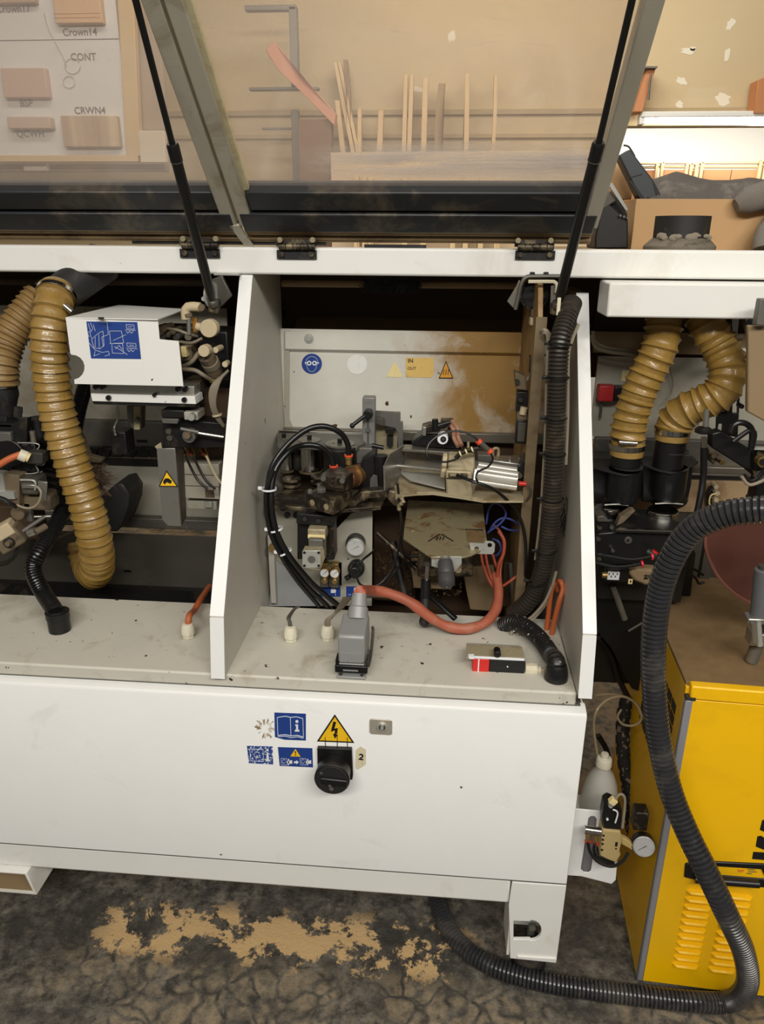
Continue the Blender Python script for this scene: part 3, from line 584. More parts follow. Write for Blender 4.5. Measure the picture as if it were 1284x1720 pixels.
st = [(145, 540), (230.5, 541), (237, 603), (153, 602)]
sk = single('diagram_sticker', MB().ppoly(st, 1.4492, .0006), blue_s, 'blue sticker with white machine line drawings on the white cover', 'sticker')
m = MB()
def ln(m, pts, Y, w=.0007):
    for a, b in zip(pts, pts[1:]):
        p, q = V(a[0], a[1], Y), V(b[0], b[1], Y)
        if (q-p).length > 1e-5: m.bar(p, q, w*1.0, .0003, up=(0, 1, 0)) if False else m.tube([p, q], w*.55, 4, n=1, step=1)
for pts in ([(148, 543), (152, 555), (147, 560), (150, 566)], [(152, 542), (156, 552), (151, 560), (154, 568)], [(157, 545), (160, 556)], [(170, 541), (180, 541), (182, 562), (171, 566), (174, 583)], [(154, 570), (165, 560), (173, 556), (175, 580), (168, 586), (158, 584), (154, 570)], [(160, 566), (160, 583)], [(166, 561), (167, 585)], [(150, 576), (160, 588), (172, 592), (182, 590), (184, 596), (176, 598)],
            [(160, 590), (158, 598), (168, 594)], [(184, 556), (204, 556), (208, 576), (186, 577), (184, 556)], [(184, 577), (206, 577), (208, 594), (189, 593), (188, 578)], [(190, 572), (212, 562)], [(192, 582), (206, 590), (214, 596)], [(194, 586), (200, 580), (206, 588)], [(212, 545), (225, 546), (226, 553), (213, 552), (212, 545)], [(210, 554), (228, 555)], [(212, 556), (215, 560), (218, 556), (221, 560), (224, 556)], [(213, 576), (228, 577), (229, 583), (214, 582), (213, 576)], [(212, 585), (231, 586)], [(214, 587), (217, 591), (220, 587), (223, 591), (226, 588)], [(215, 549), (222, 549)], [(217, 579.5), (225, 580)]):
    ln(m, pts, 1.4488)
part('line_drawing', m, white_s, sk, kind='stuff')
# white bar below
h = thing('white_guide_bar', 'white bar with black bolts hanging below the white cover', 'bar', V(240, 680, 1.5))
part('bar_face', MB().ppoly([(152, 661), (327, 666), (329.6, 679), (155, 674)], 1.49, .05), white, h, .001); part('bar_top', MB().ppoly([(151, 645), (326, 649), (327, 666), (152, 661)], 1.5, .04), zinc, h, .001)
part('bar_underside', MB().ppoly([(155, 674), (329, 679), (329, 684), (158, 679)], 1.495, .06), black, h)
for x, y in ((181.5, 668.5), (258.5, 664), (309, 672)): part('bolt', MB().pcyl(x, y, 4.3 if x != 258.5 else 3, 1.484, .01, 14), black_c, h)
for x, y in ((159.5, 650), (170.6, 650), (298, 654), (310, 654.5)): part('bolt', MB().pcyl(x, y, 4.2, 1.488, .014, 14), black_c, h)
h = thing('bent_rod', 'bent grey wire rod below the white guide bar', 'rod', V(196, 740, 1.6)); part('rod', MB().ptube([(197, 682, 1.6), (198, 702, 1.6), (192, 718, 1.6), (194, 730, 1.58)], .0026), alu, h)
part('rod_block', MB().pbox(186, 726, 212, 764, 1.6, .05), black, h, .002)
h = thing('support_bracket', 'dusty grey bracket with a bolt under the white guide bar', 'bracket', V(225, 722, 1.6)); part('bracket_plate', MB().ppoly([(212, 682), (237, 683), (236, 722), (224, 722), (214, 708)], 1.62, .03), cast, h, .002); part('bracket_face', MB().ppoly([(224, 683), (235, 683), (235, 722), (225, 722)], 1.612, .01), alu_d, h, .001); part('bolt', MB().pcyl(229, 706, 4, 1.6, .012, 6), cast, h)
# guard chute + warning triangle
h = thing('metal_guard', 'upright bent aluminium guard with a yellow warning triangle', 'guard', V(290, 884, 1.45))
part('guard_face', MB().ppoly([(263, 753), (293.5, 753), (304, 884), (282, 883), (272.5, 873)], 1.45, .003), alu, h, .0008)
part('guard_side', MB().poly([V(293.5, 753, 1.451), V(304, 884, 1.451), V(312, 868, 1.53), V(307, 754, 1.53)], (.002, 0, 0)), dgrey, h); part('guard_lip', MB().ppoly([(260, 750), (270, 743), (272, 753), (263, 754)], 1.455, .003), alu_d, h); part('bolt', MB().pcyl(300, 754, 3, 1.44, .01, 10), black_c, h)
def tri(name, a, b, c, Y, mat_, lab, sym=None, inset=.82):
    o = single(name, MB().poly([V(*a, Y), V(*b, Y), V(*c, Y)], (0, .0005, 0)), ink, lab, 'sticker')
    cx, cy = (a[0]+b[0]+c[0])/3, (a[1]+b[1]+c[1])/3
    part('yellow_field', MB().poly([V(cx+(p[0]-cx)*inset, cy+(p[1]-cy)*inset, Y-.0003) for p in (a, b, c)], (0, .0003, 0)), mat_, o)
    return o
t = tri('warning_triangle', (279.7, 790), (299.5, 818), (266.5, 817.5), 1.4492, yel_s, 'small yellow warning triangle with a hand symbol on the aluminium guard')
part('hand_symbol', MB().ppoly([(275, 806), (279, 803), (284, 804), (289, 808), (287, 813), (280, 810), (277, 814), (274, 811)], 1.4487, .0003), ink, t)
# electrics box and air fittings
h = thing('terminal_box', 'dusty white terminal box right of the aluminium guard', 'box', V(335, 840, 1.62))
for y0, y1 in ((779, 798), (799, 817), (818, 838)): part('box_segment', MB().pbox(308, y0, 368, y1, 1.6, .08), M('box_plastic', (176, 170, 154), .6, dirt=(120, 100, 70), damt=.4), h, .002)
part('box_base', MB().pbox(314, 842, 364, 856, 1.61, .06), grey_p, h, .002); part('rating_label', MB().pbox(345, 823, 360, 836, 1.5992, .001), dustm2, h); part('latch', MB().pbox(343, 843, 356, 853, 1.6, .01), zinc, h, .001)
part('box_top', MB().pbox(306, 752, 368, 778, 1.64, .08), dustm2, h, .002)
for i, x in enumerate((309, 322, 344)):
    f = single('air_fitting', MB().cyl(V(x-5, 753, 1.6), V(x+3, 766, 1.58), .007, .005, 12), brass, ['leftmost brass fitting above the terminal box', 'middle brass fitting above the terminal box', 'rightmost brass fitting above the terminal box'][i], 'fitting')
    part('red_ring', band(V(x-1, 761, 1.587), (.4, 0, -.6), .0062, .003), redp, f)
    single('air_hose', MB().ptube([(x+3, 766, 1.58), (x+14, 790, 1.56), (x+25, 808, 1.55), (x+40, 822, 1.55)], .003), [black_c, ink, dustm][i], ['black air hose, leftmost above the terminal box', 'black air hose, middle above the terminal box', 'dusty air hose, rightmost above the terminal box'][i], 'hose', 'air hoses over the terminal box')
# mechanism right of the cover
h = thing('pressure_regulator', 'dusty regulator cluster with a round tan cap right of the white cover', 'regulator', V(348, 640, 1.55))
part('cap', MB().pcyl(350, 552, 15, 1.49, .022, 28), dustm, h, .0015); part('cap_stub', MB().pbar((330, 548, 1.5), (342, 551, 1.5), .008), dustm, h)
part('regulator_body', MB().pbox(335, 556, 385, 640, 1.56, .1), black, h, .004); part('knob', MB().pcyl(342, 590, 10, 1.47, .025, 10), dustm, h, .001); part('valve_barrel', MB().pbar((346, 597, 1.495), (362, 625, 1.53), .017, 20), dustm2, h); part('barrel_ring', MB().pbar((352, 606, 1.505), (356, 613, 1.515), .0185, 20), grey_w, h); part('stub', MB().pcyl(362, 588, 5, 1.5, .04, 14), dustm, h)
part('body_block', MB().pbox(366, 560, 392, 600, 1.6, .06), cast, h, .003); part('side_block', MB().pbox(302, 580, 322, 606, 1.53, .05), dustm2, h, .002); part('white_block', MB().pbox(304, 582, 313, 600, 1.515, .02), cream_s, h, .002)
part('lower_block', MB().pbox(306, 640, 336, 668, 1.55, .08), dustm2, h, .003); part('cone_nut', MB().pbar((358, 626, 1.53), (360, 642, 1.53), .01, 10), brass, h); part('small_cap', MB().pcyl(378, 612, 5, 1.5, .02, 14), dustm, h)
h = thing('elbow_fitting', 'tan elbow pipe fitting beside the white cover top', 'fitting', V(318, 560, 1.5)); part('elbow_pipe', MB().tube([V(337, 516, 1.5), V(324, 515, 1.5), V(314, 517, 1.5), V(312, 527, 1.5), V(313, 536, 1.5)], .0095, 14), dustm, h); part('elbow_rod', MB().pbar((317, 530, 1.5), (318, 562, 1.5), .0045), alu, h); part('screw', MB().pcyl(338, 517, 5.5, 1.485, .01, 14), dustm2, h); part('nut', MB().pbar((314, 527, 1.5), (316, 533, 1.5), .011, 6), dustm2, h)
single('brass_plate', MB().pbox(323, 534, 331, 558, 1.52, .01), M('amber_plate', (176, 124, 44), .5, var=.2), 'small amber plate right of the elbow fitting rod', 'plate', bev=.001)
h = thing('valve_terminal', 'dim cluster of fittings seen in the notch of the white cover', 'valve', V(285, 575, 1.56)); part('valve_body', MB().pbox(264, 548, 338, 640, 1.62, .06), black, h, .003)
for i, (x, y, r) in enumerate(((274, 552, 6), (272, 566, 6), (283, 562, 5), (290, 557, 5), (296, 566, 6), (316, 566, 6), (270, 559, 4))): part('fitting', MB().pcyl(x, y, r, 1.54+.01*(i % 3), .05, 12), [dustm2, cast, grey_w][i % 3], h)
for i, (pts, lab) in enumerate((([(282, 552, 1.52), (300, 555, 1.5), (316, 561, 1.5), (332, 565, 1.52)], 'dusty cable crossing left to right under the elbow fitting'), ([(302, 574, 1.52), (322, 576, 1.5), (340, 568, 1.5)], 'dusty cable below the crossing one, left of the round cap'), ([(306, 616, 1.5), (322, 608, 1.48), (334, 592, 1.48)], 'dusty hose rising to the knob below the round cap'), ([(308, 620, 1.49), (328, 622, 1.48), (342, 630, 1.48), (354, 638, 1.5)], 'dusty hose sagging right at the edge of the white cover'))):
    single('dusty_cable', MB().ptube(pts, .0042 if i > 1 else .003), grey_w, lab, 'cable', 'dusty cables beside the white cover')
for i in range(5): single('bundled_hose', MB().ptube([(384-i*1.5, 622+i*2, 1.5+.004*i), (372-i*2, 635+i, 1.49), (364-i*2.6, 656, 1.48), (361-i*1.6, 680, 1.48), (368-i*1.4, 700, 1.49), (376, 716, 1.5)], .0031), grey_w, 'grey-brown air hose in the tied bundle left of the divider, %s' % ['innermost on the right', 'second from the right', 'middle one', 'second from the left', 'outermost on the left'][i], 'hose', 'tied hoses left of the divider')
single('hose_tie', band(V(365, 697, 1.49), (0.2, 0, -1), .009, .004), dustm, 'pale tie round the hose bundle left of the divider', 'cable tie')
h = thing('pivot_bracket', 'black bracket with a lever arm below the regulator cluster', 'bracket', V(320, 750, 1.52)); part('bracket_plate', MB().ppoly([(272, 708), (300, 704), (386, 712), (386, 752), (276, 752)], 1.53, .06), black, h, .002); part('upper_block', MB().pbox(271, 689, 310, 702, 1.5, .06), black, h, .002)
part('white_block', MB().pbox(309, 692, 332, 706, 1.5, .05), grey_p, h, .002); part('pad', MB().ppoly([(271, 703), (300, 704), (298, 712), (273, 711)], 1.5, .03), cast, h, .001)
part('pivot_disc', MB().pcyl(317, 733, 11, 1.5, .02, 24), cast, h); part('pivot_bolt', MB().pcyl(314, 732, 6, 1.485, .02, 6), dustm2, h); part('lever', MB().pbar((326, 726, 1.5), (376, 734, 1.5), .003, 8), alu, h); part('arm', MB().pbar((304, 720, 1.5), (334, 726, 1.5), .004, 8), cast, h); part('ring_nut', MB().pcyl(321, 701, 6, 1.485, .02, 16), zinc, h)
for x, y in ((283, 725), (285, 736)): part('socket_screw', MB().pcyl(x, y, 5, 1.524, .01, 14), dgrey, h)
single('shadowed_housing', MB().pbox(334, 652, 392, 706, 1.58, .1), brown_dk, 'dark brown housing behind the tied hoses', 'housing', bev=.003)
h = thing('strut_bracket', 'round metal strut mount under the beam by the left divider', 'bracket', V(365, 515, 1.53)); part('mount_disc', MB().lathe(V(358, 496, 1.52), (-1, .35, 0), [(0, .026), (.005, .026)], 28), zinc, h, .001); part('mount_arm', MB().poly([V(354, 470, 1.535), V(372, 462, 1.535), V(389, 497, 1.535), V(372, 515, 1.535), V(356, 520, 1.535)], (0, .01, 0)), dgrey, h, .002); part('mount_lip', MB().pbox(359, 459, 400, 463, 1.55, .03), zinc, h, .001); part('bolt', MB().pcyl(342, 502, 4, 1.5, .01, 8), zinc, h)
# left motor group
h = thing('trim_motor', 'black trimming motor block with a silver plate at the left edge', 'motor', V(50, 800, 1.5))
part('motor_body', MB().pbox(-60, 744, 62, 792, 1.5, .09), black, h, .003); part('silver_frame', MB().ptube([(-20, 744, 1.495), (61, 745, 1.495), (61, 758, 1.495), (74, 759, 1.495), (74, 780, 1.495), (60, 781, 1.495), (59, 795, 1.495), (-20, 794, 1.495)], .0012), zinc, h)
part('round_cover', MB().pcyl(16, 762, 24, 1.49, .02, 28), black_c, h, .002)
for x, y in ((6, 788), (20, 788), (34, 788), (48, 788), (10, 747), (48, 747)): part('screw', MB().pcyl(x, y, 1.6, 1.494, .008, 8), ink, h)
for k in range(9): part('belt_rib', MB().pbar((62+k*4, 738+k*14, 1.56), (84+k*4, 744+k*14, 1.53), .011, 12), black_c, h)
h = thing('motor_plug', 'black plug with a white nut on the orange cable at the left edge', 'connector', V(55, 775, 1.46)); part('plug_body', MB().ppoly([(44, 759), (71, 762), (71, 780), (44, 779)], 1.47, .03), M('plug_grey', (52, 50, 46), .5), h, .002); part('cable_nut', MB().cyl(V(32, 763, 1.46), V(45, 768, 1.465), .0125, .0125, 12), gland_w, h, .001); part('nut_ring', MB().cyl(V(42, 766, 1.463), V(49, 769, 1.466), .0105, .0105, 12), cream_s, h)
single('orange_cable', MB().ptube([(-30, 800, 1.42), (-5, 783, 1.44), (15, 771, 1.45), (35, 763, 1.46)], .0072, 12), orange, 'orange cable entering the white nut at the left edge', 'cable', 'orange cables')
h = thing('solenoid_valve', 'dusty solenoid with coil and silver plates below the motor at the left edge', 'valve', V(40, 860, 1.5)); part('plate', MB().ppoly([(7, 795), (32, 799), (32, 850), (5, 846)], 1.47, .06), dustm2, h, .002); part('coil', MB().pbox(33, 804, 62, 832, 1.47, .05), dgrey, h, .006); part('coil_wire', MB().ptube([(34, 806, 1.465), (58, 808, 1.465), (59, 823, 1.465)], .0022), zinc, h); part('coil_band', MB().pbox(36, 814, 58, 821, 1.462, .02), alu, h, .002)
part('side_bracket', MB().ppoly([(63, 808), (79, 810), (77, 841), (70, 838), (72, 828), (64, 826)], 1.465, .006), alu, h, .001); part('body', MB().pbox(28, 832, 84, 858, 1.49, .06), dustm2, h, .006); part('label_plate', MB().pbox(-20, 794, 6, 826, 1.465, .02), zinc, h); part('label_plate', MB().pbox(-8, 826, 24, 838, 1.46, .012), zinc, h)
part('back_block', MB().pbox(80, 800, 100, 850, 1.54, .04), black, h, .003)
single('white_wire', MB().ptube([(28, 848, 1.45), (42, 853, 1.45), (56, 852, 1.45), (66, 842, 1.45), (69, 826, 1.45), (62, 817, 1.455)], .0026), cream_t, 'white wire looping below the solenoid coil at the left edge', 'wire')
single('black_cable', MB().ptube([(-20, 832, 1.44), (5, 838, 1.44), (18, 846, 1.44), (27, 851, 1.45)], .005), black_c, 'short thick black cable left of the white wire loop', 'cable')
h = thing('motor_bracket', 'black bracket with bolts above the trimming motor at the left edge', 'bracket', V(25, 744, 1.52)); part('bracket_plate', MB().ppoly([(-40, 710), (22, 712), (45, 702), (45, 744), (-40, 744)], 1.5, .02), black, h, .002); part('shelf', MB().poly([at(-40, 712, Y=1.5), at(18, 714, Y=1.5), at(44, 702, Y=1.56), at(-40, 700, Y=1.56)], (0, 0, -.004)), black, h)
for x, y in ((6, 707), (30, 700), (31, 694)): part('bolt', MB().pbar((x, y, 1.53), (x, y-10, 1.53), .009, 6), rubber, h)
part('valve_stub', MB().pbar((54, 724, 1.5), (57, 744, 1.5), .006), cast, h); part('spring', MB().pbar((60, 700, 1.55), (68, 738, 1.55), .014), rubber, h); part('pale_block', MB().pbox(-20, 726, 18, 742, 1.49, .02), cast, h, .002)
h = thing('air_cylinder', 'dusty tan air cylinder with rods at the lower left edge', 'cylinder', V(20, 925, 1.45)); part('cylinder_body', MB().obox(V(18, 902, 1.45), (.06, .05, .045), 0, -.5, .3), dustm2, h, .005); part('cylinder_cap', MB().obox(V(8, 890, 1.44), (.045, .04, .03), 0, -.5, .3), dustm, h, .004); part('bolt', MB().pcyl(13, 913, 9, 1.42, .02, 20), rubber, h, .002); part('bolt_head', MB().pcyl(12, 914, 4.5, 1.41, .015, 12), dustm2, h)
part('rod', MB().pbar((30, 898, 1.45), (75, 868, 1.5), .005), cast, h); part('rod', MB().pbar((54, 868, 1.5), (90, 867, 1.52), .003), alu, h); part('rod_end', MB().pbar((48, 896, 1.46), (60, 892, 1.46), .009), alu, h); part('tie_plate', MB().pbox(42, 846, 52, 876, 1.49, .01), cast, h, .001); part('clamp_ring', MB().pcyl(28, 864, 12, 1.47, .03, 20), dustm2, h, .003); part('rod_sleeve', MB().pbar((60, 894, 1.46), (78, 884, 1.48), .008), dustm2, h)
part('rear_block', MB().pbox(-40, 850, 60, 905, 1.56, .05), brown_dk, h, .004)
for k, (dx, lab) in enumerate(((0, 'upper one of two black cables curling below the dusty air cylinder'), (5, 'lower one of two black cables curling below the dusty air cylinder'))): single('curling_cable', MB().ptube([(-20, 943+dx*.6, 1.45), (5, 945+dx, 1.44), (22, 935+dx, 1.44), (31, 918+dx, 1.45)], .0028), black_c, lab, 'cable')
for k, (a, b) in enumerate((((60, 905, 1.62), (128, 868, 1.66)), ((70, 915, 1.64), (130, 890, 1.68)))): single('slanted_rod', MB().pbar(a, b, .003, 8), dustm2, ['upper thin dusty rod behind the black corrugated hose', 'lower thin dusty rod behind the black corrugated hose'][k], 'rod')
# brush housing
h = thing('brush_housing', 'dark housing with a fuzzy brush beside the lower yellow duct', 'brush', V(190, 890, 1.6)); part('housing', MB().ppoly([(165, 838), (192, 815), (205, 812), (217, 830), (216, 850), (205, 880), (196, 894), (183, 893), (160, 870)], 1.62, .09), rubber, h, .004)
part('housing_plate', MB().ppoly([(128, 718), (138, 738), (148, 765), (172, 772), (168, 778), (144, 776), (132, 752)], 1.6, .02), dustm2, h, .002)
m = MB()
for k in range(260):
    a = V(random.uniform(148, 172), random.uniform(785, 825), 1.62); dr = Vector((random.uniform(.2, 1), random.uniform(-.8, .2), random.uniform(-.3, .9))).normalized()*random.uniform(.02, .045); m.tube([a, a+dr*.5, a+dr+Vector((0, 0, -.003))], .0006, 3, n=1)
part('bristles', m, M('brown_bristle', (120, 96, 76), .8, var=.3), h, kind='stuff')
# orange cable + gland left of the divider, and two glands in the middle
def gland(x, y, lab, mt=gland_w):
    p = at(x, y+10, Z=ZD+.0005); p = p; g = thing('cable_gland', lab, 'cable gland', p, 'cable glands on the worktop')
    part('lower_nut', MB().lathe(p, (0, 0, 1), [(0, .0128), (.008, .0128)], 6), mt, g, .0008); part('cap_nut', MB().lathe(p, (0, 0, 1), [(.0085, .0145), (.024, .0145), (.032, .0115), (.033, .009)], 10), mt, g, .0006); return p
p = gland(317, 1060, 'white cable gland left of the divider with an orange cable')
single('orange_cable', MB().tube([p+Vector((0, 0, .02)), p+Vector((.002, .01, .045)), V(326, 1026, 1.42), V(334, 1012, 1.46), V(343, 998, 1.53), V(352, 985, 1.6)], .0068, 12), orange, 'orange cable rising from the gland left of the divider', 'cable', 'orange cables')
p = gland(489, 1066, 'white cable gland in front of the left hoses, holding short dark wires')
m = MB()
h = thing('cut_wires', 'short dark wires sticking out of the left gland in the middle bay', 'wire', p+Vector((0, 0, .025)))
for k in range(3): part('wire', MB().tube([p+Vector((.003*k-.003, 0, .024)), p+Vector((.002*k-.004, .006, .04)), V(483+k*2, 1038, 1.36), V(493+k, 1024, 1.39), V(499+k*2, 1019, 1.40)], .0022, 8), dgrey, h)
p = gland(551, 1064, 'off-white cable gland beside the heavy grey connector')
for k in range(5): single('gland_wire', MB().tube([p+Vector((.004*math.cos(k*1.3), .004*math.sin(k*1.3), .022)), p+Vector((.004*math.cos(k*1.3), 0, .045)), V(560+k, 1034-k, 1.37), V(570+k*2, 1018, 1.42), V(578+k*3, 1004, 1.48)], .0026, 8), grey_w, 'grey-brown wire rising from the gland beside the grey connector, %s' % ['rightmost', 'second from the right', 'middle one', 'second from the left', 'leftmost'][k], 'wire', 'wires from the off-white gland')
# heavy connector
c0 = at(566, 1141, Z=ZD+.0005); c1 = at(614, 1143, Z=ZD+.0005); yf = c0.y+.002; wx = c1.x-c0.x; x0, x1 = c0.x, c0.x+wx
h = thing('heavy_connector', 'grey ribbed multi-pin connector with black latches standing on the worktop', 'connector', Vector(((x0+x1)/2, yf+.05, ZD)))
part('base_housing', MB().box((x0, yf, ZD), (x1, yf+.105, ZD+.006)).box((x0+.003, yf+.008, ZD+.006), (x1-.003, yf+.1, ZD+.03)), conn, h, .0015)
for x in (x0+.007, x1-.007): part('screw', MB().cyl((x, yf+.0045, ZD+.006), (x, yf+.0045, ZD+.009), .0035, seg=10), steel, h)
zt = at(590, 1070, Y=yf+.008).z; zr_ = at(598, 1030, Y=yf+.088).z
prof = [(yf+.008, ZD+.032), (yf+.008, zt-.002), (yf+.012, zt+.002), (yf+.085, zr_), (yf+.1, zr_-.012), (yf+.1, ZD+.032)]
part('hood', MB().poly([(x0+.002, y, z) for y, z in prof], (wx-.004, 0, 0)), conn, h, .003)
for k in range(6):
    for a, b in ((x0+.006, x0+.02), (x0+.022, x1-.008)): part('grip_rib', MB().box((a, yf+.0068, ZD+.034+k*.0035), (b, yf+.009, ZD+.0355+k*.0035)), conn, h)
e0 = Vector(((x0+x1)/2+.004, yf+.078, zr_-.008)); e1 = V(604, 998, e0.y+.03)
part('cable_entry', MB().lathe(e0, e1-e0, [(0, .021), ((e1-e0).length*.45, .0195), ((e1-e0).length*.5, .017), ((e1-e0).length, .0145)], 24), conn, h)
part('front_latch', MB().box((x0-.004, yf+.0, ZD+.014), (x1+.004, yf+.006, ZD+.03)), black_c, h, .002); part('latch_slot', MB().box((x0+.012, yf-.0006, ZD+.019), (x1-.014, yf+.002, ZD+.022)), conn, h)
for x in (x0-.003, x1+.001): part('side_latch', MB().box((x, yf+.004, ZD+.014), (x+.0025, yf+.03, ZD+.04)).box((x, yf+.028, ZD+.012), (x+.0025, yf+.095, ZD+.018)), black_c, h, .001)
part('rear_latch', MB().tube([(x1+.004, yf+.02, ZD+.02), (x1+.005, yf+.06, ZD+.024), (x1+.005, yf+.1, ZD+.05), (x1+.004, yf+.1, ZD+.06)], .003, 8), dgrey, h)
single('orange_sleeved_cable', MB().tube([e1+Vector((0, .0, .0)), V(606, 993, e1.y), V(625, 992, 1.42), V(655, 997, 1.41), (V(690, 1012, 1.40)), V(722, 1036, 1.40), V(752, 1052, 1.405), V(785, 1056, 1.41), V(815, 1046, 1.43), V(833, 1024, 1.47), V(838, 995, 1.51), V(834, 965, 1.55)], .0112, 16, rf=lambda s, L: .0112+.0007*math.sin(s*60)+.0005*math.sin(s*143)), orange_s, 'thick dusty orange sleeved cable looping over the worktop from the grey connector', 'cable')
# ================================================================== MIDDLE BAY
def sticker_rect(name, q, Y, mt, lab): return single(name, MB().ppoly(q, Y, .0006), mt, lab, 'sticker')
YS = YB-.0012
g = single('goggles_sign', MB().ppoly(circ(524, 611, 17, 32), YS, .0006), blue_s, 'round blue sign with a white head wearing goggles, on the back sheet', 'sticker')
m = MB(); hd = [(513, 611), (515, 604), (519, 600), (524, 598.5), (529, 600), (533, 604), (535, 611), (532, 613), (531, 619), (527, 624), (521, 624), (517, 619), (515, 613), (513, 611)]
ln(m, hd, YS-.0004, .0008); m.ppoly(circ(519.5, 610, 4, 14), YS-.0004, .0003, [circ(519.5, 610, 2, 10)]); m.ppoly(circ(528.5, 610, 4, 14), YS-.0004, .0003, [circ(528.5, 610, 2, 10)]); m.ppoly([(512, 609), (516, 608.5), (516, 610), (512, 610.5)], YS-.0004, .0003); m.ppoly([(532, 608.5), (536, 609), (536, 610.5), (532, 610)], YS-.0004, .0003)
part('head_symbol', m, white_s, g, kind='stuff')
single('blank_round_sticker', MB().ppoly([(x, y+(1.5 if 190 < i*12 < 290 else 0)*random.random()) for i, (x, y) in enumerate(circ(600, 612, 17, 30))], YS, .0006), M('worn_white_sticker', (222, 222, 214), .6, dirt=(170, 168, 160), damt=.4, ds=30), 'round worn white sticker without a symbol, on the back sheet', 'sticker')
sticker_rect('blank_triangle', [(663, 607), (676.5, 630), (674, 634), (649, 633)], YS, cream_s, 'cream triangular sticker without print left of the handwritten label')
g = sticker_rect('handwritten_label', [(682, 601), (729, 601), (729, 629), (724, 634.5), (682, 633.5)], YS, M('tan_label', (216, 182, 104), .6, dirt=(180, 140, 66), damt=.5, ds=30), 'tan label with handwritten IN and OUT on the back sheet')
text('lettering', 'IN', ink, g, V(690, 606.5, YS-.0004), .013, bold=.0002); text('lettering', 'OUT', M('faded_ink', (110, 84, 50), .6), g, V(692, 619, YS-.0004), .010, bold=.0002)
def heat(m, cx, cy, w, h, Y, n=3):
    for k in range(n):
        x = cx+(k-(n-1)/2)*w; m.tube([V(x+1.2*math.sin(i*1.3), cy-h/2+h*i/5, Y) for i in range(6)], .0009, 4, n=2)
def tri_up(name, x, y0, x0, x1, y1, Y, lab, mt): return tri(name, (x, y0), (x1, y1), (x0, y1), Y, mt, lab)
t = tri_up('heat_triangle', 749.5, 606, 737, 762, 636, YS, 'orange warning triangle with three heat waves at the right of the back sheet', org_s)
m = MB(); heat(m, 749.5, 625, 4, 9, YS-.0007); part('heat_symbol', m, ink, t)
# brush under the beam
h = thing('ceiling_brush', 'black bristle block hanging under the beam in the middle bay', 'brush', V(660, 480, 1.72)); part('brush_block', MB().pbox(618, 462, 704, 478, 1.69, .06), rubber, h, .003)
m = MB()
for k in range(900):
    a = V(random.uniform(612, 706), random.uniform(466, 480), random.uniform(1.68, 1.73)); dr = Vector((random.uniform(-.5, .3), random.uniform(-.3, .1), random.uniform(-1, -.2))).normalized()*random.uniform(.008, .022); m.tube([a, a+dr], .0007, 3, n=1, step=1)
part('bristles', m, rubber, h, kind='stuff')
# pressure rollers and rail
zr = V(540, 735, 1.7).z
h = thing('pressure_rollers', 'row of chrome and black pressure rollers under a steel top rail', 'roller unit', V(540, 830, 1.68))
part('top_rail', MB().poly([at(466, 727, Z=zr), at(612, 727, Z=zr), at(614, 744, Z=zr), at(600, 750, Z=zr), at(466, 746, Z=zr)], (0, 0, -.012)), cast, h, .002); part('rail_edge', MB().pbox(466, 725, 612, 729, at(540, 727, Z=zr).y-.001, .004), steel, h)
for x, w, mt in ((478, 12, steel), (519, 23, steel), (496, 9, black)):
    p = at(x, 748, Z=zr-.012); part('roller', MB().lathe(p+Vector((0, .02, 0)), (0, 0, -1), [(0, w*.0012), (.065, w*.0012)], 28), mt, h, .001)
for k in range(2): part('roller_seam', MB().lathe(at(519-k*41, 748, Z=zr-.012)+Vector((0, .02, -.0655)), (0, 0, -1), [(0, .030-.013*k), (.004, .030-.013*k)], 24), dustm2, h)
for x, y, r in ((477, 736, 8), (520, 739, 22), (571, 745, 29)):
    p = at(x, y, Z=zr+.001); part('axle_disc', MB().lathe(p, (0, 0, 1), [(-.003, r*.0012), (.001, r*.0012), (.0015, r*.0010)], 28), rail_m, h); part('axle_nut', MB().lathe(p, (0, 0, 1), [(0, .006), (.012, .006)], 6), black, h)
    for q in (-1, 1):
        if r > 28: part('pin_hole', MB().lathe(p+Vector((q*.014, .004*q, 0)), (0, 0, 1), [(0, .0025), (.002, .0025)], 10), ink, h)
part('drive_drum', MB().lathe(at(571, 748, Z=zr)+Vector((0, 0, -.003)), (0, 0, -1), [(0, .038), (.075, .038)], 32), black, h, .002)
for i, (x, y) in enumerate(((490, 812), (535, 808))):
    for k in range(4): part('lower_roller', MB().lathe(V(x, y-9+k*9, 1.64), (0, 0, -1), [(0, .022-.004*i), (.006, .022-.004*i)], 22), grime, h, .001)
part('lower_plate', MB().zpoly([(452, 838), (480, 822), (600, 822), (655, 828), (640, 850), (560, 856), (455, 848)], V(540, 840, 1.56).z, .01), grime, h, .002)
# glue applicator blocks
h = thing('glue_applicator', 'grease-covered black steel blocks with bolts in front of the rollers', 'glue unit', V(555, 860, 1.5))
zt = V(540, 822, 1.5).z; c = at(552, 826, Z=zt)
part('lower_block', MB().poly([at(513, 829, Z=zt), at(560, 843, Z=zt), at(592, 823, Z=zt), at(548, 812, Z=zt)], (0, 0, -.03)), grime, h, .0015)
A_, B_ = at(513, 829, Z=zt), at(560, 843, Z=zt); nf = (B_-A_).cross(Vector((0, 0, 1))).normalized()
for t_ in (.25, .75): part('face_hole', MB().lathe(A_.lerp(B_, t_)+Vector((0, 0, -.016))-nf*.001, nf, [(0, .0068), (.0016, .0068), (.002, .005)], 18), alu_d, h)
part('step_block', MB().ppoly([(498, 862), (562, 868), (562, 884), (498, 880)], 1.49, .06), black, h, .002)
for x, y in ((512, 872), (535, 875)): part('face_screw', MB().pcyl(x, y, 4, 1.484, .01, 12), rubber, h)
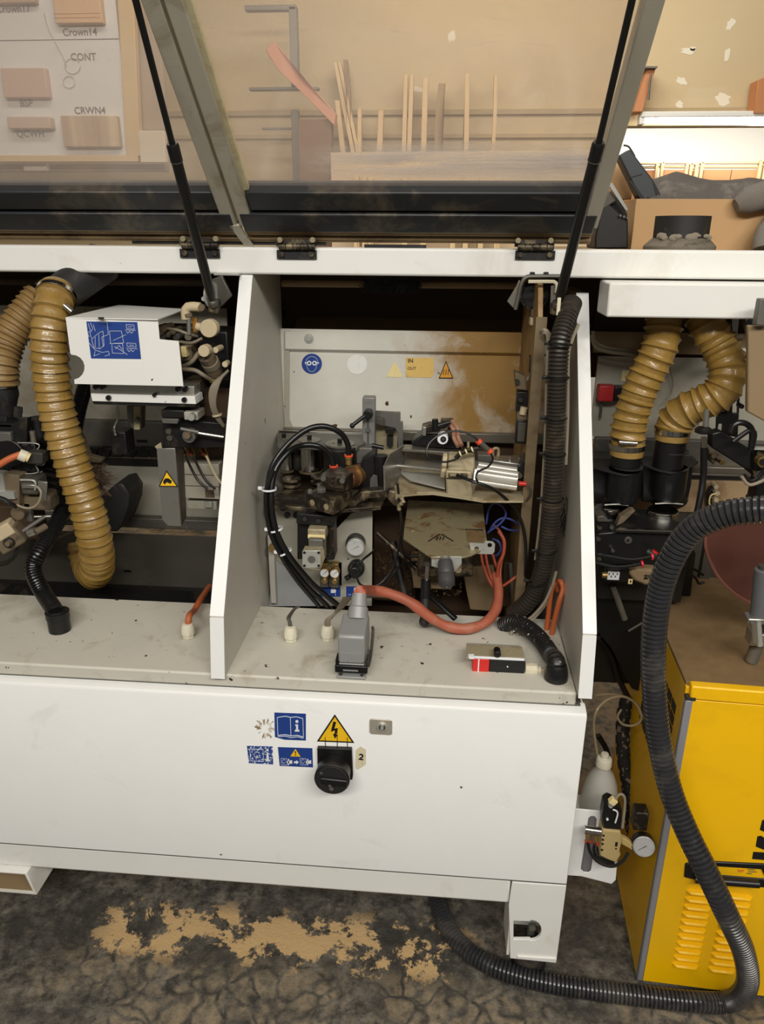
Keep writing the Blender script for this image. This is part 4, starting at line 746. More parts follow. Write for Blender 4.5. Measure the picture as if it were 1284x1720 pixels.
for x, y, r in ((540, 826, 8.5), (552, 819, 7), (521, 829, 4.5), (573, 823, 4.5), (537, 819, 4.5)):
    p = at(x, y, Z=zt); part('hex_bolt', MB().lathe(p, (0, 0, 1), [(0, r*.00125), (.008, r*.00125), (.0095, r*.001)], 6), cast, h, .0005)
zu = V(570, 800, 1.52).z+.012
part('upper_block', MB().poly([at(538, 796, Z=zu), at(578, 802, Z=zu), at(594, 792, Z=zu), at(570, 782, Z=zu), at(552, 786, Z=zu)], (0, 0, -.035)), grime, h, .003)
for x, y in ((543, 804), (575, 808)): part('face_screw', MB().pcyl(x, y, 4.5, at(x, y, Z=zu-.012).y-.03, .02, 14), cast, h)
part('copper_barrel', MB().cyl(V(580, 806, 1.56), V(604, 796, 1.62), .024, seg=28), M('copper_dirty', (132, 90, 60), .45, .5, var=.3, dirt=(60, 44, 30), damt=.6, ds=20), h, .002)
part('barrel_ring', MB().cyl(V(592, 800, 1.585), V(594, 799, 1.59), .0255, seg=28), brass, h)
part('side_arm', MB().poly([V(607, 775, 1.6), V(632, 757, 1.6), V(632, 815, 1.6), V(612, 826, 1.6), V(607, 820, 1.6)], (0, .04, 0)), black, h, .003); part('side_box', MB().pbox(598, 752, 626, 780, 1.64, .05), cast, h, .003)
part('grey_lug', MB().ppoly([(622, 805), (627, 798), (634, 800), (636, 822), (621, 824)], 1.58, .01), cast, h, .001); part('black_tube', MB().pbar((640, 765, 1.6), (642, 815, 1.6), .016, 16), black, h); part('tube_handle', MB().pbar((625, 748, 1.58), (645, 752, 1.58), .005), black_c, h)
part('dirty_arm', MB().ppoly([(560, 872), (620, 838), (660, 836), (668, 826), (650, 822), (606, 826), (590, 840), (562, 858)], 1.53, .03), grime, h, .003); part('dirty_arm_end', MB().ppoly([(652, 822), (680, 830), (672, 850), (664, 852), (650, 838)], 1.52, .03), grime, h, .004)
for i, (x, y) in enumerate(((586, 772), (561, 790))):
    f = thing('push_in_fitting', ['brass fitting with an orange ring holding the outer black hose', 'brass fitting with an orange ring holding the inner black hose'][i], 'fitting', V(x, y, 1.55), 'orange-ringed hose fittings')
    part('fitting_body', MB().lathe(V(x, y+8, 1.55), (0, 0, 1), [(0, .007), (.012, .007), (.013, .0085), (.019, .0085)], 12), brass, f, .0005); part('orange_ring', band(V(x, y-7, 1.55), (0, 0, 1), .0065, .004, .003), redr, f)
oh = [((586, 763, 1.55), (584, 745, 1.55), (572, 727, 1.54), (545, 716, 1.53), (515, 722, 1.52), (482, 748, 1.5), (457, 785, 1.48), (450, 830, 1.47), (456, 880, 1.46), (478, 935, 1.46), (512, 980, 1.48), (548, 1016, 1.5), (560, 1030, 1.54)),
      ((560, 782, 1.55), (555, 765, 1.55), (536, 750, 1.54), (508, 748, 1.53), (484, 760, 1.5), (462, 792, 1.475), (456, 840, 1.455), (464, 890, 1.45), (487, 935, 1.45), (525, 980, 1.47), (566, 1015, 1.5), (580, 1030, 1.54))]
for i, p in enumerate(oh): single('black_air_hose', MB().ptube(p, .0062, 12, n=12), hoseblk, ['outer thick black hose arching over the rollers down to the worktop', 'inner black hose arching under the outer one down to the worktop'][i], 'hose', 'black arched hoses')
single('black_air_hose', MB().ptube([(459, 790, 1.465), (447, 830, 1.455), (452, 885, 1.45), (468, 925, 1.45), (497, 972, 1.465), (536, 1018, 1.5)], .0052, 12), hoseblk, 'third black hose tied on the left of the two arched ones', 'hose', 'black arched hoses')
for i, (x, y, dx, dy) in enumerate(((452, 821, 0, 1), (463, 889, .25, -1), (479, 927, .5, -1))):
    t_ = thing('zip_tie', ['white zip tie round the arched hoses, topmost', 'white zip tie round the arched hoses, middle', 'white zip tie round the arched hoses, lowest'][i], 'zip tie', V(x, y, 1.46), 'white zip ties on the arched hoses')
    part('tie_band', band(V(x, y, 1.46), (dx, 0, dy), .0155, .004, .001, 20), white_s, t_); part('tie_head', MB().obox(V(x-15, y+ (0 if i else -1), 1.45), (.009, .006, .007)), white_s, t_, .001)
# post and clamp lever
h = thing('guide_post', 'upright grey metal post with a black clamp lever in front of the back sheet', 'post', V(620, 755, 1.68)); part('post_bar', MB().pbox(609, 668, 630, 756, 1.68, .03), M('grey_post', (134, 134, 130), .42, .4, var=.15, dirt=(90, 80, 66), damt=.4, ds=20), h, .002)
part('post_slot', MB().pbox(617, 700, 620, 750, 1.679, .004), dgrey, h); part('lever_hub', MB().pcyl(618, 697, 8, 1.655, .028, 16), black_c, h, .002); part('lever_arm', MB().pbar((615, 697, 1.66), (593, 714, 1.65), .0045), black_c, h); part('lever_tip', MB().ball(V(592, 715, 1.65), .0062), black_c, h); part('post_bolt', MB().pcyl(618, 722, 4, 1.67, .012, 6), cast, h)
h = thing('guide_bracket', 'grey stepped bracket right of the guide post', 'bracket', V(655, 760, 1.72)); part('bracket_plate', MB().ppoly([(630, 690), (665, 692), (673, 692), (673, 708), (677, 708), (678, 766), (669, 766), (668, 726), (664, 719), (648, 716), (632, 710)], 1.72, .006), cast, h, .001)
part('bracket_block', MB().ppoly([(630, 701), (645, 704), (645, 716), (632, 712)], 1.705, .015), dgrey, h, .001); part('inner_plate', MB().pbox(631, 712, 668, 766, 1.75, .01), alu_d, h, .001); part('inner_block', MB().pbox(648, 720, 662, 728, 1.73, .02), black, h); part('inner_block', MB().pbox(650, 734, 660, 750, 1.73, .02), ink, h)
# tray, rods and edge guide
zt = V(740, 832, 1.5).z
h = thing('edge_tray', 'dusty aluminium tray and rods under the small motor', 'tray', V(740, 838, 1.5)); part('tray_plate', MB().zpoly([(665, 838), (671, 833), (700, 830), (728, 829), (776, 836), (812, 842), (880, 842), (884, 792), (672, 782), (662, 800)], zt, .004), alu_d, h, .001)
part('tray_lip', MB().poly([at(700, 830, Z=zt), at(728, 829, Z=zt), at(776, 836, Z=zt), at(812, 842, Z=zt), at(812, 839.5, Z=zt), at(776, 833, Z=zt), at(728, 827.5, Z=zt), at(700, 828, Z=zt)], (0, 0, .004)), alu_d, h, .0005)
part('guide_plate', MB().poly([V(645, 825, 1.52), V(644, 783, 1.52), V(653, 763, 1.56), V(678, 747, 1.66), V(678, 765, 1.66), V(670, 800, 1.6), V(660, 822, 1.54)], (.003, .002, 0)), alu, h, .0008)
part('guide_rod', MB().pbar((674, 752, 1.66), (752, 764, 1.62), .0035), alu, h); part('guide_rod', MB().pbar((667, 782, 1.6), (748, 790, 1.56), .0045), alu, h); part('back_plate', MB().pbox(678, 757, 748, 792, 1.68, .01), cast, h, .001); part('mid_plate', MB().zpoly([(668, 790), (748, 796), (748, 820), (690, 806)], zt+.012, .004), zinc, h, .001)
part('crud', MB().tube([at(672, 834, Z=zt+.002), at(678, 842, Z=zt-.005), at(670, 850, Z=zt-.02), at(672, 858, Z=zt-.03)], .004, 7, rf=lambda s, L: .004+.0015*math.sin(s*900)), glue, h)
# small motor and pneumatic cylinder
h = thing('scraper_motor', 'tan dusty aluminium motor housing with rounded top in the middle bay', 'motor', V(772, 838, 1.5)); part('front_box', MB().ppoly([(749, 790), (793, 792), (795, 839), (750, 832)], 1.5, .07), alu_d, h, .004); part('top_dome', MB().pbar((752, 783, 1.54), (796, 786, 1.54), .032, 10), alu_d, h, .003); part('dome_face', MB().pbar((742, 782, 1.54), (750, 783, 1.54), .028, 10), dustm, h, .002)
part('end_plate', MB().pbar((793, 800, 1.53), (800, 801, 1.53), .036, 8), alu, h, .002); part('cable_slot', MB().pbox(753, 795, 786, 803, 1.498, .01), grime, h, .002); part('slot_plug', MB().pbox(756, 796, 774, 801, 1.492, .01), glue, h, .001); part('top_pin', MB().pbar((787, 752, 1.55), (787, 742, 1.55), .0028), alu_d, h); part('front_seam', MB().pbox(750, 803.5, 793, 805, 1.4985, .002), grime, h)
cyl_alu = M('brushed_aluminium', (196, 192, 180), .32, .35, var=.06, dirt=(160, 140, 104), damt=.4, ds=20)
h = thing('pneumatic_cylinder', 'shiny ribbed aluminium air cylinder right of the scraper motor', 'cylinder', V(835, 815, 1.53)); m = MB()
p, q = V(800, 796, 1.52), V(868, 806, 1.52)
for k, (dz, dy, r) in enumerate(((0, 0, .019), (.013, -.010, .008), (-.013, -.010, .008), (.016, .012, .008))): m = MB().cyl(p+Vector((0, dy, dz)), q+Vector((0, dy, dz)), r, seg=20); part('barrel' if k == 0 else 'barrel_rib', m, cyl_alu, h)
part('top_plate', MB().poly([V(824, 772, 1.56), V(880, 780, 1.56), V(884, 770, 1.6), V(890, 764, 1.62), V(832, 765, 1.6)], (0, 0, -.012)), alu, h, .002)
for x in (857, 873): part('plate_pin', MB().pbar((x, 776, 1.57), (x, 768, 1.57), .0035), alu, h)
part('end_cap', MB().ppoly([(878, 772), (896, 768), (897, 808), (884, 815), (868, 812), (872, 790)], 1.53, .05), black, h, .003); part('end_screw', MB().pcyl(873, 799, 5, 1.51, .01, 12), steel, h); part('end_screw', MB().pcyl(870, 811, 4, 1.51, .01, 12), steel, h); part('outlet', MB().pbar((872, 812, 1.51), (884, 813, 1.51), .005), redp, h)
part('loop_bracket', MB().ptube([(828, 772, 1.6), (829, 755, 1.6), (836, 753, 1.6), (838, 757, 1.6), (836, 774, 1.6)], .0035), alu_d, h); part('foot_disc', MB().lathe(V(862, 828, 1.54), (0, 0, -1), [(0, .02), (.006, .02), (.0065, .032), (.012, .032)], 24), black, h)
part('corner_block', MB().pbox(802, 764, 826, 788, 1.57, .03), cast, h, .002); part('pulley', MB().lathe(V(860, 838, 1.56), (0, 0, 1), [(0, .036), (.006, .036)], 24), grime, h)
for pts, r, lab in (([(806, 742, 1.5), (790, 730, 1.5), (768, 724, 1.5), (742, 729, 1.5), (722, 744, 1.49), (717, 762, 1.48), (728, 773, 1.48), (748, 776, 1.48), (766, 772, 1.475)], .0022, 'thin black cable looping left above the tray'),
        ([(824, 759, 1.5), (828, 772, 1.48), (820, 784, 1.46), (804, 792, 1.45), (800, 802, 1.44), (804, 812, 1.45)], .0022, 'thin black cable curling over the air cylinder'),
        ([(768, 798, 1.48), (785, 805, 1.46), (805, 812, 1.45), (830, 822, 1.46), (850, 838, 1.48), (868, 858, 1.5), (880, 890, 1.5), (884, 930, 1.5), (882, 975, 1.52), (878, 1005, 1.56)], .0035, 'black cable running from the motor slot down past the blue tubes'),
        ([(888, 815, 1.5), (892, 828, 1.5), (882, 848, 1.52), (880, 870, 1.54)], .0022, 'thin grey cable dropping from the cylinder end')):
    single('thin_cable', MB().ptube(pts, r, 8), dgrey if 'grey' in lab else black_c, lab, 'cable')
for pts in ([(805, 742, 1.5), (812, 748, 1.5), (823, 758, 1.5)],): single('inline_fitting', MB().ptube(pts, .006, 10), dgrey, 'dark inline fitting between two orange rings above the cylinder', 'fitting')
for i, (x, y) in enumerate(((805, 742), (823, 758))): single('orange_ring', MB().pbar((x-2, y-2, 1.5), (x+2, y+2, 1.5), .0068, 14), redr, ['upper orange ring of the inline fitting above the cylinder', 'lower orange ring of the inline fitting above the cylinder'][i], 'ring', 'orange rings of the inline fitting')
single('spiral_wrap', MB().ptube([(766, 770, 1.49), (774, 762, 1.49), (788, 756, 1.49), (804, 753, 1.49)], .005, 10), ink, 'black spiral-wrapped cable on top of the motor dome', 'cable')
for k in range(3): single('wrap_band', band(V(774+k*10, 762-k*3.6, 1.49), (1, 0, .5), .0052, .003, .001, 14), cream_s, 'pale band on the spiral-wrapped cable, %s' % ['left', 'middle', 'right'][k], 'band', 'pale bands on the wrapped cable')
h = thing('edge_sensor', 'black sensor block with a white ring behind the scraper motor', 'sensor', V(730, 760, 1.62)); part('sensor_body', MB().ppoly([(694, 742), (712, 728), (770, 732), (776, 756), (690, 748)], 1.63, .06), black_c, h, .003); part('sensor_ring', MB().pcyl(744, 738, 9, 1.585, .03, 24), white_s, h, .001); part('sensor_hole', MB().pcyl(745, 738, 5, 1.583, .03, 18), ink, h); part('hole_screw', MB().pcyl(745, 738, 2.5, 1.581, .02, 6), dgrey, h)
part('clamp_lever', MB().pbar((732, 716, 1.6), (757, 709, 1.6), .0045), black_c, h); part('lever_hub', MB().pbar((731, 704, 1.6), (732, 722, 1.6), .007, 12), black_c, h); part('mount_block', MB().ppoly([(708, 718), (722, 714), (740, 716), (756, 714), (752, 724), (712, 728)], 1.61, .04), grime, h, .003); part('mount_plate', MB().pbox(710, 718, 716, 732, 1.6, .01), alu, h, .001); part('mount_block', MB().pbox(740, 708, 762, 722, 1.63, .04), grime, h, .003)
part('screw_bed', MB().zpoly([(680, 746), (770, 752), (768, 760), (676, 754)], V(720, 752, 1.64).z, .006), rail_m, h, .001)
for i, pts in enumerate(([(754, 710, 1.62), (762, 722, 1.6), (763, 736, 1.6), (770, 750, 1.58)], [(760, 707, 1.62), (769, 720, 1.6), (770, 734, 1.6), (776, 748, 1.58)])): single('brown_air_hose', MB().ptube(pts, .0045, 10), M('brown_pink_hose', (158, 116, 92), .6, var=.15), ['left one of two brown hoses behind the motor dome', 'right one of two brown hoses behind the motor dome'][i], 'hose')
# hot glue pot lid
zl = V(750, 875, 1.53).z
h = thing('glue_pot', 'glue-stained metal glue pot lid with a heat warning and a black handle', 'glue pot', at(750, 940, Z=zl))
lid = [(686, 840), (812, 846), (816, 890), (820, 918), (792, 932), (775, 936), (725, 936), (678, 904), (680, 880)]
part('lid', MB().zpoly(lid, zl, .004), glue, h, .001); yf_ = at(750, 936, Z=zl).y
part('front_flange', MB().ppoly([(725, 935), (776, 935), (776, 947), (763, 962), (725, 951)], yf_, .003), zinc, h, .0006)
part('pot_body', MB().poly([at(x, y, Z=zl)+Vector((0, .01, -.006)) for x, y in ((704, 846), (800, 848), (800, 872), (704, 872))], (0, 0, -.14)), grime, h, .003)
sm = MB(); T_ = lambda x, y: at(x, y, Z=zl+.0012)
for a, b in (((720, 909), (739, 897)), ((742, 897), (762, 909))): sm.bar(T_(*a), T_(*b), .0025, .0006)
for k in range(3): sm.tube([T_(735+k*5+1.2*math.sin(i*1.5), 902+i*1.2) for i in range(5)], .0011, 4, n=2)
part('heat_symbol', sm, ink, h); hn = V(748, 938, yf_-.002)
part('handle', MB().lathe(hn, (.1, -1, -.75), [(0, .008), (.006, .008), (.007, .014), (.03, .0165), (.036, .0145), (.042, .0165), (.056, .0155), (.062, .009)], 22), M('handle_plastic', (62, 60, 60), .5), h); part('handle_collar', MB().lathe(hn, (.1, -1, -.75), [(0, .0115), (.007, .0115)], 18), alu, h); part('handle_pin', MB().lathe(hn+Vector((.1, -1, -.75)).normalized()*.061, (.1, -1, -.75), [(0, .003), (.003, .003)], 10), cast, h)
part('lid_notch', MB().poly([T_(784, 890), T_(812, 892), T_(813, 910), T_(786, 910)], (0, 0, .0008)), M('rusty_patch', (112, 90, 58), .7, var=.3, dirt=(70, 46, 24), damt=.8, ds=40), h); part('notch_shadow', MB().bar(T_(782, 889.5), T_(812, 890.5), .004, .002), ink, h)
bp = at(810, 920, Z=zl).y-.012
part('side_plate', MB().ppoly([(789, 912), (812, 914), (816, 909), (828, 910), (832, 914), (831, 927), (827, 931), (792, 930)], bp, .003, [circ(801, 922, 4, 12), circ(823, 916, 4, 12)]), zinc, h, .0006, label='white plate with two round holes')
# levers under the pot
h = thing('chrome_lever', 'black lever with a chrome neck under the glue pot', 'lever', V(716, 1040, 1.45)); part('chrome_neck', MB().pbar((719, 944, 1.47), (717, 976, 1.46), .0052), steel, h); part('neck_cap', MB().pbar((719, 942, 1.47), (719, 950, 1.47), .0075), cast, h); part('lever_body', MB().pbar((716, 974, 1.46), (715, 1004, 1.45), .011, 14), black_c, h); part('lever_grip', MB().pbar((715, 1004, 1.45), (713, 1042, 1.42), .0095, 14), rubber, h); part('grip_end', MB().ball(V(713, 1044, 1.42), .0115), rubber, h)
single('black_slot_lever', MB().bar(V(722, 1000, 1.46), V(766, 1040, 1.42), .012, .009), black_c, 'slim black lever slanting down right behind the orange sleeve', 'lever', bev=.002)
for x, y in ((770, 957),): single('round_stud', MB().pcyl(x, y, 6, 1.49, .03, 16), dustm, 'round tan stud behind the glue pot handle', 'stud')
single('lower_clamp_lever', MB().pbar((612, 1000, 1.5), (660, 1000, 1.5), .006), dgrey, 'dark rod behind the connector head', 'rod')
# clutter in the dark pit
h = thing('pit_mechanism', 'dark greasy mechanism in the shadow left of the glue pot', 'mechanism', V(665, 1010, 1.66)); part('frame_plate', MB().pbox(628, 850, 700, 1010, 1.70, .04), brown_dk, h, .003); part('slant_bar', MB().pbar((634, 895, 1.6), (700, 955, 1.56), .006), grime, h); part('slant_bar', MB().pbar((660, 910, 1.6), (680, 1000, 1.56), .009), black, h); part('pot_bracket', MB().pbox(690, 940, 760, 990, 1.62, .05), brown_lt, h, .004); part('stud', MB().pcyl(668, 948, 7, 1.6, .03, 14), dustm2, h); part('cross_bar', MB().pbar((690, 934, 1.57), (726, 932, 1.57), .004), black, h); part('right_plate', MB().ppoly([(776, 955), (830, 950), (840, 1028), (790, 1024)], 1.66, .01), brown_lt, h, .002)
part('right_block', MB().pbox(845, 945, 868, 1020, 1.64, .02), brown_dk, h, .002); part('tie_rod', MB().pbar((858, 945, 1.62), (864, 1020, 1.6), .006), cast, h)
m = MB()
for k in range(500):
    a = V(random.uniform(630, 775), random.uniform(925, 1000), random.uniform(1.59, 1.69)); m.obox(a, (random.uniform(.002, .007), random.uniform(.001, .003), .0008), random.uniform(0, 3), random.uniform(0, 3), random.uniform(0, 3))
single('wood_chips', m, chip_m, 'wood chips and glue crumbs caught on the dark mechanism', 'wood chips', kind='stuff')
for i, pts in enumerate(([(668, 812, 1.5), (672, 850, 1.5), (674, 890, 1.5), (664, 945, 1.49), (645, 975, 1.48), (625, 986, 1.47), (606, 982, 1.47), (600, 970, 1.5)], [(632, 922, 1.56), (620, 932, 1.52), (608, 942, 1.5), (600, 955, 1.5)], [(640, 990, 1.5), (660, 965, 1.5), (676, 948, 1.52), (700, 944, 1.55)], [(672, 896, 1.5), (678, 930, 1.52), (690, 960, 1.54), (694, 1000, 1.56)])):
    single('pit_cable', MB().ptube(pts, .0026, 8), black_c, ['long thin black cable looping from the tray down to the black knob', 'short black cable running up right from the black knob', 'thin black cable in the pit left of the pot handle', 'thin black cable dropping left of the glue pot'][i], 'cable', 'thin black cables left of the glue pot')
# pneumatic panel
YP = 1.58
h = thing('gauge_board', 'pale upright panel with gauges and a knob behind the worktop', 'panel', V(545, 1012, YP))
part('panel_plate', MB().ppoly([(462, 846), (500, 848), (500, 940), (541, 940), (541, 947), (569, 947), (569, 985), (574, 985), (574, 945), (545, 945), (562, 930), (564, 890), (590, 862), (612, 852), (626, 852), (625, 1018), (456, 1018)], YP, .006), grey_p, h, .001)
part('left_wing', MB().pbox(452, 900, 462, 1014, YP-.02, .03), side_p, h, .002)
for x, y in ((475, 854), (482, 866), (497, 866)): part('hole_bolt', MB().pcyl(x, y, 5, YP-.004, .008, 16), rubber, h)
part('pale_wing_sheet', MB().ppoly([(460, 940), (490, 960), (535, 1018), (452, 1018)], YP-.006, .003), M('pale_blue_grey_sheet', (176, 178, 178), .45, dirt=(150, 140, 116), damt=.4), h)
for x, y in ((585, 939), (603, 940)): part('pin_hole', MB().pcyl(x, y, 1.4, YP-.001, .002, 8), ink, h)
part('panel_bolt', MB().pcyl(593, 857, 5, YP-.004, .01, 14), rubber, h); part('brass_nut', MB().pcyl(458, 922, 8, YP-.05, .02, 6), brass, h)
single('column_block', MB().pbox(500, 850, 561, 940, 1.515, .05), black, 'black steel column behind the small square cylinder', 'column', bev=.003)
single('column_rail', MB().ppoly([(552, 884), (560, 880), (562, 928), (553, 934)], 1.505, .02), grime, 'narrow greasy rail on the right of the black column', 'rail', bev=.001)
h = thing('compact_cylinder', 'square grey air cylinder with four corner screws on the black column', 'cylinder', V(523, 955, 1.44)); part('cylinder_body', MB().poly([V(508, 926, 1.43), V(539, 926, 1.43), V(545, 912, 1.47), V(545, 940, 1.47), V(539, 954, 1.43), V(508, 954, 1.43)], (0, .03, 0)), alu_d, h, .002)
fp = [(510, 925), (537, 925), (539, 927), (539, 952), (537, 954), (510, 954), (508, 952), (508, 927)]; part('front_plate', MB().ppoly(fp, 1.428, .004), zinc, h, .0008); part('front_disc', MB().pcyl(523.5, 940, 6.5, 1.4265, .002, 20), cast, h)
for x, y in ((511.5, 928.5), (535.5, 928.5), (511.5, 950.5), (535.5, 950.5)): part('corner_screw', MB().pcyl(x, y, 2.4, 1.4265, .003, 12), ink, h)
part('cylinder_neck', MB().pbox(518, 906, 543, 926, 1.455, .04), cast, h, .003); part('tan_block', MB().pbox(517, 889, 547, 908, 1.47, .04), alu_d, h, .003); part('neck_band', MB().pbox(517, 899, 546, 905, 1.467, .01), cream_s, h, .001)
h = thing('large_gauge', 'round pressure gauge with a grey face and black rim on the pale panel', 'gauge', V(597, 934, YP-.02)); part('gauge_body', MB().pcyl(597, 915, 16.5, YP-.018, .018, 32), black_c, h, .001); part('gauge_rim', MB().pcyl(597, 920, 15.5, YP-.03, .012, 32), zinc, h, .001); part('gauge_face', MB().pcyl(597, 920.5, 13.5, YP-.0308, .002, 32), M('grey_dial', (182, 182, 180), .3, dirt=(140, 138, 134), damt=.5, ds=60), h); part('needle', MB().poly([V(590, 924, YP-.0315), V(603, 917, YP-.0315), V(603, 918, YP-.0315)], (0, .0003, 0)), dgrey, h)
h = thing('pressure_dial', 'black regulator knob with a cable looped round it below the large gauge', 'knob', V(597, 975, YP-.05)); part('knob_base', MB().pcyl(598, 957, 14, YP-.02, .02, 24), black_c, h, .002); part('knob_grip', MB().pcyl(596, 963, 11, YP-.05, .03, 10), black_c, h, .003); part('knob_stub', MB().pbar((588, 968, YP-.05), (581, 972, YP-.05), .006), black_c, h)
for i, x in enumerate((545, 562)):
    h = thing('small_gauge', ['left one of the pair of small white gauges on the panel', 'right one of the pair of small white gauges on the panel'][i], 'gauge', V(x, 975, YP-.03), 'pair of small white gauges'); y = 963+i
    part('gauge_rim', MB().pcyl(x, y, 8.3, YP-.04, .016, 24), brass, h, .0008); part('gauge_face', MB().pcyl(x, y, 7, YP-.0408, .002, 24), white_s, h); part('needle', MB().poly([V(x-3, y+3, YP-.0415), V(x+4, y-4, YP-.0415), V(x+4.6, y-3.2, YP-.0415)], (0, .0003, 0)), ink, h)
    part('valve_knob', MB().pcyl(x, y+14, 4.8, YP-.05, .03, 12), brass, h, .001); part('valve_body', MB().pbox(x-7, y+6, x+7, y+24, YP-.02, .016), cast, h, .002); part('top_port', MB().pbox(x-6, y-16, x+6, y-10, YP-.02, .02), brass, h, .001)
for q, lab, tx in (([(537, 985), (572, 985), (572, 1002), (537, 1002)], 'blue sticker with white symbols under the small gauges', [('3', 544), ('4', 553), ('5', 564)]), ([(582, 985), (609, 985), (609, 1003), (582, 1003)], 'blue sticker with a white ring and numbers under the black knob', [('1.5', 587), ('2', 597)])):
    s_ = sticker_rect('blue_label', q, YP-.0012, blue_s, lab)
    for t_, x in tx: text('lettering', t_, white_s, s_, V(x, 999, YP-.0016), .006)
    if q[0][0] == 582: part('ring_symbol', MB().ppoly(circ(598, 990, 3.6, 16), YP-.0018, .0004, [circ(598, 990, 2, 12)]), white_s, s_)
    else: part('valve_symbol', MB().ppoly([(556, 990), (562, 988), (565, 991), (564, 996), (556, 996)], YP-.0018, .0004), white_s, s_)
# right-hand wires
for i, (pts, r) in enumerate(((((808, 928, 1.56), (812, 950, 1.55), (822, 975, 1.54), (832, 990, 1.53)), .0032), (((815, 925, 1.56), (819, 948, 1.55), (826, 972, 1.54), (834, 988, 1.53)), .0032), (((838, 892, 1.57), (847, 908, 1.56), (846, 930, 1.55), (838, 950, 1.54), (834, 986, 1.53)), .004), (((826, 925, 1.57), (832, 945, 1.55), (838, 965, 1.54), (837, 988, 1.53)), .003), (((828, 880, 1.58), (842, 895, 1.57), (848, 920, 1.56), (842, 950, 1.55), (840, 985, 1.53)), .0028))):
    single('red_wire', MB().ptube(pts, r, 8), redwire, 'red-brown wire entering the orange sleeve, %s' % ['leftmost', 'second from the left', 'thickest, bulging right', 'straight one in the middle', 'outermost on the right'][i], 'wire', 'red-brown wires above the orange sleeve')
single('loose_red_wire', MB().ptube([(846, 984, 1.52), (860, 974, 1.52), (872, 964, 1.53)], .003, 8), redwire, 'short red-brown wire sticking out right of the orange sleeve', 'wire')
for i, pts in enumerate(([(817, 880, 1.57), (822, 855, 1.56), (832, 845, 1.55), (846, 852, 1.55), (850, 866, 1.55), (840, 880, 1.55), (820, 894, 1.56)], [(820, 896, 1.57), (832, 878, 1.56), (846, 870, 1.56), (862, 874, 1.56), (872, 882, 1.57)], [(842, 884, 1.57), (856, 890, 1.57), (874, 891, 1.58)], [(828, 905, 1.58), (838, 910, 1.57), (842, 922, 1.57), (836, 932, 1.57), (826, 934, 1.58)])):
    single('blue_air_tube', MB().ptube(pts, .0024, 8), blue_t, ['blue tube forming the tall upper loop', 'blue tube arching right over the lower one', 'short blue tube running right, lowest of the crossing ones', 'blue tube curling beside the plate with two holes'][i], 'tube', 'blue tubes right of the glue pot')
# right wall sensors
YR = 1.56
h = thing('limit_switch', 'dusty rectangular limit switch low on the side plate', 'switch', V(876, 745, YR)); part('switch_body', MB().pbox(867, 705, 886, 746, YR, .03), black, h, .003); part('switch_head', MB().pbox(869, 694, 886, 706, YR, .03), dustm2, h, .002); part('switch_disc', MB().pcyl(893, 698, 13, YR+.02, .006, 20), cast, h, .001); part('cable_gland', MB().pbar((878, 696, YR), (881, 684, YR), .0075), dustm, h); part('disc_nut', MB().pcyl(890, 706, 6, YR+.005, .02, 8), dustm2, h); part('body_face', MB().pbox(870, 710, 883, 742, YR-.002, .01), dgrey, h, .001)
h = thing('switch_holder', 'dark angular holder above the limit switch on the side plate', 'holder', V(876, 695, YR+.02)); part('holder_block', MB().ppoly([(865, 625), (883, 632), (886, 656), (868, 654)], YR+.01, .04), dustm2, h, .002); part('holder_arm', MB().pbox(868, 658, 888, 694, YR+.02, .03), black, h, .002); part('holder_bolt', MB().pcyl(870, 642, 4, YR, .02, 8), rubber, h); part('holder_bolt', MB().pcyl(875, 672, 4, YR+.01, .02, 8), rubber, h); part('upper_clip', MB().pbox(890, 598, 896, 626, YR+.02, .02), black, h, .002)
for i, pts in enumerate(([(922, 574, 1.5), (922, 560, 1.5), (914, 554, 1.5), (908, 562, 1.52), (906, 590, 1.55), (901, 615, 1.58), (890, 632, 1.6), (882, 642, 1.6)], [(922, 580, 1.495), (920, 563, 1.495), (914, 559, 1.495), (912, 575, 1.52), (911, 605, 1.55), (902, 640, 1.57), (888, 668, 1.59), (880, 690, 1.6)])):
    single('switch_cable', MB().ptube(pts, .0038, 10), cream_t, ['tan cable bending down to the holder on the side plate', 'tan cable bending down to the limit switch on the side plate'][i], 'cable', 'tan cables of the side plate switches')
# big conduit on the right
Yc = 1.44
h = thing('large_conduit', 'large dusty ribbed conduit running down the right side of the middle bay', 'conduit', V(865, 1030, 1.5))
cp = [(962, 508, 1.52), (952, 535, 1.48), (941, 575, Yc+.01), (937, 630, Yc), (935, 700, Yc), (931, 780, Yc), (926, 860, Yc), (918, 930, 1.45), (905, 980, 1.46), (886, 1012, 1.46), (862, 1032, 1.47)]
part('conduit_wall', ribbed(cp, .0178, .0073, .0034, 24, 'flex', False, 4), hosedust, h)
for i, (x, y, t_) in enumerate(((941, 577, -.1), (937, 634, 0), (934, 702, 0), (932, 762, 0), (928, 838, .05), (919, 925, .2), (906, 975, .4))):
    tt = single('conduit_tie', band(V(x, y, Yc+(.01 if i > 4 else 0)), (-t_, 0, 1), .0215, .003, .001, 24), black_c, 'black tie round the large conduit, %s' % ['topmost', 'second from the top', 'third from the top', 'middle', 'third from the bottom', 'second from the bottom', 'lowest'][i], 'cable tie', 'black ties round the large conduit')
    part('tie_head', MB().obox(V(x-21, y, Yc-.002), (.012, .006, .006)), black_c, tt, .001)
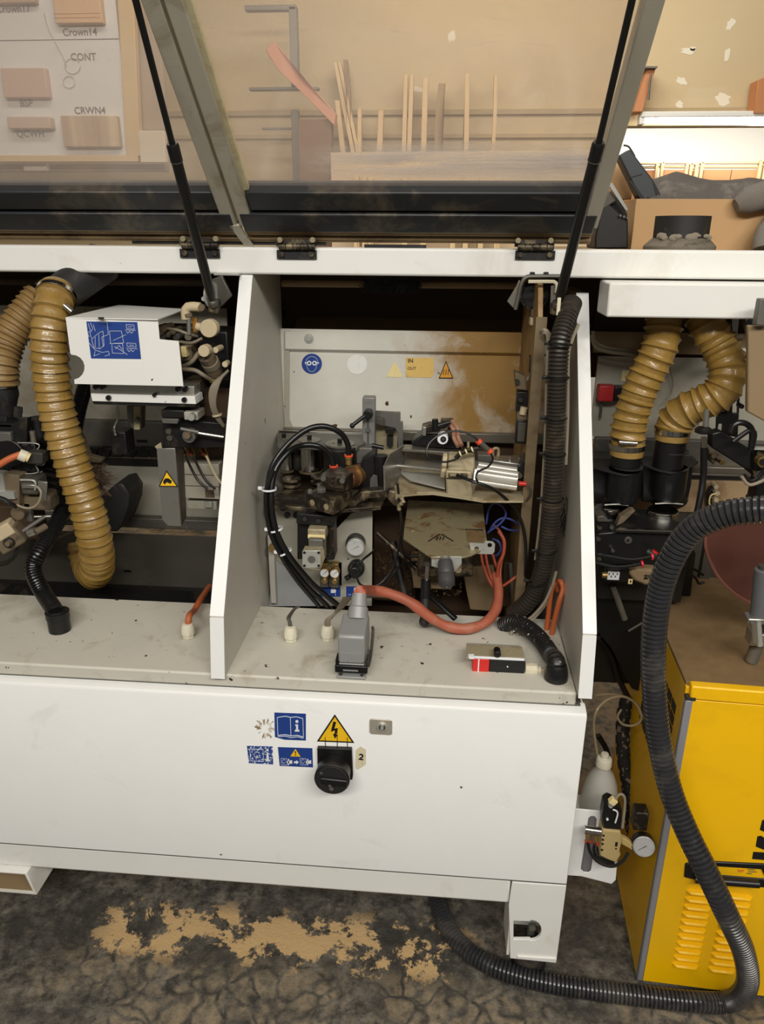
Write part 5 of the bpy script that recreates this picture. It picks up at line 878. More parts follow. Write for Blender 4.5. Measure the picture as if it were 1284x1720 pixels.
for i, pts in enumerate(([(922, 574, 1.46), (919, 640, 1.46), (917, 720, 1.46), (913, 800, 1.46), (908, 870, 1.46), (900, 940, 1.47)], [(972, 545, 1.5), (962, 570, 1.48), (955, 600, 1.46), (954, 700, 1.46), (951, 780, 1.46)], [(928, 985, 1.44), (915, 1012, 1.44), (895, 1035, 1.44), (880, 1045, 1.44)], [(935, 960, 1.45), (922, 1005, 1.45), (905, 1030, 1.45), (885, 1050, 1.43)])):
    single('pale_tube', MB().ptube(pts, .0034, 8), cream_t, ['pale tube along the left of the large conduit', 'pale tube along the right of the large conduit', 'upper pale tube curving under the foot of the large conduit', 'lower pale tube curving under the foot of the large conduit'][i], 'tube', 'pale tubes along the large conduit')
m = MB()
for k in range(60):
    a = V(random.uniform(948, 972), random.uniform(830, 880), 1.5); m.tube([a, a+Vector((random.uniform(-.02, .03), 0, -.03)), V(960+random.uniform(-3, 3), 905, 1.5)], .0007, 3, n=2)
single('dark_bristle_tuft', m, black, 'tuft of dark bristles beside the right divider', 'brush', kind='stuff')
# deck conduit
p = at(934, 1140, Z=ZD+.0005)
h = thing('deck_conduit', 'black dust-specked conduit arching over the worktop into a grommet', 'conduit', p)
part('conduit_wall', ribbed([V(846, 1050, 1.45), V(862, 1046, 1.43), V(885, 1054, 1.40), V(908, 1074, 1.36), V(926, 1100, 1.31), p+Vector((-.002, .004, .035)), p+Vector((0, .0, .012))], .0165, .0068, .003, 24, 'flex', True, 4), M('specked_black', (24, 23, 22), .38, var=.2, chips=(196, 190, 176), cthr=.69, cs=150), h)
part('grommet', MB().lathe(p, (0, 0, 1), [(0, .0225), (.012, .0225), (.03, .019), (.034, .0175)], 28), black_c, h, .001)
for k in range(2): part('white_mark', band(V(866+k*12, 1047+k*3, 1.425), (1, 0, -.25), .0182, .005, .0006, 20), white_s, h)
for i, pts in enumerate(([(860, 1062, 1.42), (853, 1078, 1.42)], [(870, 1064, 1.42), (866, 1082, 1.42)], [(878, 1066, 1.42), (876, 1088, 1.4)])): single('cream_cable', MB().ptube([(pts[0][0]+12, pts[0][1]-18, 1.44), pts[0], (pts[1][0], pts[1][1]+8, 1.42)], .0042, 8), cream_t if i < 2 else dustm2, 'pale cable behind the red and black switch, %s' % ['leftmost', 'middle', 'rightmost'][i], 'cable', 'pale cables behind the red and black switch')
for i, pts in enumerate(([(918, 1060, 1.45), (922, 1030, 1.45), (926, 995, 1.45), (932, 980, 1.46), (937, 992, 1.47)], [(925, 1078, 1.43), (930, 1050, 1.43), (940, 1010, 1.43), (946, 990, 1.44), (942, 976, 1.45), (935, 980, 1.47)])): single('faded_orange_cable', MB().ptube(pts, .0056, 10), orange, ['left faded orange cable beside the right divider', 'right faded orange cable beside the right divider'][i], 'cable', 'orange cables')
# safety switch on the deck
YQ = 1.27; s0 = at(783, 1136, Y=YQ); zb = at(830, 1137, Y=YQ).z
h = thing('safety_switch', 'red and black interlock switch on a grey angle bracket on the worktop', 'switch', V(835, 1137, YQ))
bt = at(830, 1107, Y=YQ).z+.0015
part('bracket_top', MB().poly([at(785, 1082, Z=bt), at(877, 1086, Z=bt), at(882, 1104, Z=bt), at(783, 1104, Z=bt)], (0, 0, -.002)), alu_d, h, .0006)
part('bracket_wall', MB().pbox(783, 1106, 876, 1128, YQ+.033, .003), zinc, h, .0008); part('bracket_foot', MB().box((at(785, 1120, Y=YQ+.04).x, YQ+.036, ZD), (at(876, 1120, Y=YQ+.04).x, YQ+.1, ZD+.004)), zinc, h)
part('switch_body', MB().pbox(822, 1109, 882, 1136, YQ, .032), black_c, h, .0015); part('red_head', MB().pbox(794, 1107, 822, 1136, YQ-.001, .034), redp, h, .002, label='red actuator head'); part('white_stripe', MB().pbox(803, 1107, 805, 1136, YQ-.0018, .003), white_s, h); part('top_strip', MB().pbox(796, 1105, 882, 1108.5, YQ-.002, .004), white_s, h, .001); part('corner_wing', MB().ppoly([(787, 1103), (797, 1103), (797, 1107), (789, 1107)], YQ-.001, .01), white_s, h); part('corner_wing', MB().ppoly([(784, 1133), (795, 1134), (795, 1137), (786, 1136)], YQ-.001, .01), white_s, h)
for y in (1100, 1138): part('dial_screw', MB().pcyl(836, y, 6+(y > 1110)*3, YQ-.003, .02, 14), black_c, h, .001)
part('face_dot', MB().pcyl(853, 1120, 1.4, YQ-.0006, .001, 8), white_s, h); part('gland', MB().pbar((882, 1124, YQ+.015), (903, 1125, YQ+.015), .0135, 10), gland_w, h, .001); part('gland_neck', MB().pbar((901, 1125, YQ+.015), (908, 1126, YQ+.015), .009), gland_w, h); part('lead', MB().pbar((904, 1126, YQ+.015), (920, 1130, YQ+.02), .0052), cream_s, h)
# bracket at the top right of the bay
h = thing('strap_bracket', 'grey bent strap bracket with two clips under the beam, top right of the middle bay', 'bracket', V(915, 470, 1.56)); part('strap', MB().tube([V(866, 520, 1.56), V(871, 500, 1.56), V(876, 478, 1.56), V(884, 466, 1.56), V(900, 464, 1.56), V(955, 464, 1.56)], .004, 6), dgrey, h)
part('side_flap', MB().ppoly([(868, 480), (872, 470), (877, 474), (866, 517), (862, 517), (852, 506)], 1.57, .004), cast, h, .001)
for x in (895, 918): part('clip', MB().pbox(x-4, 457, x+4, 464, 1.56, .01), black, h, .001)
pale_st = M('pale_steel', (206, 196, 170), .5)
h = thing('angle_hanger', 'cream stepped angle hanger left of the gas strut foot', 'hanger', V(925, 480, 1.54)); part('hanger_strip', MB().ptube([(888, 473, 1.54), (925, 473, 1.54), (932, 474, 1.54), (936, 479, 1.54), (935, 492, 1.54)], .0036, 6), pale_st, h); part('hanger_tab', MB().pbox(936, 500, 942, 530, 1.48, .004), pale_st, h, .0006); part('hanger_plate', MB().ppoly([(926, 480), (933, 478), (934, 494), (943, 498), (940, 528), (930, 530), (924, 526)], 1.545, .004), cast, h, .001); part('hanger_bolt', MB().pbar((926, 515, 1.54), (936, 515, 1.54), .008, 10), black, h)
h = thing('round_brush', 'black round brush with a pale mounting cube under the strap bracket', 'brush', V(895, 520, 1.64)); part('brush_head', MB().pcyl(897, 496, 22, 1.62, .04, 24), rubber, h, .004); part('mount_cube', MB().pbox(893, 520, 912, 533, 1.61, .03), dustm2, h, .002); part('mount_cube_low', MB().pbox(891, 534, 908, 547, 1.6, .03), dustm, h, .002)
m = MB()
for k in range(200):
    a = random.uniform(0, 6.28); p = V(897+18*math.cos(a), 496+18*math.sin(a), 1.62); m.tube([p, p+Vector((math.cos(a)*.008, -.004, -math.sin(a)*.008))], .0009, 3, n=1, step=1)
part('bristles', m, rubber, h, kind='stuff')
# gas struts
def strut(lo, md, hi, lab):
    h = thing('gas_strut', lab, 'gas strut', lo, 'black gas struts holding the hoods'); lo, md, hi = Vector(lo), Vector(md), Vector(hi); d = (md-lo).normalized()
    part('cylinder', MB().lathe(lo, d, [(0, .006), (.02, .0095), ((md-lo).length-.028, .0095)], 20), black_c, h); part('collar', MB().lathe(md-d*.03, d, [(0, .0105), (.026, .0105), (.03, .0085)], 20), black_c, h); part('collar_ring', band(md-d*.03, d, .0104, .001, .0004), cast, h); part('rod', MB().cyl(md-d*.002, hi, .0052, seg=14), black_c, h)
    part('ball_joint', MB().ball(lo-d*.008, .0105), dgrey, h); part('joint_bracket', MB().obox(lo+Vector((.0, .012, -.012)), (.022, .014, .028), 0, .2, 0), grime, h, .003)
strut((-.466, 1.5, 1.425), (-.4605, 1.325, 1.688), (-.452, 1.16, 1.92), 'black gas strut in front of the left hood bars, foot beside the left divider')
strut((.2125, 1.5, 1.43), (.2265, 1.31, 1.686), (.237, 1.16, 1.915), 'black gas strut holding the middle hood, foot above the large conduit')
# ================================================================== FRONT DOOR ITEMS
YD = YF-.0032
def dq(name, q, mt, lab): return sticker_rect(name, q, YD-.0006, mt, lab)
s_ = dq('manual_sticker', [(461, 1197), (514, 1199), (514, 1244), (478, 1242.5), (462, 1238)], blue_s, 'square blue sticker with an open book and a white letter i')
m = MB(); 
for pts in ([(488, 1205), (480, 1203), (466, 1205), (467, 1235), (480, 1234), (489, 1236), (500, 1235), (510, 1238), (509, 1207), (498, 1204), (488, 1205), (489, 1236)], [(467, 1237), (480, 1236.5), (489, 1239), (500, 1237.5), (510, 1240)]): ln(m, pts, YD-.0012, .0012)
m.ppoly(circ(499, 1212, 2.6, 12), YD-.0012, .0004).ppoly([(496, 1217), (501, 1217), (501, 1226), (503, 1226), (503, 1229), (495.5, 1229), (495.5, 1226), (497.5, 1226), (497.5, 1219), (496, 1219)], YD-.0012, .0004); part('book_symbol', m, white_s, s_, kind='stuff')
s_ = dq('worn_blue_sticker', [(415, 1253), (458, 1254), (459, 1284), (418, 1282)], blue_worn, 'scratched small blue sticker at the left of the switch group')
m = MB(); ln(m, [(420, 1258), (442, 1259), (443, 1279), (421, 1278), (420, 1258)], YD-.0012, .0009); ln(m, circ(432, 1268, 5, 10), YD-.0012, .0009); m.ppoly([(448, 1258), (451, 1258), (451, 1262), (448, 1262)], YD-.0012, .0004).ppoly([(448, 1264), (451, 1264), (452, 1276), (454, 1279), (446, 1279), (448, 1276)], YD-.0012, .0004); part('switch_symbol', m, white_s, s_, kind='stuff')
s_ = dq('switch_off_sticker', [(467, 1255), (525, 1257), (526, 1289), (470, 1286.5)], blue_s, 'wide blue sticker with a yellow triangle and two plug drawings')
part('yellow_triangle', MB().ppoly([(496.5, 1258), (505, 1271), (488, 1270.5)], YD-.001, .0004), yel_s, s_); part('exclamation', MB().ppoly([(495.5, 1262), (497.5, 1262), (497, 1267), (496, 1267)], YD-.0014, .0004).ppoly(circ(496.5, 1268.7, 1, 8), YD-.0014, .0004), ink, s_)
m = MB()
for dx in (0, 32):
    ln(m, [(472+dx, 1274), (482+dx, 1274.5), (483+dx, 1285), (473+dx, 1284.5), (472+dx, 1274)], YD-.0012, .0006); ln(m, circ(477+dx, 1279, 3, 8), YD-.0012, .0006); m.ppoly([(484+dx, 1275), (486+dx, 1275), (486+dx, 1285), (484+dx, 1285)], YD-.0012, .0004).ppoly([(482+dx, 1279), (491+dx, 1277), (491+dx, 1283), (482+dx, 1282)], YD-.0012, .0004)
m.ppoly([(494, 1279), (498, 1279), (498, 1277), (502, 1280.5), (498, 1284), (498, 1282), (494, 1282)], YD-.0012, .0004); part('plug_drawings', m, white_s, s_, kind='stuff')
t = tri('voltage_triangle', (562.5, 1200), (595.5, 1248), (532.5, 1245.5), YD-.0008, yel_s, 'large yellow high-voltage warning triangle above the black switch', inset=.86)
part('lightning_bolt', MB().ppoly([(560, 1212), (565, 1213), (562, 1224), (568, 1223), (565, 1234), (567.5, 1234), (563, 1241), (559.5, 1233), (562, 1233), (563, 1227), (556, 1229)], YD-.0014, .0004), ink, t)
for x in (546, 566, 583): part('ink_run', MB().ppoly([(x, 1222+abs(x-564)*.9), (x+1, 1222+abs(x-564)*.9), (x+1.6, 1256), (x+.4, 1256)], YD-.0013, .0003), ink, t)
h = thing('main_switch', 'large round black rotary switch on a black square plate', 'switch', V(562, 1320, YF-.01)); part('switch_plate', MB().ppoly([(533, 1257), (591, 1259), (593, 1304), (592, 1310), (534, 1308)], YF-.012, .009), black_c, h, .0008)
kc = V(562, 1290, YF-.012); part('knob_body', MB().lathe(kc, (0, -1, 0), [(0, .033), (.02, .033), (.026, .0345), (.034, .0345)], 48), black_c, h, .001); part('knob_face', MB().lathe(kc+Vector((0, -.034, 0)), (0, -1, 0), [(0, .032), (.002, .031)], 40), rubber, h); part('knob_bar', MB().obox(kc+Vector((.004, -.038, -.002)), (.054, .008, .018), 0, .06, 0), black_c, h, .003)
for dx, dz, r in ((-.02, .016, .003), (-.003, -.008, .003), (0, -.015, .0045)): part('face_dot', MB().lathe(kc+Vector((dx, -.0355 if dx < -.01 else -.0415, dz)), (0, -1, 0), [(0, r), (.001, r)], 12), cast, h)
s_ = dq('number_label', [(598, 1260), (606, 1254), (615, 1259), (615, 1284), (601, 1293), (597, 1290)], M('beige_tape', (214, 204, 172), .6, var=.06, dirt=(150, 130, 90), damt=.4, ds=40), 'beige paper label with a handwritten 2 right of the switch'); text('lettering', '2', ink, s_, V(607, 1272, YD-.0012), .02, right=(1, 0, -.15), up=(.15, 0, 1), bold=.0006)
h = thing('door_lock', 'rounded metal quarter-turn lock plate right of the voltage triangle', 'lock', V(640, 1222, YD)); part('lock_plate', MB().ppoly([(623, 1208), (656, 1210), (659, 1212), (659, 1233), (656, 1235), (624, 1233), (621, 1230), (621, 1211)], YD-.003, .003), M('lock_nickel', (190, 182, 166), .4, .5), h, .0008); part('lock_ring', MB().pcyl(642, 1222.5, 9.5, YD-.006, .004, 24), zinc, h, .001); part('lock_core', MB().pcyl(642, 1222.5, 6, YD-.0065, .003, 20), dgrey, h); part('lock_key', MB().ppoly([(640, 1218), (645, 1218), (644, 1227), (639, 1226)], YD-.008, .003), zinc, h)
m = MB()
for k in range(46):
    a = random.uniform(0, 6.28); r0 = random.uniform(5, 9); r1 = r0+random.uniform(4, 11); c = (445, 1224)
    m.ppoly([(c[0]+r0*math.cos(a), c[1]+r0*math.sin(a)), (c[0]+r1*math.cos(a+.04), c[1]+r1*math.sin(a+.04)), (c[0]+r1*math.cos(a-.04), c[1]+r1*math.sin(a-.04))], YD-.0004, .0004)
single('brown_splat', m, M('dried_glue', (150, 126, 80), .6, var=.2), 'brown feathery dried glue splat left of the blue book sticker', 'stain', kind='stuff')
# ================================================================== RIGHT BAY
for i, (pts, lab, cl) in enumerate((([(1117, 520, 1.62), (1115, 550, 1.61), (1108, 585, 1.6), (1092, 620, 1.6), (1076, 655, 1.6), (1062, 695, 1.6), (1054, 735, 1.6)], 'left one of the two glossy mustard ducts in the right bay', (1054, 748)), ([(1178, 520, 1.62), (1190, 550, 1.6), (1210, 585, 1.59), (1223, 620, 1.57), (1214, 655, 1.56), (1185, 675, 1.57), (1152, 690, 1.585), (1135, 708, 1.6), (1130, 722, 1.6)], 'right one of the two glossy mustard ducts, bent in an S', (1130, 722)))):
    h = thing('yellow_duct', lab, 'hose', V(cl[0], cl[1], 1.6), 'mustard ribbed dust ducts'); part('duct_wall', ribbed(pts, .0365, .0195, .0038, 30, sub=9), duct, h)
    x, y = cl; part('hose_clamp', band(V(x, y+1, 1.6), (0, 0, 1), .036, .011, .002), steel, h, label='silver band clamp'); part('duct_end', MB().lathe(V(x, y+7, 1.6), (0, 0, 1), [(-.012, .035), (.006, .036), (.02, .035)], 28), duct, h)
    if i == 0: part('clamp_screw', MB().pbar((1040, 743, 1.56), (1070, 745, 1.56), .006), steel, h)
    s_ = thing('duct_spigot', ['black spigot under the left glossy duct', 'black spigot under the S-shaped glossy duct'][i], 'pipe', V(x, y+60, 1.6), 'black spigots under the glossy ducts'); part('spigot_pipe', MB().lathe(V(x, y+6, 1.6), (0, 0, -1), [(0, .032), (.036+.045*i, .032)], 28), black_c, s_); part('spigot_collar', MB().lathe(V(x, y+34, 1.6), (0, 0, -1), [(0, .034), (.003, .034)], 28), rubber, s_)
for i, (x0, x1, y0, y1, cx) in enumerate(((994, 1078, 786, 846, 1052), (1079, 1170, 782, 844, 1128))):
    h = thing('extraction_hood', ['left black extraction hood under the duct spigot', 'right black extraction hood under the duct spigot'][i], 'extraction hood', V((x0+x1)/2, y1, 1.62)); part('hood_body', MB().ppoly([(x0, y0), (x1-4, y0), (x1-8, y0+34), (x1-14, y1), (x0, y1)], 1.62, .14), black_c, h, .004)
    c = V(cx, y0+2, 1.6); part('hood_throat', MB().lathe(c, (0, 0, -1), [(0, .0365), (.05, .037), (.072, .033)], 32), black_c, h)
    zr = c.z; part('hood_rim', MB().poly([at(x0, y0-2, Z=zr), at(cx-20, y0+8, Z=zr), at(cx, y0+12, Z=zr), at(cx+22, y0+8, Z=zr), at(x1+4, y0-6, Z=zr), at(x1-6, y0-16, Z=zr), at(x0, y0-16, Z=zr)], (0, 0, -.004)), rubber, h, .001); part('hood_bulge', MB().ball(V((x0+x1)/2, y1-6, 1.63), .042, (1, .6, .6)), black_c, h); part('torn_edge', MB().tube([V(x0+22, y1+2, 1.57), V((x0+x1)/2, y1+1, 1.57), V(x1-22, y1+3, 1.57)], .0016, 6), zinc, h)
for i, (x, y, r) in enumerate(((1020, 852, 21), (1114, 856, 27))): single('chrome_drum', MB().lathe(V(x, y, 1.57), (0, 0, -1), [(0, r*.00122), (.004, r*.00125), (.03, r*.00125)], 32), steel, ['left shiny steel drum below the black hoods', 'right shiny steel drum below the black hoods'][i], 'drum', bev=.001)
h = thing('edge_trim_unit', 'black trimming unit with a roof-shaped plate and bright front edge in the right bay', 'trimming unit', V(1080, 940, 1.5)); zt = V(1090, 889, 1.48).z
part('top_plate', MB().poly([at(1034, 890, Z=zt), at(1156, 894, Z=zt), at(1160, 887, Z=zt), at(1104, 857, Z=zt), at(1070, 855, Z=zt)], (0, 0, -.006)), black, h, .001); part('bright_edge', MB().poly([at(1036, 888.5, Z=zt), at(1156, 892.5, Z=zt), at(1156, 894.5, Z=zt), at(1036, 891, Z=zt)], (0, 0, .003)), steel, h)
part('front_face', MB().ppoly([(1004, 896), (1035, 893), (1152, 897), (1150, 950), (1004, 950)], 1.485, .1), black_c, h, .003); part('round_boss', MB().pcyl(1056, 908, 6.5, 1.482, .004, 20), dgrey, h, .001); part('boss_centre', MB().pcyl(1056, 908, 2, 1.479, .004, 8), ink, h)
part('side_block', MB().pbox(1001, 872, 1030, 896, 1.49, .06), black_c, h, .003); part('side_slope', MB().ppoly([(1003, 868), (1014, 866), (1026, 877), (1004, 877)], 1.48, .05), dgrey, h, .002)
for x, y in ((1008, 887), (1028, 886), (1006, 906), (1007, 939), (1030, 926)): part('screw', MB().pcyl(x, y, 3.4, 1.475, .008, 12), steel, h)
part('lower_body', MB().pbox(1004, 948, 1150, 1010, 1.53, .1), ink, h, .003); part('lower_column', MB().ppoly([(1003, 1005), (1128, 1008), (1112, 1130), (1092, 1168), (1062, 1158), (1028, 1090), (1003, 1060)], 1.56, .12), black_c, h, .004)
part('grey_wedge', MB().ppoly([(1043, 868), (1062, 856), (1068, 858), (1048, 878), (1036, 884)], 1.5, .02), dustm2, h, .001); part('inner_arm', MB().pbar((1030, 985, 1.52), (1050, 1040, 1.52), .007), dgrey, h); part('inner_arm', MB().pbar((1056, 1060, 1.54), (1090, 1040, 1.54), .003), dgrey, h)
part('dark_bundle', MB().ppoly([(1150, 900), (1170, 930), (1160, 1010), (1120, 1012), (1130, 950)], 1.6, .05), black_c, h, .003)
for i, (pts, lab) in enumerate((([(996, 932, 1.45), (1020, 934, 1.44), (1060, 940, 1.44), (1095, 935, 1.44)], 'upper black air hose ending in a red ring in the right bay'), ([(996, 944, 1.45), (1030, 952, 1.44), (1056, 951, 1.44), (1078, 947, 1.44)], 'lower black air hose ending in a red ring in the right bay'))):
    o = single('ringed_hose', MB().ptube(pts, .0036, 10), black_c, lab, 'hose', 'red-ringed hoses of the right bay'); e = pts[-1]; part('red_ring', band(V(e[0]+1, e[1], e[2]), (1, 0, .2), .005, .004, .002), M('bright_red_ring', (222, 44, 56), .4), o)
single('red_ring', band(V(1101, 927, 1.45), (.5, 0, 1), .005, .003, .002), redp, 'small red ring above the two hose ends in the right bay', 'ring')
single('teal_fitting', MB().pbar((1088, 926, 1.47), (1104, 934, 1.46), .006), M('dark_teal', (36, 54, 50), .5), 'dark teal fitting beside the red ring in the right bay', 'fitting')
h = thing('servo_unit', 'rounded beige unit with a white label below the red-ringed hoses', 'drive', V(1085, 985, 1.46)); part('unit_body', MB().ppoly([(1060, 958), (1070, 954), (1106, 958), (1110, 980), (1085, 984), (1066, 976), (1058, 966)], 1.46, .05), brown_lt, h, .006); part('unit_print', MB().ppoly([(1082, 967), (1088, 965), (1086, 969), (1089, 973), (1081, 973), (1085, 969)], 1.4585, .001), ink, h); part('unit_band', MB().pbox(1088, 966, 1108, 972, 1.4585, .001), dgrey, h)
part('white_tag', MB().pbox(1056, 973, 1063, 981, 1.45, .002), cream_s, h); part('tag_mark', MB().pbox(1059, 975, 1061, 979, 1.4492, .001), ink, h); part('foot', MB().pbox(1090, 980, 1100, 990, 1.48, .02), dustm2, h)
h = thing('white_label', 'small white rating label on a black connector in the right bay', 'label', V(1031, 974, 1.47)); part('label_plate', MB().pbox(1021, 960, 1041, 974, 1.468, .001), white_s, h); part('connector', MB().pbox(1018, 956, 1060, 978, 1.47, .02), black_c, h, .002); part('brass_nut', MB().pbar((1012, 966, 1.46), (1020, 966, 1.46), .0065), brass, h)
for k in range(5): part('label_print', MB().pbox(1023+k*3.4, 963+(k % 2)*4, 1025+k*3.4, 966+(k % 2)*4, 1.4674, .0008), dgrey, h)
h = thing('vertical_tube', 'black tube with chrome pin and disc standing between duct and slotted bracket', 'tube', V(1166, 880, 1.5)); part('tube_wall', MB().ptube([(1183, 752, 1.52), (1182, 800, 1.52), (1176, 840, 1.51), (1166, 885, 1.5)], .0068, 14), black_c, h); part('chrome_pin', MB().pbar((1183, 734, 1.52), (1183, 751, 1.52), .006), steel, h); part('disc', MB().lathe(V(1183, 718, 1.52), (0, 0, -1), [(0, .013), (.004, .017), (.01, .017), (.012, .012)], 24), black_c, h); part('threaded_rod', MB().pbar((1187, 688, 1.52), (1186, 716, 1.52), .006), alu, h)
h = thing('slotted_bracket', 'black slotted plate with a diagonal arm right of the S-shaped duct', 'bracket', V(1230, 760, 1.55)); part('slotted_plate', MB().ppoly([(1206, 660), (1244, 662), (1240, 735), (1204, 728)], 1.56, .008, [[(1211, 668), (1219, 668), (1219, 692), (1211, 692)], [(1232, 670), (1240, 670), (1240, 694), (1231, 694)], [(1208, 712), (1215, 712), (1214, 726), (1206, 724)], [(1228, 713), (1233, 712), (1231, 728), (1226, 726)]]), black_c, h, .001)
part('diagonal_arm', MB().poly([V(1196, 728, 1.53), V(1212, 724, 1.53), V(1262, 755, 1.53), V(1262, 790, 1.53), V(1250, 786, 1.53), V(1196, 752, 1.53)], (0, .03, 0)), black_c, h, .003); part('knob', MB().pcyl(1247, 683, 4, 1.54, .02, 12), black_c, h)
for i, pts in enumerate(([(1228, 726, 1.5), (1236, 712, 1.5), (1252, 711, 1.5), (1264, 724, 1.5), (1262, 756, 1.5)], [(1232, 742, 1.5), (1258, 724, 1.5), (1268, 728, 1.5), (1264, 752, 1.5)], [(1250, 798, 1.5), (1262, 808, 1.5), (1276, 800, 1.5), (1290, 780, 1.5)], [(1246, 800, 1.49), (1258, 814, 1.49), (1276, 810, 1.49), (1295, 800, 1.49)])):
    single('looped_cable', MB().ptube(pts, [.006, .005, .004, .0035][i], 10), [black_c, black_c, black_c, cream_t][i], ['thick black cable arching from the slotted bracket', 'black cable crossing under the arch at the slotted bracket', 'black cable sagging below the diagonal arm', 'pale cable sagging below the black one at the right edge'][i], 'cable')
h = thing('sensor_cluster', 'black sensor block with brass ring at the right edge, above the grey hose', 'sensor', V(1275, 830, 1.54)); part('sensor_body', MB().pbox(1268, 755, 1300, 800, 1.54, .05), black_c, h, .003); part('brass_ring', MB().pcyl(1284, 776, 10, 1.52, .02, 20), brass, h); part('ring_core', MB().pcyl(1284, 776, 6, 1.515, .02, 16), ink, h); part('chrome_piece', MB().ppoly([(1268, 792), (1280, 790), (1284, 800), (1272, 806)], 1.52, .01), steel, h); part('lower_body', MB().pbox(1270, 806, 1300, 842, 1.55, .04), black_c, h, .002); part('white_bar', MB().pbox(1262, 752, 1300, 756, 1.53, .01), zinc, h)
h = thing('small_valve', 'small dusty valve with brass caps right of the black tube, above the steel rail', 'valve', V(1210, 785, 1.7)); part('valve_body', MB().ppoly([(1190, 752), (1200, 756), (1206, 772), (1200, 782), (1194, 774)], 1.7, .04), dustm2, h, .003)
for x, y in ((1214, 777), (1200, 766), (1209, 768)): part('valve_cap', MB().pcyl(x, y, 4.5, 1.69, .03, 12), brass if x > 1210 else dustm2, h)
h = thing('terminal_strip', 'black curved strip with a row of tan studs in front of the tan sheet', 'strip', V(1200, 865, 1.74)); part('strip_plate', MB().ppoly([(1196, 820), (1206, 816), (1204, 826), (1196, 842), (1200, 856), (1196, 862), (1188, 850), (1188, 832)], 1.76, .02), black_c, h, .002); part('wire_outline', MB().ptube([(1204, 829, 1.74), (1195, 832, 1.74), (1192, 845, 1.74), (1198, 856, 1.74)], .002), cream_s, h)
for k in range(4): part('stud', MB().pcyl(1204+k % 2*2, 818+k*11, 4, 1.74, .03, 12), dustm, h)
single('tan_hole', MB().pcyl(1257, 833, 3, 1.787, .004, 12), ink, 'small dark hole in the tan sheet at the right', 'hole')
h = thing('red_switch', 'red and black switch on the grey back sheet left of the glossy duct', 'switch', V(1028, 676, 1.78)); part('red_body', MB().pbox(1006, 648, 1032, 675, 1.78, .03), M('dark_red_plastic', (170, 34, 36), .45), h, .003); part('black_body', MB().pbox(1032, 650, 1052, 674, 1.785, .03), black_c, h, .002); part('tab', MB().pbox(1008, 677, 1012, 702, 1.8, .006), dgrey, h)
single('paper_tag', MB().pbox(1045, 622, 1057, 640, 1.818, .001), cream_s, 'small cream paper tag on the back sheet above the red switch', 'tag')
for i, pts in enumerate(([(996, 556, 1.75), (1000, 574, 1.75), (1020, 584, 1.75), (1050, 588, 1.75), (1085, 594, 1.75)], [(994, 562, 1.74), (1000, 582, 1.74), (1022, 591, 1.74), (1055, 595, 1.74), (1085, 600, 1.74)], [(1126, 618, 1.78), (1131, 640, 1.78), (1128, 660, 1.78), (1118, 672, 1.78)])): single('pale_cable', MB().ptube(pts, .0042 if i < 2 else .002, 8), cream_t, ['upper pale cable sweeping right behind the left glossy duct', 'lower pale cable sweeping right behind the left glossy duct', 'thin pale cable on the back sheet between the glossy ducts'][i], 'cable')
single('white_bar', MB().pbox(1240, 586, 1259, 592, 1.7, .02), white_s, 'short white bar right of the S-shaped duct', 'bar'); single('fitting_dusty', MB().pbar((1232, 568, 1.68), (1247, 566, 1.68), .007), dustm2, 'dusty fitting right of the S-shaped duct near its top', 'fitting')
single('dark_hanger', MB().ppoly([(1230, 534), (1242, 536), (1238, 572), (1231, 572)], 1.7, .03), dgrey, 'dark hanger strip under the white box right of the S-shaped duct', 'hanger'); single('black_edge_bar', MB().ppoly([(1252, 536), (1262, 534), (1284, 572), (1300, 590), (1300, 604), (1268, 580), (1258, 562)], 1.5, .02), black_c, 'black slanted bar under the white box at the right edge', 'bar', bev=.002)
# wine coloured guard disc
h = thing('blade_guard', 'wine-red see-through saw guard at the right edge behind the grey hose', 'guard', V(1240, 1010, 1.4)); gp = [(1197, 884), (1225, 880), (1290, 878), (1345, 890), (1350, 1050), (1300, 1030), (1264, 1014), (1236, 998), (1212, 975), (1195, 948), (1186, 920), (1187, 898)]
part('guard_plate', MB().ppoly(gp, 1.4, .004), wine, h, .001); part('guard_rim', MB().tube([V(x, y, 1.4) for x, y in gp[4:]+gp[:1]], .003, 6, n=4), M('wine_rim', (120, 74, 62), .3), h); part('top_strip', MB().ppoly([(1215, 872), (1340, 864), (1340, 876), (1225, 881)], 1.41, .01), M('pale_pink_strip', (206, 180, 170), .4), h, .001); part('strip_screw', MB().pcyl(1273, 874, 4, 1.4, .01, 10), brass, h)
single('guard_backing', MB().pbox(1180, 900, 1196, 1000, 1.7, .02), dgrey, 'grey strip behind the left edge of the saw guard', 'strip'); 
for i, pts in enumerate(([(1155, 952, 1.5), (1170, 958, 1.5), (1182, 966, 1.5)], [(1156, 962, 1.5), (1170, 972, 1.5), (1174, 980, 1.5), (1184, 978, 1.5)])): single('stub_cable', MB().ptube(pts, .003, 8), black_c, ['upper short black cable left of the saw guard', 'lower short black cable left of the saw guard, hooked'][i], 'cable')
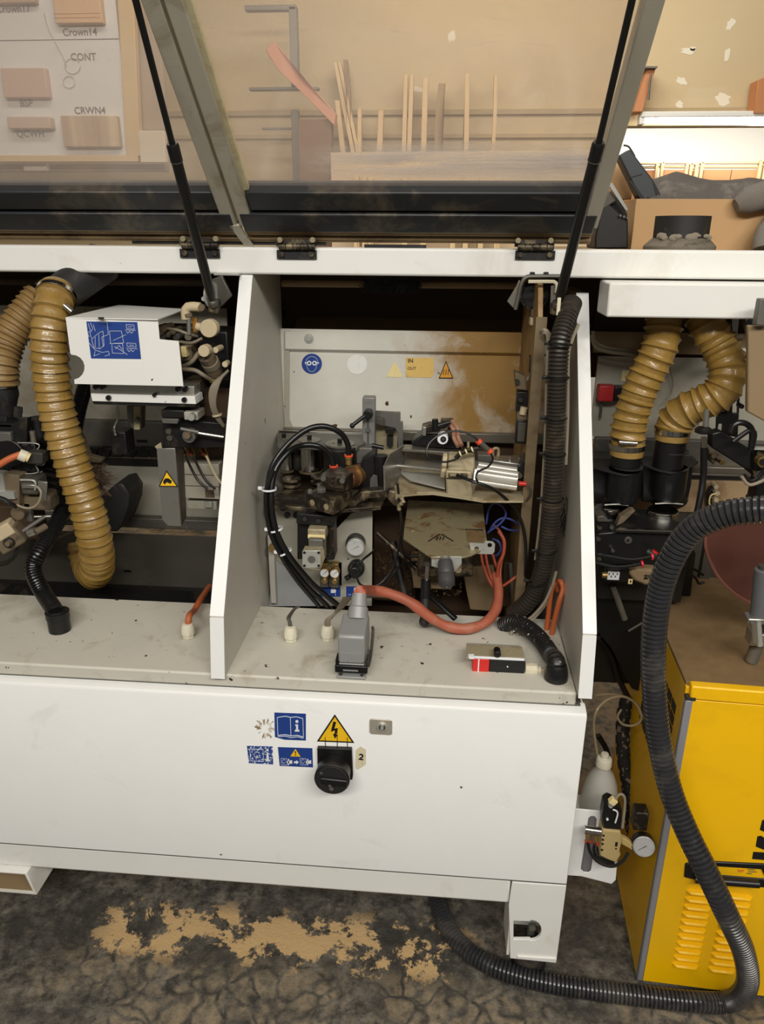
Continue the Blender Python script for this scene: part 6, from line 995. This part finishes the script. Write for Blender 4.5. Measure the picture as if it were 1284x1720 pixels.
# ================================================================== COMPRESSOR
CR = math.radians(-3.0); ex = Vector((math.cos(CR), math.sin(CR), 0)); ey = Vector((-math.sin(CR), math.cos(CR), 0)); CO = Vector((.470, 1.221, 0)); CT = .771; CWD = .55; CDP = .5
def fr(x, y, off=0):
    d = cf*FPX+cr*(x-642)-cu*(y-860); t = ((CO-ey*off-EYE) @ ey)/(d @ ey); return EYE+d*t
def cl(u, v, z): return CO+ex*u+ey*v+Vector((0, 0, z))
h = thing('yellow_compressor', 'yellow cabinet with grey corner trims, louvres and black lettering, dusty brown top', 'compressor', CO+ex*.27)
def cbox(m, u0, u1, v0, v1, z0, z1): return m.add([cl(u0,v0,z0), cl(u1,v0,z0), cl(u1,v1,z0), cl(u0,v1,z0), cl(u0,v0,z1), cl(u1,v0,z1), cl(u1,v1,z1), cl(u0,v1,z1)], [(0,3,2,1),(4,5,6,7),(0,1,5,4),(1,2,6,5),(2,3,7,6),(3,0,4,7)])
part('side_panel', cbox(MB(), 0, .01, .012, CDP, .012, CT-.01), yellow, h, .001); part('side_panel', cbox(MB(), CWD-.01, CWD, .012, CDP, .012, CT-.01), yellow, h, .001)
part('front_panel', cbox(MB(), .012, CWD, 0, .01, .012, CT-.03), yellow, h, .001); part('rear_panel', cbox(MB(), 0, CWD, CDP-.01, CDP, .012, CT-.01), yellow, h)
part('front_top_strip', cbox(MB(), .006, CWD, -.001, .02, CT-.029, CT), yellow, h, .003)
tp = NT('dusty_compressor_top'); sx_ = tp.n('ShaderNodeSeparateXYZ'); tp.l(tp.co, sx_.inputs[0]); dm = tp.ramp(tp.math('ADD', sx_.outputs[1], tp.math('MULTIPLY', tp.noise(9, 6, .6, .3), .16)), .085, .1)
tp.l(tp.mix(dm, lin((214, 168, 20)), tp.mix(tp.noise(30, 5), lin((100, 78, 48)), lin((136, 110, 74)))), tp.b.inputs[0]); tp.l(tp.mix(dm, (.4,)*4, (.85,)*4), tp.b.inputs['Roughness'])
part('top_panel', cbox(MB(), 0, CWD, .018, CDP, CT-.012, CT-.002), tp.m, h, .002, label='dusty brown top panel')
part('corner_trim', cbox(MB(), -.001, .013, -.002, .012, .012, CT-.03), yel_trim, h, .003, label='grey corner trim'); part('trim_cap', cbox(MB(), -.001, .016, -.003, .012, CT-.03, CT-.024), rubber, h)
part('foot', MB().lathe(cl(.02, .03, 0), (0, 0, 1), [(0, .014), (.014, .012)], 16), rubber, h); part('foot', MB().lathe(cl(.5, .03, 0), (0, 0, 1), [(0, .014), (.014, .012)], 16), rubber, h)
# side grille: real slots of dark strips
for k in range(8):
    for j in range(7): part('grille_slot', cbox(MB(), -.0012, .001, .05+j*.036, .05+j*.036+.029, .49+k*.026, .49+k*.026+.020), ink, h)
lou = MB()
def louver(u, z, w): 
    m = MB(); n = 10
    for s, r in ((-1, 0), (-.85, .7), (-.7, 1), (.7, 1), (.85, .7), (1, 0)):
        for i in range(n+1): a = math.pi*i/n; m.v.append(cl(u+s*w/2, -.011*r*math.sin(a)+.0005, z+.0052*max(r, .25)*math.cos(a)))
    for k in range(5):
        for i in range(n): m.f.append((k*(n+1)+i, k*(n+1)+i+1, (k+1)*(n+1)+i+1, (k+1)*(n+1)+i))
    return m
u0 = (fr(1178, 1500)-CO) @ ex; ub = (fr(1150, 1620)-CO) @ ex; zA = fr(1178, 1498).z; zB = fr(1150, 1620).z
for c in range(2):
    for k in range(11):
        t_ = k/10; uc = (u0+ub)/2+c*.075; part('louvre', louver(uc, zA+(zB-zA)*t_, .056), yellow, h)
def fpoly(pts, off, d, holes=()): return MB().poly([fr(x, y, off) for x, y in pts], ey*d, [[fr(x, y, off) for x, y in l] for l in holes])
part('handle_frame', fpoly([(1152, 1452), (1165, 1449), (1190, 1448), (1340, 1455), (1340, 1496), (1240, 1488), (1165, 1478), (1150, 1474)], .004, .006, [[(1192, 1455), (1280, 1461), (1288, 1478), (1190, 1470)]]), black_c, h, .002); part('handle_recess', fpoly([(1190, 1453), (1285, 1459), (1292, 1480), (1188, 1472)], -.002, .004), ink, h)
part('handle_bar', MB().cyl(fr(1168, 1477, .010), fr(1275, 1485, .010), .008, seg=14), black_c, h); part('round_emblem', MB().poly([fr(1246+5.5*math.cos(a/8*math.pi), 1461+4.4*math.sin(a/8*math.pi), .0025) for a in range(9)], ey*.0005), M('orange_print', (226, 130, 40), .5), h)
for k, (x, y, w) in enumerate(((1257, 1461, 12), (1258, 1464.5, 14), (1255, 1467.5, 9))): part('fine_print', fpoly([(x, y-.8), (x+w, y-.2), (x+w, y+.9), (x, y+.3)], .0025, .0004), cast, h)
for p in ([(1266, 1431), (1300, 1433), (1300, 1446), (1264, 1443)], [(1273, 1405), (1279, 1404), (1300, 1417), (1300, 1434), (1270, 1422)], [(1281, 1378), (1300, 1372), (1300, 1404), (1277, 1394)]): part('lettering', fpoly(p, .0008, .0006), ink, h)
# grey post and clamp standing on the compressor
h = thing('grey_hose_stub', 'grey rubber-sleeved pipe with a metal clamp on the compressor at the right edge', 'pipe', V(1280, 1080, 1.3)); part('sleeve', MB().pbar((1277, 1036, 1.3), (1285, 955, 1.3), .0175, 24), M('grey_rubber_sleeve', (92, 94, 96), .6), h, .002); part('inner_pipe', MB().pbar((1285, 956, 1.3), (1286, 950, 1.3), .011, 16), dgrey, h); part('neck', MB().pbar((1276, 1034, 1.3), (1275, 1062, 1.3), .010, 16), rubber, h); part('clamp', MB().pbox(1257, 1040, 1290, 1050, 1.28, .03), alu, h, .003); part('clamp_bolt', MB().pbar((1267, 1045, 1.27), (1269, 1078, 1.27), .006), alu, h); part('clamp_bolt', MB().pbar((1274, 1045, 1.27), (1277, 1084, 1.27), .0055), zinc, h); part('clamp_nut', MB().pbox(1262, 1066, 1292, 1086, 1.285, .03), alu, h, .002); part('riser', MB().cyl((V(1280, 1066, 1.3).x, 1.32, CT), V(1281, 1060, 1.32), .012, seg=14), cast, h)
# big grey hose
HP_ = [at(735, 1500, Z=.021)+Vector((-.02, .07, 0)), at(741, 1530, Z=.021), at(768, 1580, Z=.021), at(822, 1620, Z=.021), at(900, 1646, Z=.021), at(985, 1661, Z=.021), at(1070, 1672, Z=.021), at(1160, 1682, Z=.022), at(1225, 1682, Z=.03), V(1255, 1655, 1.12), V(1250, 1600, 1.08), V(1221, 1535, 1.05), V(1188, 1465, 1.07), V(1156, 1400, 1.1), V(1128, 1330, 1.13), V(1109, 1250, 1.15), V(1100, 1170, 1.16), V(1098, 1090, 1.16), V(1106, 1010, 1.16), V(1126, 945, 1.15), V(1160, 893, 1.14), V(1210, 866, 1.12), V(1265, 857, 1.1), V(1330, 856, 1.08)]
h = thing('long_grey_hose', 'long dark grey ribbed hose arching over the compressor and lying along the floor', 'hose', at(900, 1650, Z=0)); part('hose_wall', ribbed(HP_, .0192, .0088, .0042, 24, 'flex', True, 4), hosegrey, h)
# ================================================================== BETWEEN MACHINE AND COMPRESSOR
h = thing('drain_bottle', 'translucent plastic bottle with a white cap beside the machine end', 'bottle', V(1003, 1362, 1.36)); b0 = V(1004, 1362, 1.36); zz = (V(1004, 1282, 1.36)-b0).length
part('bottle_wall', MB().lathe(b0, (0, 0, 1), [(0, .036), (.004, .039), (zz*.35, .0395), (zz*.6, .034), (zz*.8, .024), (zz*.92, .0135), (zz, .0125)], 28), bottle_m, h); part('bottle_cap', MB().lathe(b0+Vector((0, 0, zz)), (0, 0, 1), [(-.006, .017), (.012, .0165), (.015, .0145), (.016, .009), (.026, .008)], 20), gland_w, h, .001)
single('bottle_shelf', MB().box((.289, 1.31, b0.z-.006), (b0.x+.035, 1.41, b0.z-.001)), white, 'small white shelf under the translucent bottle', 'shelf')
for i, pts in enumerate(([(1004, 1268, 1.36), (998, 1225, 1.36), (1002, 1195, 1.36), (1020, 1176, 1.38), (1045, 1170, 1.4), (1066, 1180, 1.42), (1077, 1198, 1.42), (1076, 1212, 1.42), (1062, 1219, 1.42), (1046, 1216, 1.42), (1038, 1204, 1.42), (1044, 1192, 1.42)], [(1001, 1168, 1.5), (1025, 1166, 1.5), (1055, 1172, 1.48), (1072, 1186, 1.46), (1080, 1204, 1.44)])): single('clear_tube', MB().ptube(pts, .0026, 8), M('clear_brown_tube', (150, 132, 104), .3), ['clear tube from the bottle cap looping to the right', 'second clear tube crossing above the loop of the bottle tube'][i], 'tube', 'clear tubes above the bottle')
single('foam_hose', ribbed([V(1056, 1170, 1.62), V(1048, 1200, 1.6), V(1047, 1260, 1.56), V(1056, 1320, 1.52), V(1062, 1380, 1.48), V(1066, 1430, 1.46)], .0155, .03, .003, 18, 'flex', True, 8), M('specked_foam', (26, 24, 22), .8, var=.3, chips=(120, 106, 88), cthr=.6, cs=90), 'black foam-covered pipe hanging between the machine and the yellow cabinet', 'pipe')
for i, pts in enumerate(([(1008, 1070, 1.6), (1028, 1100, 1.6), (1040, 1140, 1.6), (1056, 1172, 1.6)], [(1005, 1235, 1.6), (1020, 1262, 1.6), (1024, 1300, 1.6)])): single('hanging_cable', MB().ptube(pts, .007, 10), black_c, ['black cable running down beside the end of the right divider', 'black cable behind the translucent bottle'][i], 'cable')
single('machine_foot_plate', MB().ppoly([(1045, 1128), (1072, 1133), (1064, 1170), (1050, 1160)], 1.9, .02), M('paper', (150, 140, 122), .8), 'pale scrap of paper on the floor behind the foam pipe', 'paper')
YG = 1.24
h = thing('service_panel', 'white slotted bracket panel on the end of the machine', 'bracket', V(995, 1484, YG)); part('panel_plate', MB().ppoly([(958, 1358), (1014, 1363), (1042, 1372), (1037, 1453), (1035, 1478), (1028, 1485), (977, 1472), (950, 1470)], YG, .003, [[(989, 1375), (993, 1371), (999, 1371), (1003, 1376), (997, 1440), (993, 1463), (989, 1466), (981, 1465), (976, 1460), (980, 1436)]]), door_white, h, .0008); part('backing_plate', MB().ppoly([(970, 1366), (1010, 1368), (1004, 1470), (968, 1468)], YG+.012, .002), M('lilac_grey_plate', (128, 124, 126), .5), h)
YG = 1.2
h = thing('filter_regulator', 'dusty tan air filter unit with black head and fittings on the service panel', 'regulator', V(1025, 1450, YG)); part('body', MB().ppoly([(1013, 1394), (1043, 1397), (1046, 1410), (1041, 1432), (1044, 1436), (1036, 1450), (1020, 1444), (1008, 1438)], YG, .035), M('tan_dust_block', (176, 154, 104), .8, var=.12, bump=.4), h, .003)
for x, y in ((1014.5, 1404), (1013.5, 1411), (1013, 1418), (1012, 1428)): part('body_slot', MB().pcyl(x, y, 2, YG-.001, .003, 8), ink, h)
part('body_slot', MB().pbox(1034, 1415, 1038, 1422, YG-.001, .003), ink, h); part('body_slot', MB().pcyl(1035.5, 1426, 1.5, YG-.001, .003, 8), ink, h); part('head', MB().ppoly([(1013, 1394), (1012, 1372), (1016, 1352), (1024, 1346), (1036, 1352), (1046, 1362), (1045, 1396)], YG+.004, .03), black_c, h, .005)
part('bowl', MB().ppoly([(1006, 1436), (1030, 1448), (1036, 1456), (1012, 1452), (1005, 1444)], YG+.004, .03), black_c, h, .005); part('white_plug', MB().obox(V(1030, 1345, YG), (.013, .012, .013), 0, .6, 0), cream_s, h, .001); part('plug_nut', MB().obox(V(1026, 1353, YG), (.006, .008, .006), 0, .6, 0), zinc, h); part('plug_wire', MB().ptube([(1034, 1342, YG), (1042, 1334, YG), (1049, 1338, YG), (1050, 1355, YG), (1046, 1390, YG)], .0028), cream_t, h); part('white_bracket', MB().ptube([(1030, 1360, YG-.002), (1036, 1362, YG-.002), (1038, 1368, YG-.002), (1034, 1382, YG-.002)], .0016), white_s, h); part('status_light', MB().pcyl(1021, 1377, 2, YG, .003, 10), white_s, h)
part('steel_barrel', MB().pbar((982, 1393, YG+.01), (1010, 1397, YG+.01), .0085, 18), steel, h, .001)
for x, y in ((988, 1406), (1001, 1409)): part('fitting', MB().pbar((x, y-6, YG+.008), (x, y+6, YG+.008), .005, 12), brass, h); part('red_ring', band(V(x, y+7, YG+.008), (0, 0, 1), .005, .003), redp, h)
part('valve_tube', MB().ptube([(988, 1416, YG), (992, 1432, YG-.005), (1006, 1448, YG-.01), (1028, 1455, YG-.01), (1046, 1447, YG), (1056, 1432, YG+.01)], .0034), black_c, h); part('valve_tube', MB().ptube([(1000, 1417, YG), (998, 1428, YG), (1004, 1442, YG-.004), (1018, 1452, YG-.006)], .0034), black_c, h)
part('gauge_arm', MB().ppoly([(1044, 1406), (1056, 1412), (1068, 1424), (1080, 1432), (1070, 1434), (1058, 1426), (1044, 1418)], YG+.01, .012), M('tan_dust_arm', (186, 160, 100), .8), h, .002); part('gauge_neck', MB().pbox(1066, 1366, 1090, 1396, YG+.03, .03), grime, h, .003)
h = thing('air_gauge', 'round grey-faced gauge with a black rim in front of the yellow side panel', 'gauge', V(1079, 1435, YG)); gc = V(1079, 1412, YG+.03); ga = Vector((-.12, -1, .28)).normalized()
part('gauge_case', MB().lathe(gc, ga, [(0, .019), (.004, .0225), (.022, .0235), (.024, .022)], 32), black_c, h); part('gauge_ring', MB().lathe(gc+ga*.0245, ga, [(0, .0218), (.001, .0205)], 32), zinc, h); part('gauge_face', MB().lathe(gc+ga*.0256, ga, [(0, .0195), (.0006, .0195)], 32), M('worn_dial', (176, 174, 172), .35, dirt=(120, 116, 112), damt=.5, ds=50), h); n0 = gc+ga*.0268; part('needle', MB().bar(n0+Vector((-.011, 0, -.008)), n0+Vector((.005, 0, .004)), .0016, .0004), dgrey, h)
# ================================================================== ON TOP OF THE MACHINE
struct('top_shelf_cover', MB().box((.28, 2.1, 1.5), (1.2, 2.7, 1.515)), brown_lt, mc)
h = thing('duct_outlet', 'black round duct outlet with a dusty flange on top of the beam', 'pipe', V(1142, 418, 1.74)); bz = 1.5155; px_ = V(1142, 410, 1.75)
part('flange', MB().lathe((px_.x, 1.75, bz), (0, 0, 1), [(0, .074), (.014, .074), (.024, .064), (.030, .057)], 40), M('dusty_flange', (112, 104, 90), .8, var=.3, dirt=(54, 50, 44), damt=.7, ds=18, bump=.4), h, .001); part('outlet_pipe', MB().lathe((px_.x, 1.75, bz+.029), (0, 0, 1), [(0, .0565), (V(1142, 362, 1.70).z-bz-.029, .0565)], 40), rubber, h)
m = MB()
for k in range(14): a = random.uniform(3.6, 5.6); m.ball((px_.x+.06*math.cos(a), 1.75+.06*math.sin(a), bz+.03+random.uniform(0, .006)), random.uniform(.003, .008), (1.6, .4, 1), 8, 5)
part('dust_clumps', m, M('grey_dust', (132, 122, 106), .9), h, kind='stuff')
h = thing('cardboard_box', 'plain tan cardboard box behind the black duct outlet', 'box', V(1180, 418, 1.95)); a = V(1060, 418, 1.95); b = V(1320, 334, 1.95)
cbm = MB().box((a.x, 1.95, 1.516), (b.x, 1.955, V(1062, 334, 1.95).z)).box((a.x, 1.955, 1.516), (a.x+.005, 2.3, V(1062, 334, 1.95).z)); part('front_wall', MB().box((a.x, 1.95, 1.516), (b.x, 1.955, V(1062, 334, 1.95).z)), cardb, h, .001); part('side_wall', MB().box((a.x, 1.955, 1.516), (a.x+.005, 2.3, V(1062, 334, 1.95).z)), cardb, h); part('box_floor', MB().box((a.x+.005, 1.955, 1.516), (b.x, 2.3, 1.521)), cardb, h); part('back_wall', MB().box((a.x, 2.3, 1.516), (b.x, 2.305, V(1062, 334, 1.95).z)), cardb, h)
# cloth
def cloth():
    m = MB(); nx, ny = 48, 14; X0, X1 = V(1088, 320, 2.0).x, V(1360, 320, 2.0).x; zt0 = V(1062, 334, 1.95).z
    top = [(0, .052), (.12, .066), (.25, .078), (.34, .076), (.5, .066), (.75, .063), (1, .062)]
    for j in range(ny+1):
        for i in range(nx+1):
            u, v = i/nx, j/ny
            for (a, ha), (b, hb) in zip(top, top[1:]):
                if a <= u <= b: H = ha+(hb-ha)*(u-a)/(b-a)
            z = zt0-.01+H*min(1, math.sin(min(v*1.9, 1)*math.pi/2))+.006*noise.noise(Vector((u*7+v*5, v*3, 0)))-.012*abs(math.sin((u*3.2-v*1.7)*2.1))*(1-v)
            if v > .55: z -= (v-.55)*.02
            m.v.append(Vector((X0+(X1-X0)*u, 1.962+v*.33, z+.004)))
    for j in range(ny):
        for i in range(nx): a = j*(nx+1)+i; m.f.append((a, a+1, a+nx+2, a+nx+1))
    return m
o = single('dark_cloth', cloth(), cloth_m, 'dark grey corduroy cloth piled in the cardboard box', 'cloth'); md = o.modifiers.new('thickness', 'SOLIDIFY'); md.thickness = .004
h = thing('felt_sleeve', 'grey padded sleeve lying over the box edge at the right edge of the photo', 'sleeve', V(1270, 418, 1.9)); part('padded_tube', MB().tube([V(1237, 346, 1.93), V(1243, 342, 1.93), V(1262, 335, 1.93), V(1290, 327, 1.93), V(1340, 312, 1.93)], .03, 20, rf=lambda s, L: .029*min(1, .55+s*30)+s*.05), felt, h); part('hanging_sleeve', MB().tube([V(1330, 330, 1.9), V(1305, 370, 1.9), V(1288, 395, 1.88), V(1286, 417, 1.87)], .026, 16), felt, h)
h = thing('black_device', 'dark grey flat device leaning up left of the cloth, cable at its tip', 'device', V(1085, 400, 2.0)); part('device_shell', MB().ppoly([(1040, 262), (1059, 250), (1098, 302), (1106, 333), (1100, 360), (1078, 340), (1059, 301)], 1.99, .05), M('device_grey', (58, 62, 64), .45), h, .004); part('device_edge', MB().ppoly([(1057, 305), (1061, 302), (1088, 340), (1082, 344)], 1.98, .02), black_c, h, .001); part('device_seam', MB().bar(V(1053, 300, 1.988), V(1080, 292, 1.988), .0015, .001), ink, h); part('device_cable', MB().ptube([(1048, 244, 2.0), (1056, 246, 2.0), (1062, 254, 2.0), (1067, 263, 2.0)], .0022), dgrey, h)
part('device_foot', MB().poly([V(1098, 302, 2.0), V(1112, 330, 2.0), V(1112, 420, 2.0), V(1080, 420, 2.0), V(1080, 345, 2.0), V(1095, 340, 2.0)], (0, .03, 0)), ink, h, .002)
h = thing('black_crate', 'black crate with a pale front edge left of the cardboard box', 'crate', V(1030, 418, 1.9)); part('crate_body', MB().ppoly([(1000, 400), (1010, 352), (1022, 340), (1056, 370), (1056, 418), (1000, 418)], 1.9, .12), ink, h, .004); part('pale_edge', MB().ppoly([(1021, 309), (1030, 307), (1057, 352), (1052, 355)], 1.89, .01), alu, h, .001); part('inner_slope', MB().ppoly([(1010, 345), (1026, 320), (1038, 336), (1012, 352)], 1.9, .02), dgrey, h, .002); part('crate_side', MB().ppoly([(1026, 320), (1054, 358), (1056, 376), (1012, 354)], 1.92, .05), black_c, h, .002)
for k in range(3): part('crate_stud', MB().pcyl(1043+k*6, 362+k*2, 2, 1.89, .01, 8), cast, h)
single('tan_jar', MB().lathe(V(1040, 335, 2.12), (0, 0, 1), [(0, .03), (.05, .032), (.085, .028), (.1, .02)], 24), M('tan_pot', (206, 164, 116), .6), 'tan rounded pot half hidden behind the dark device', 'pot')
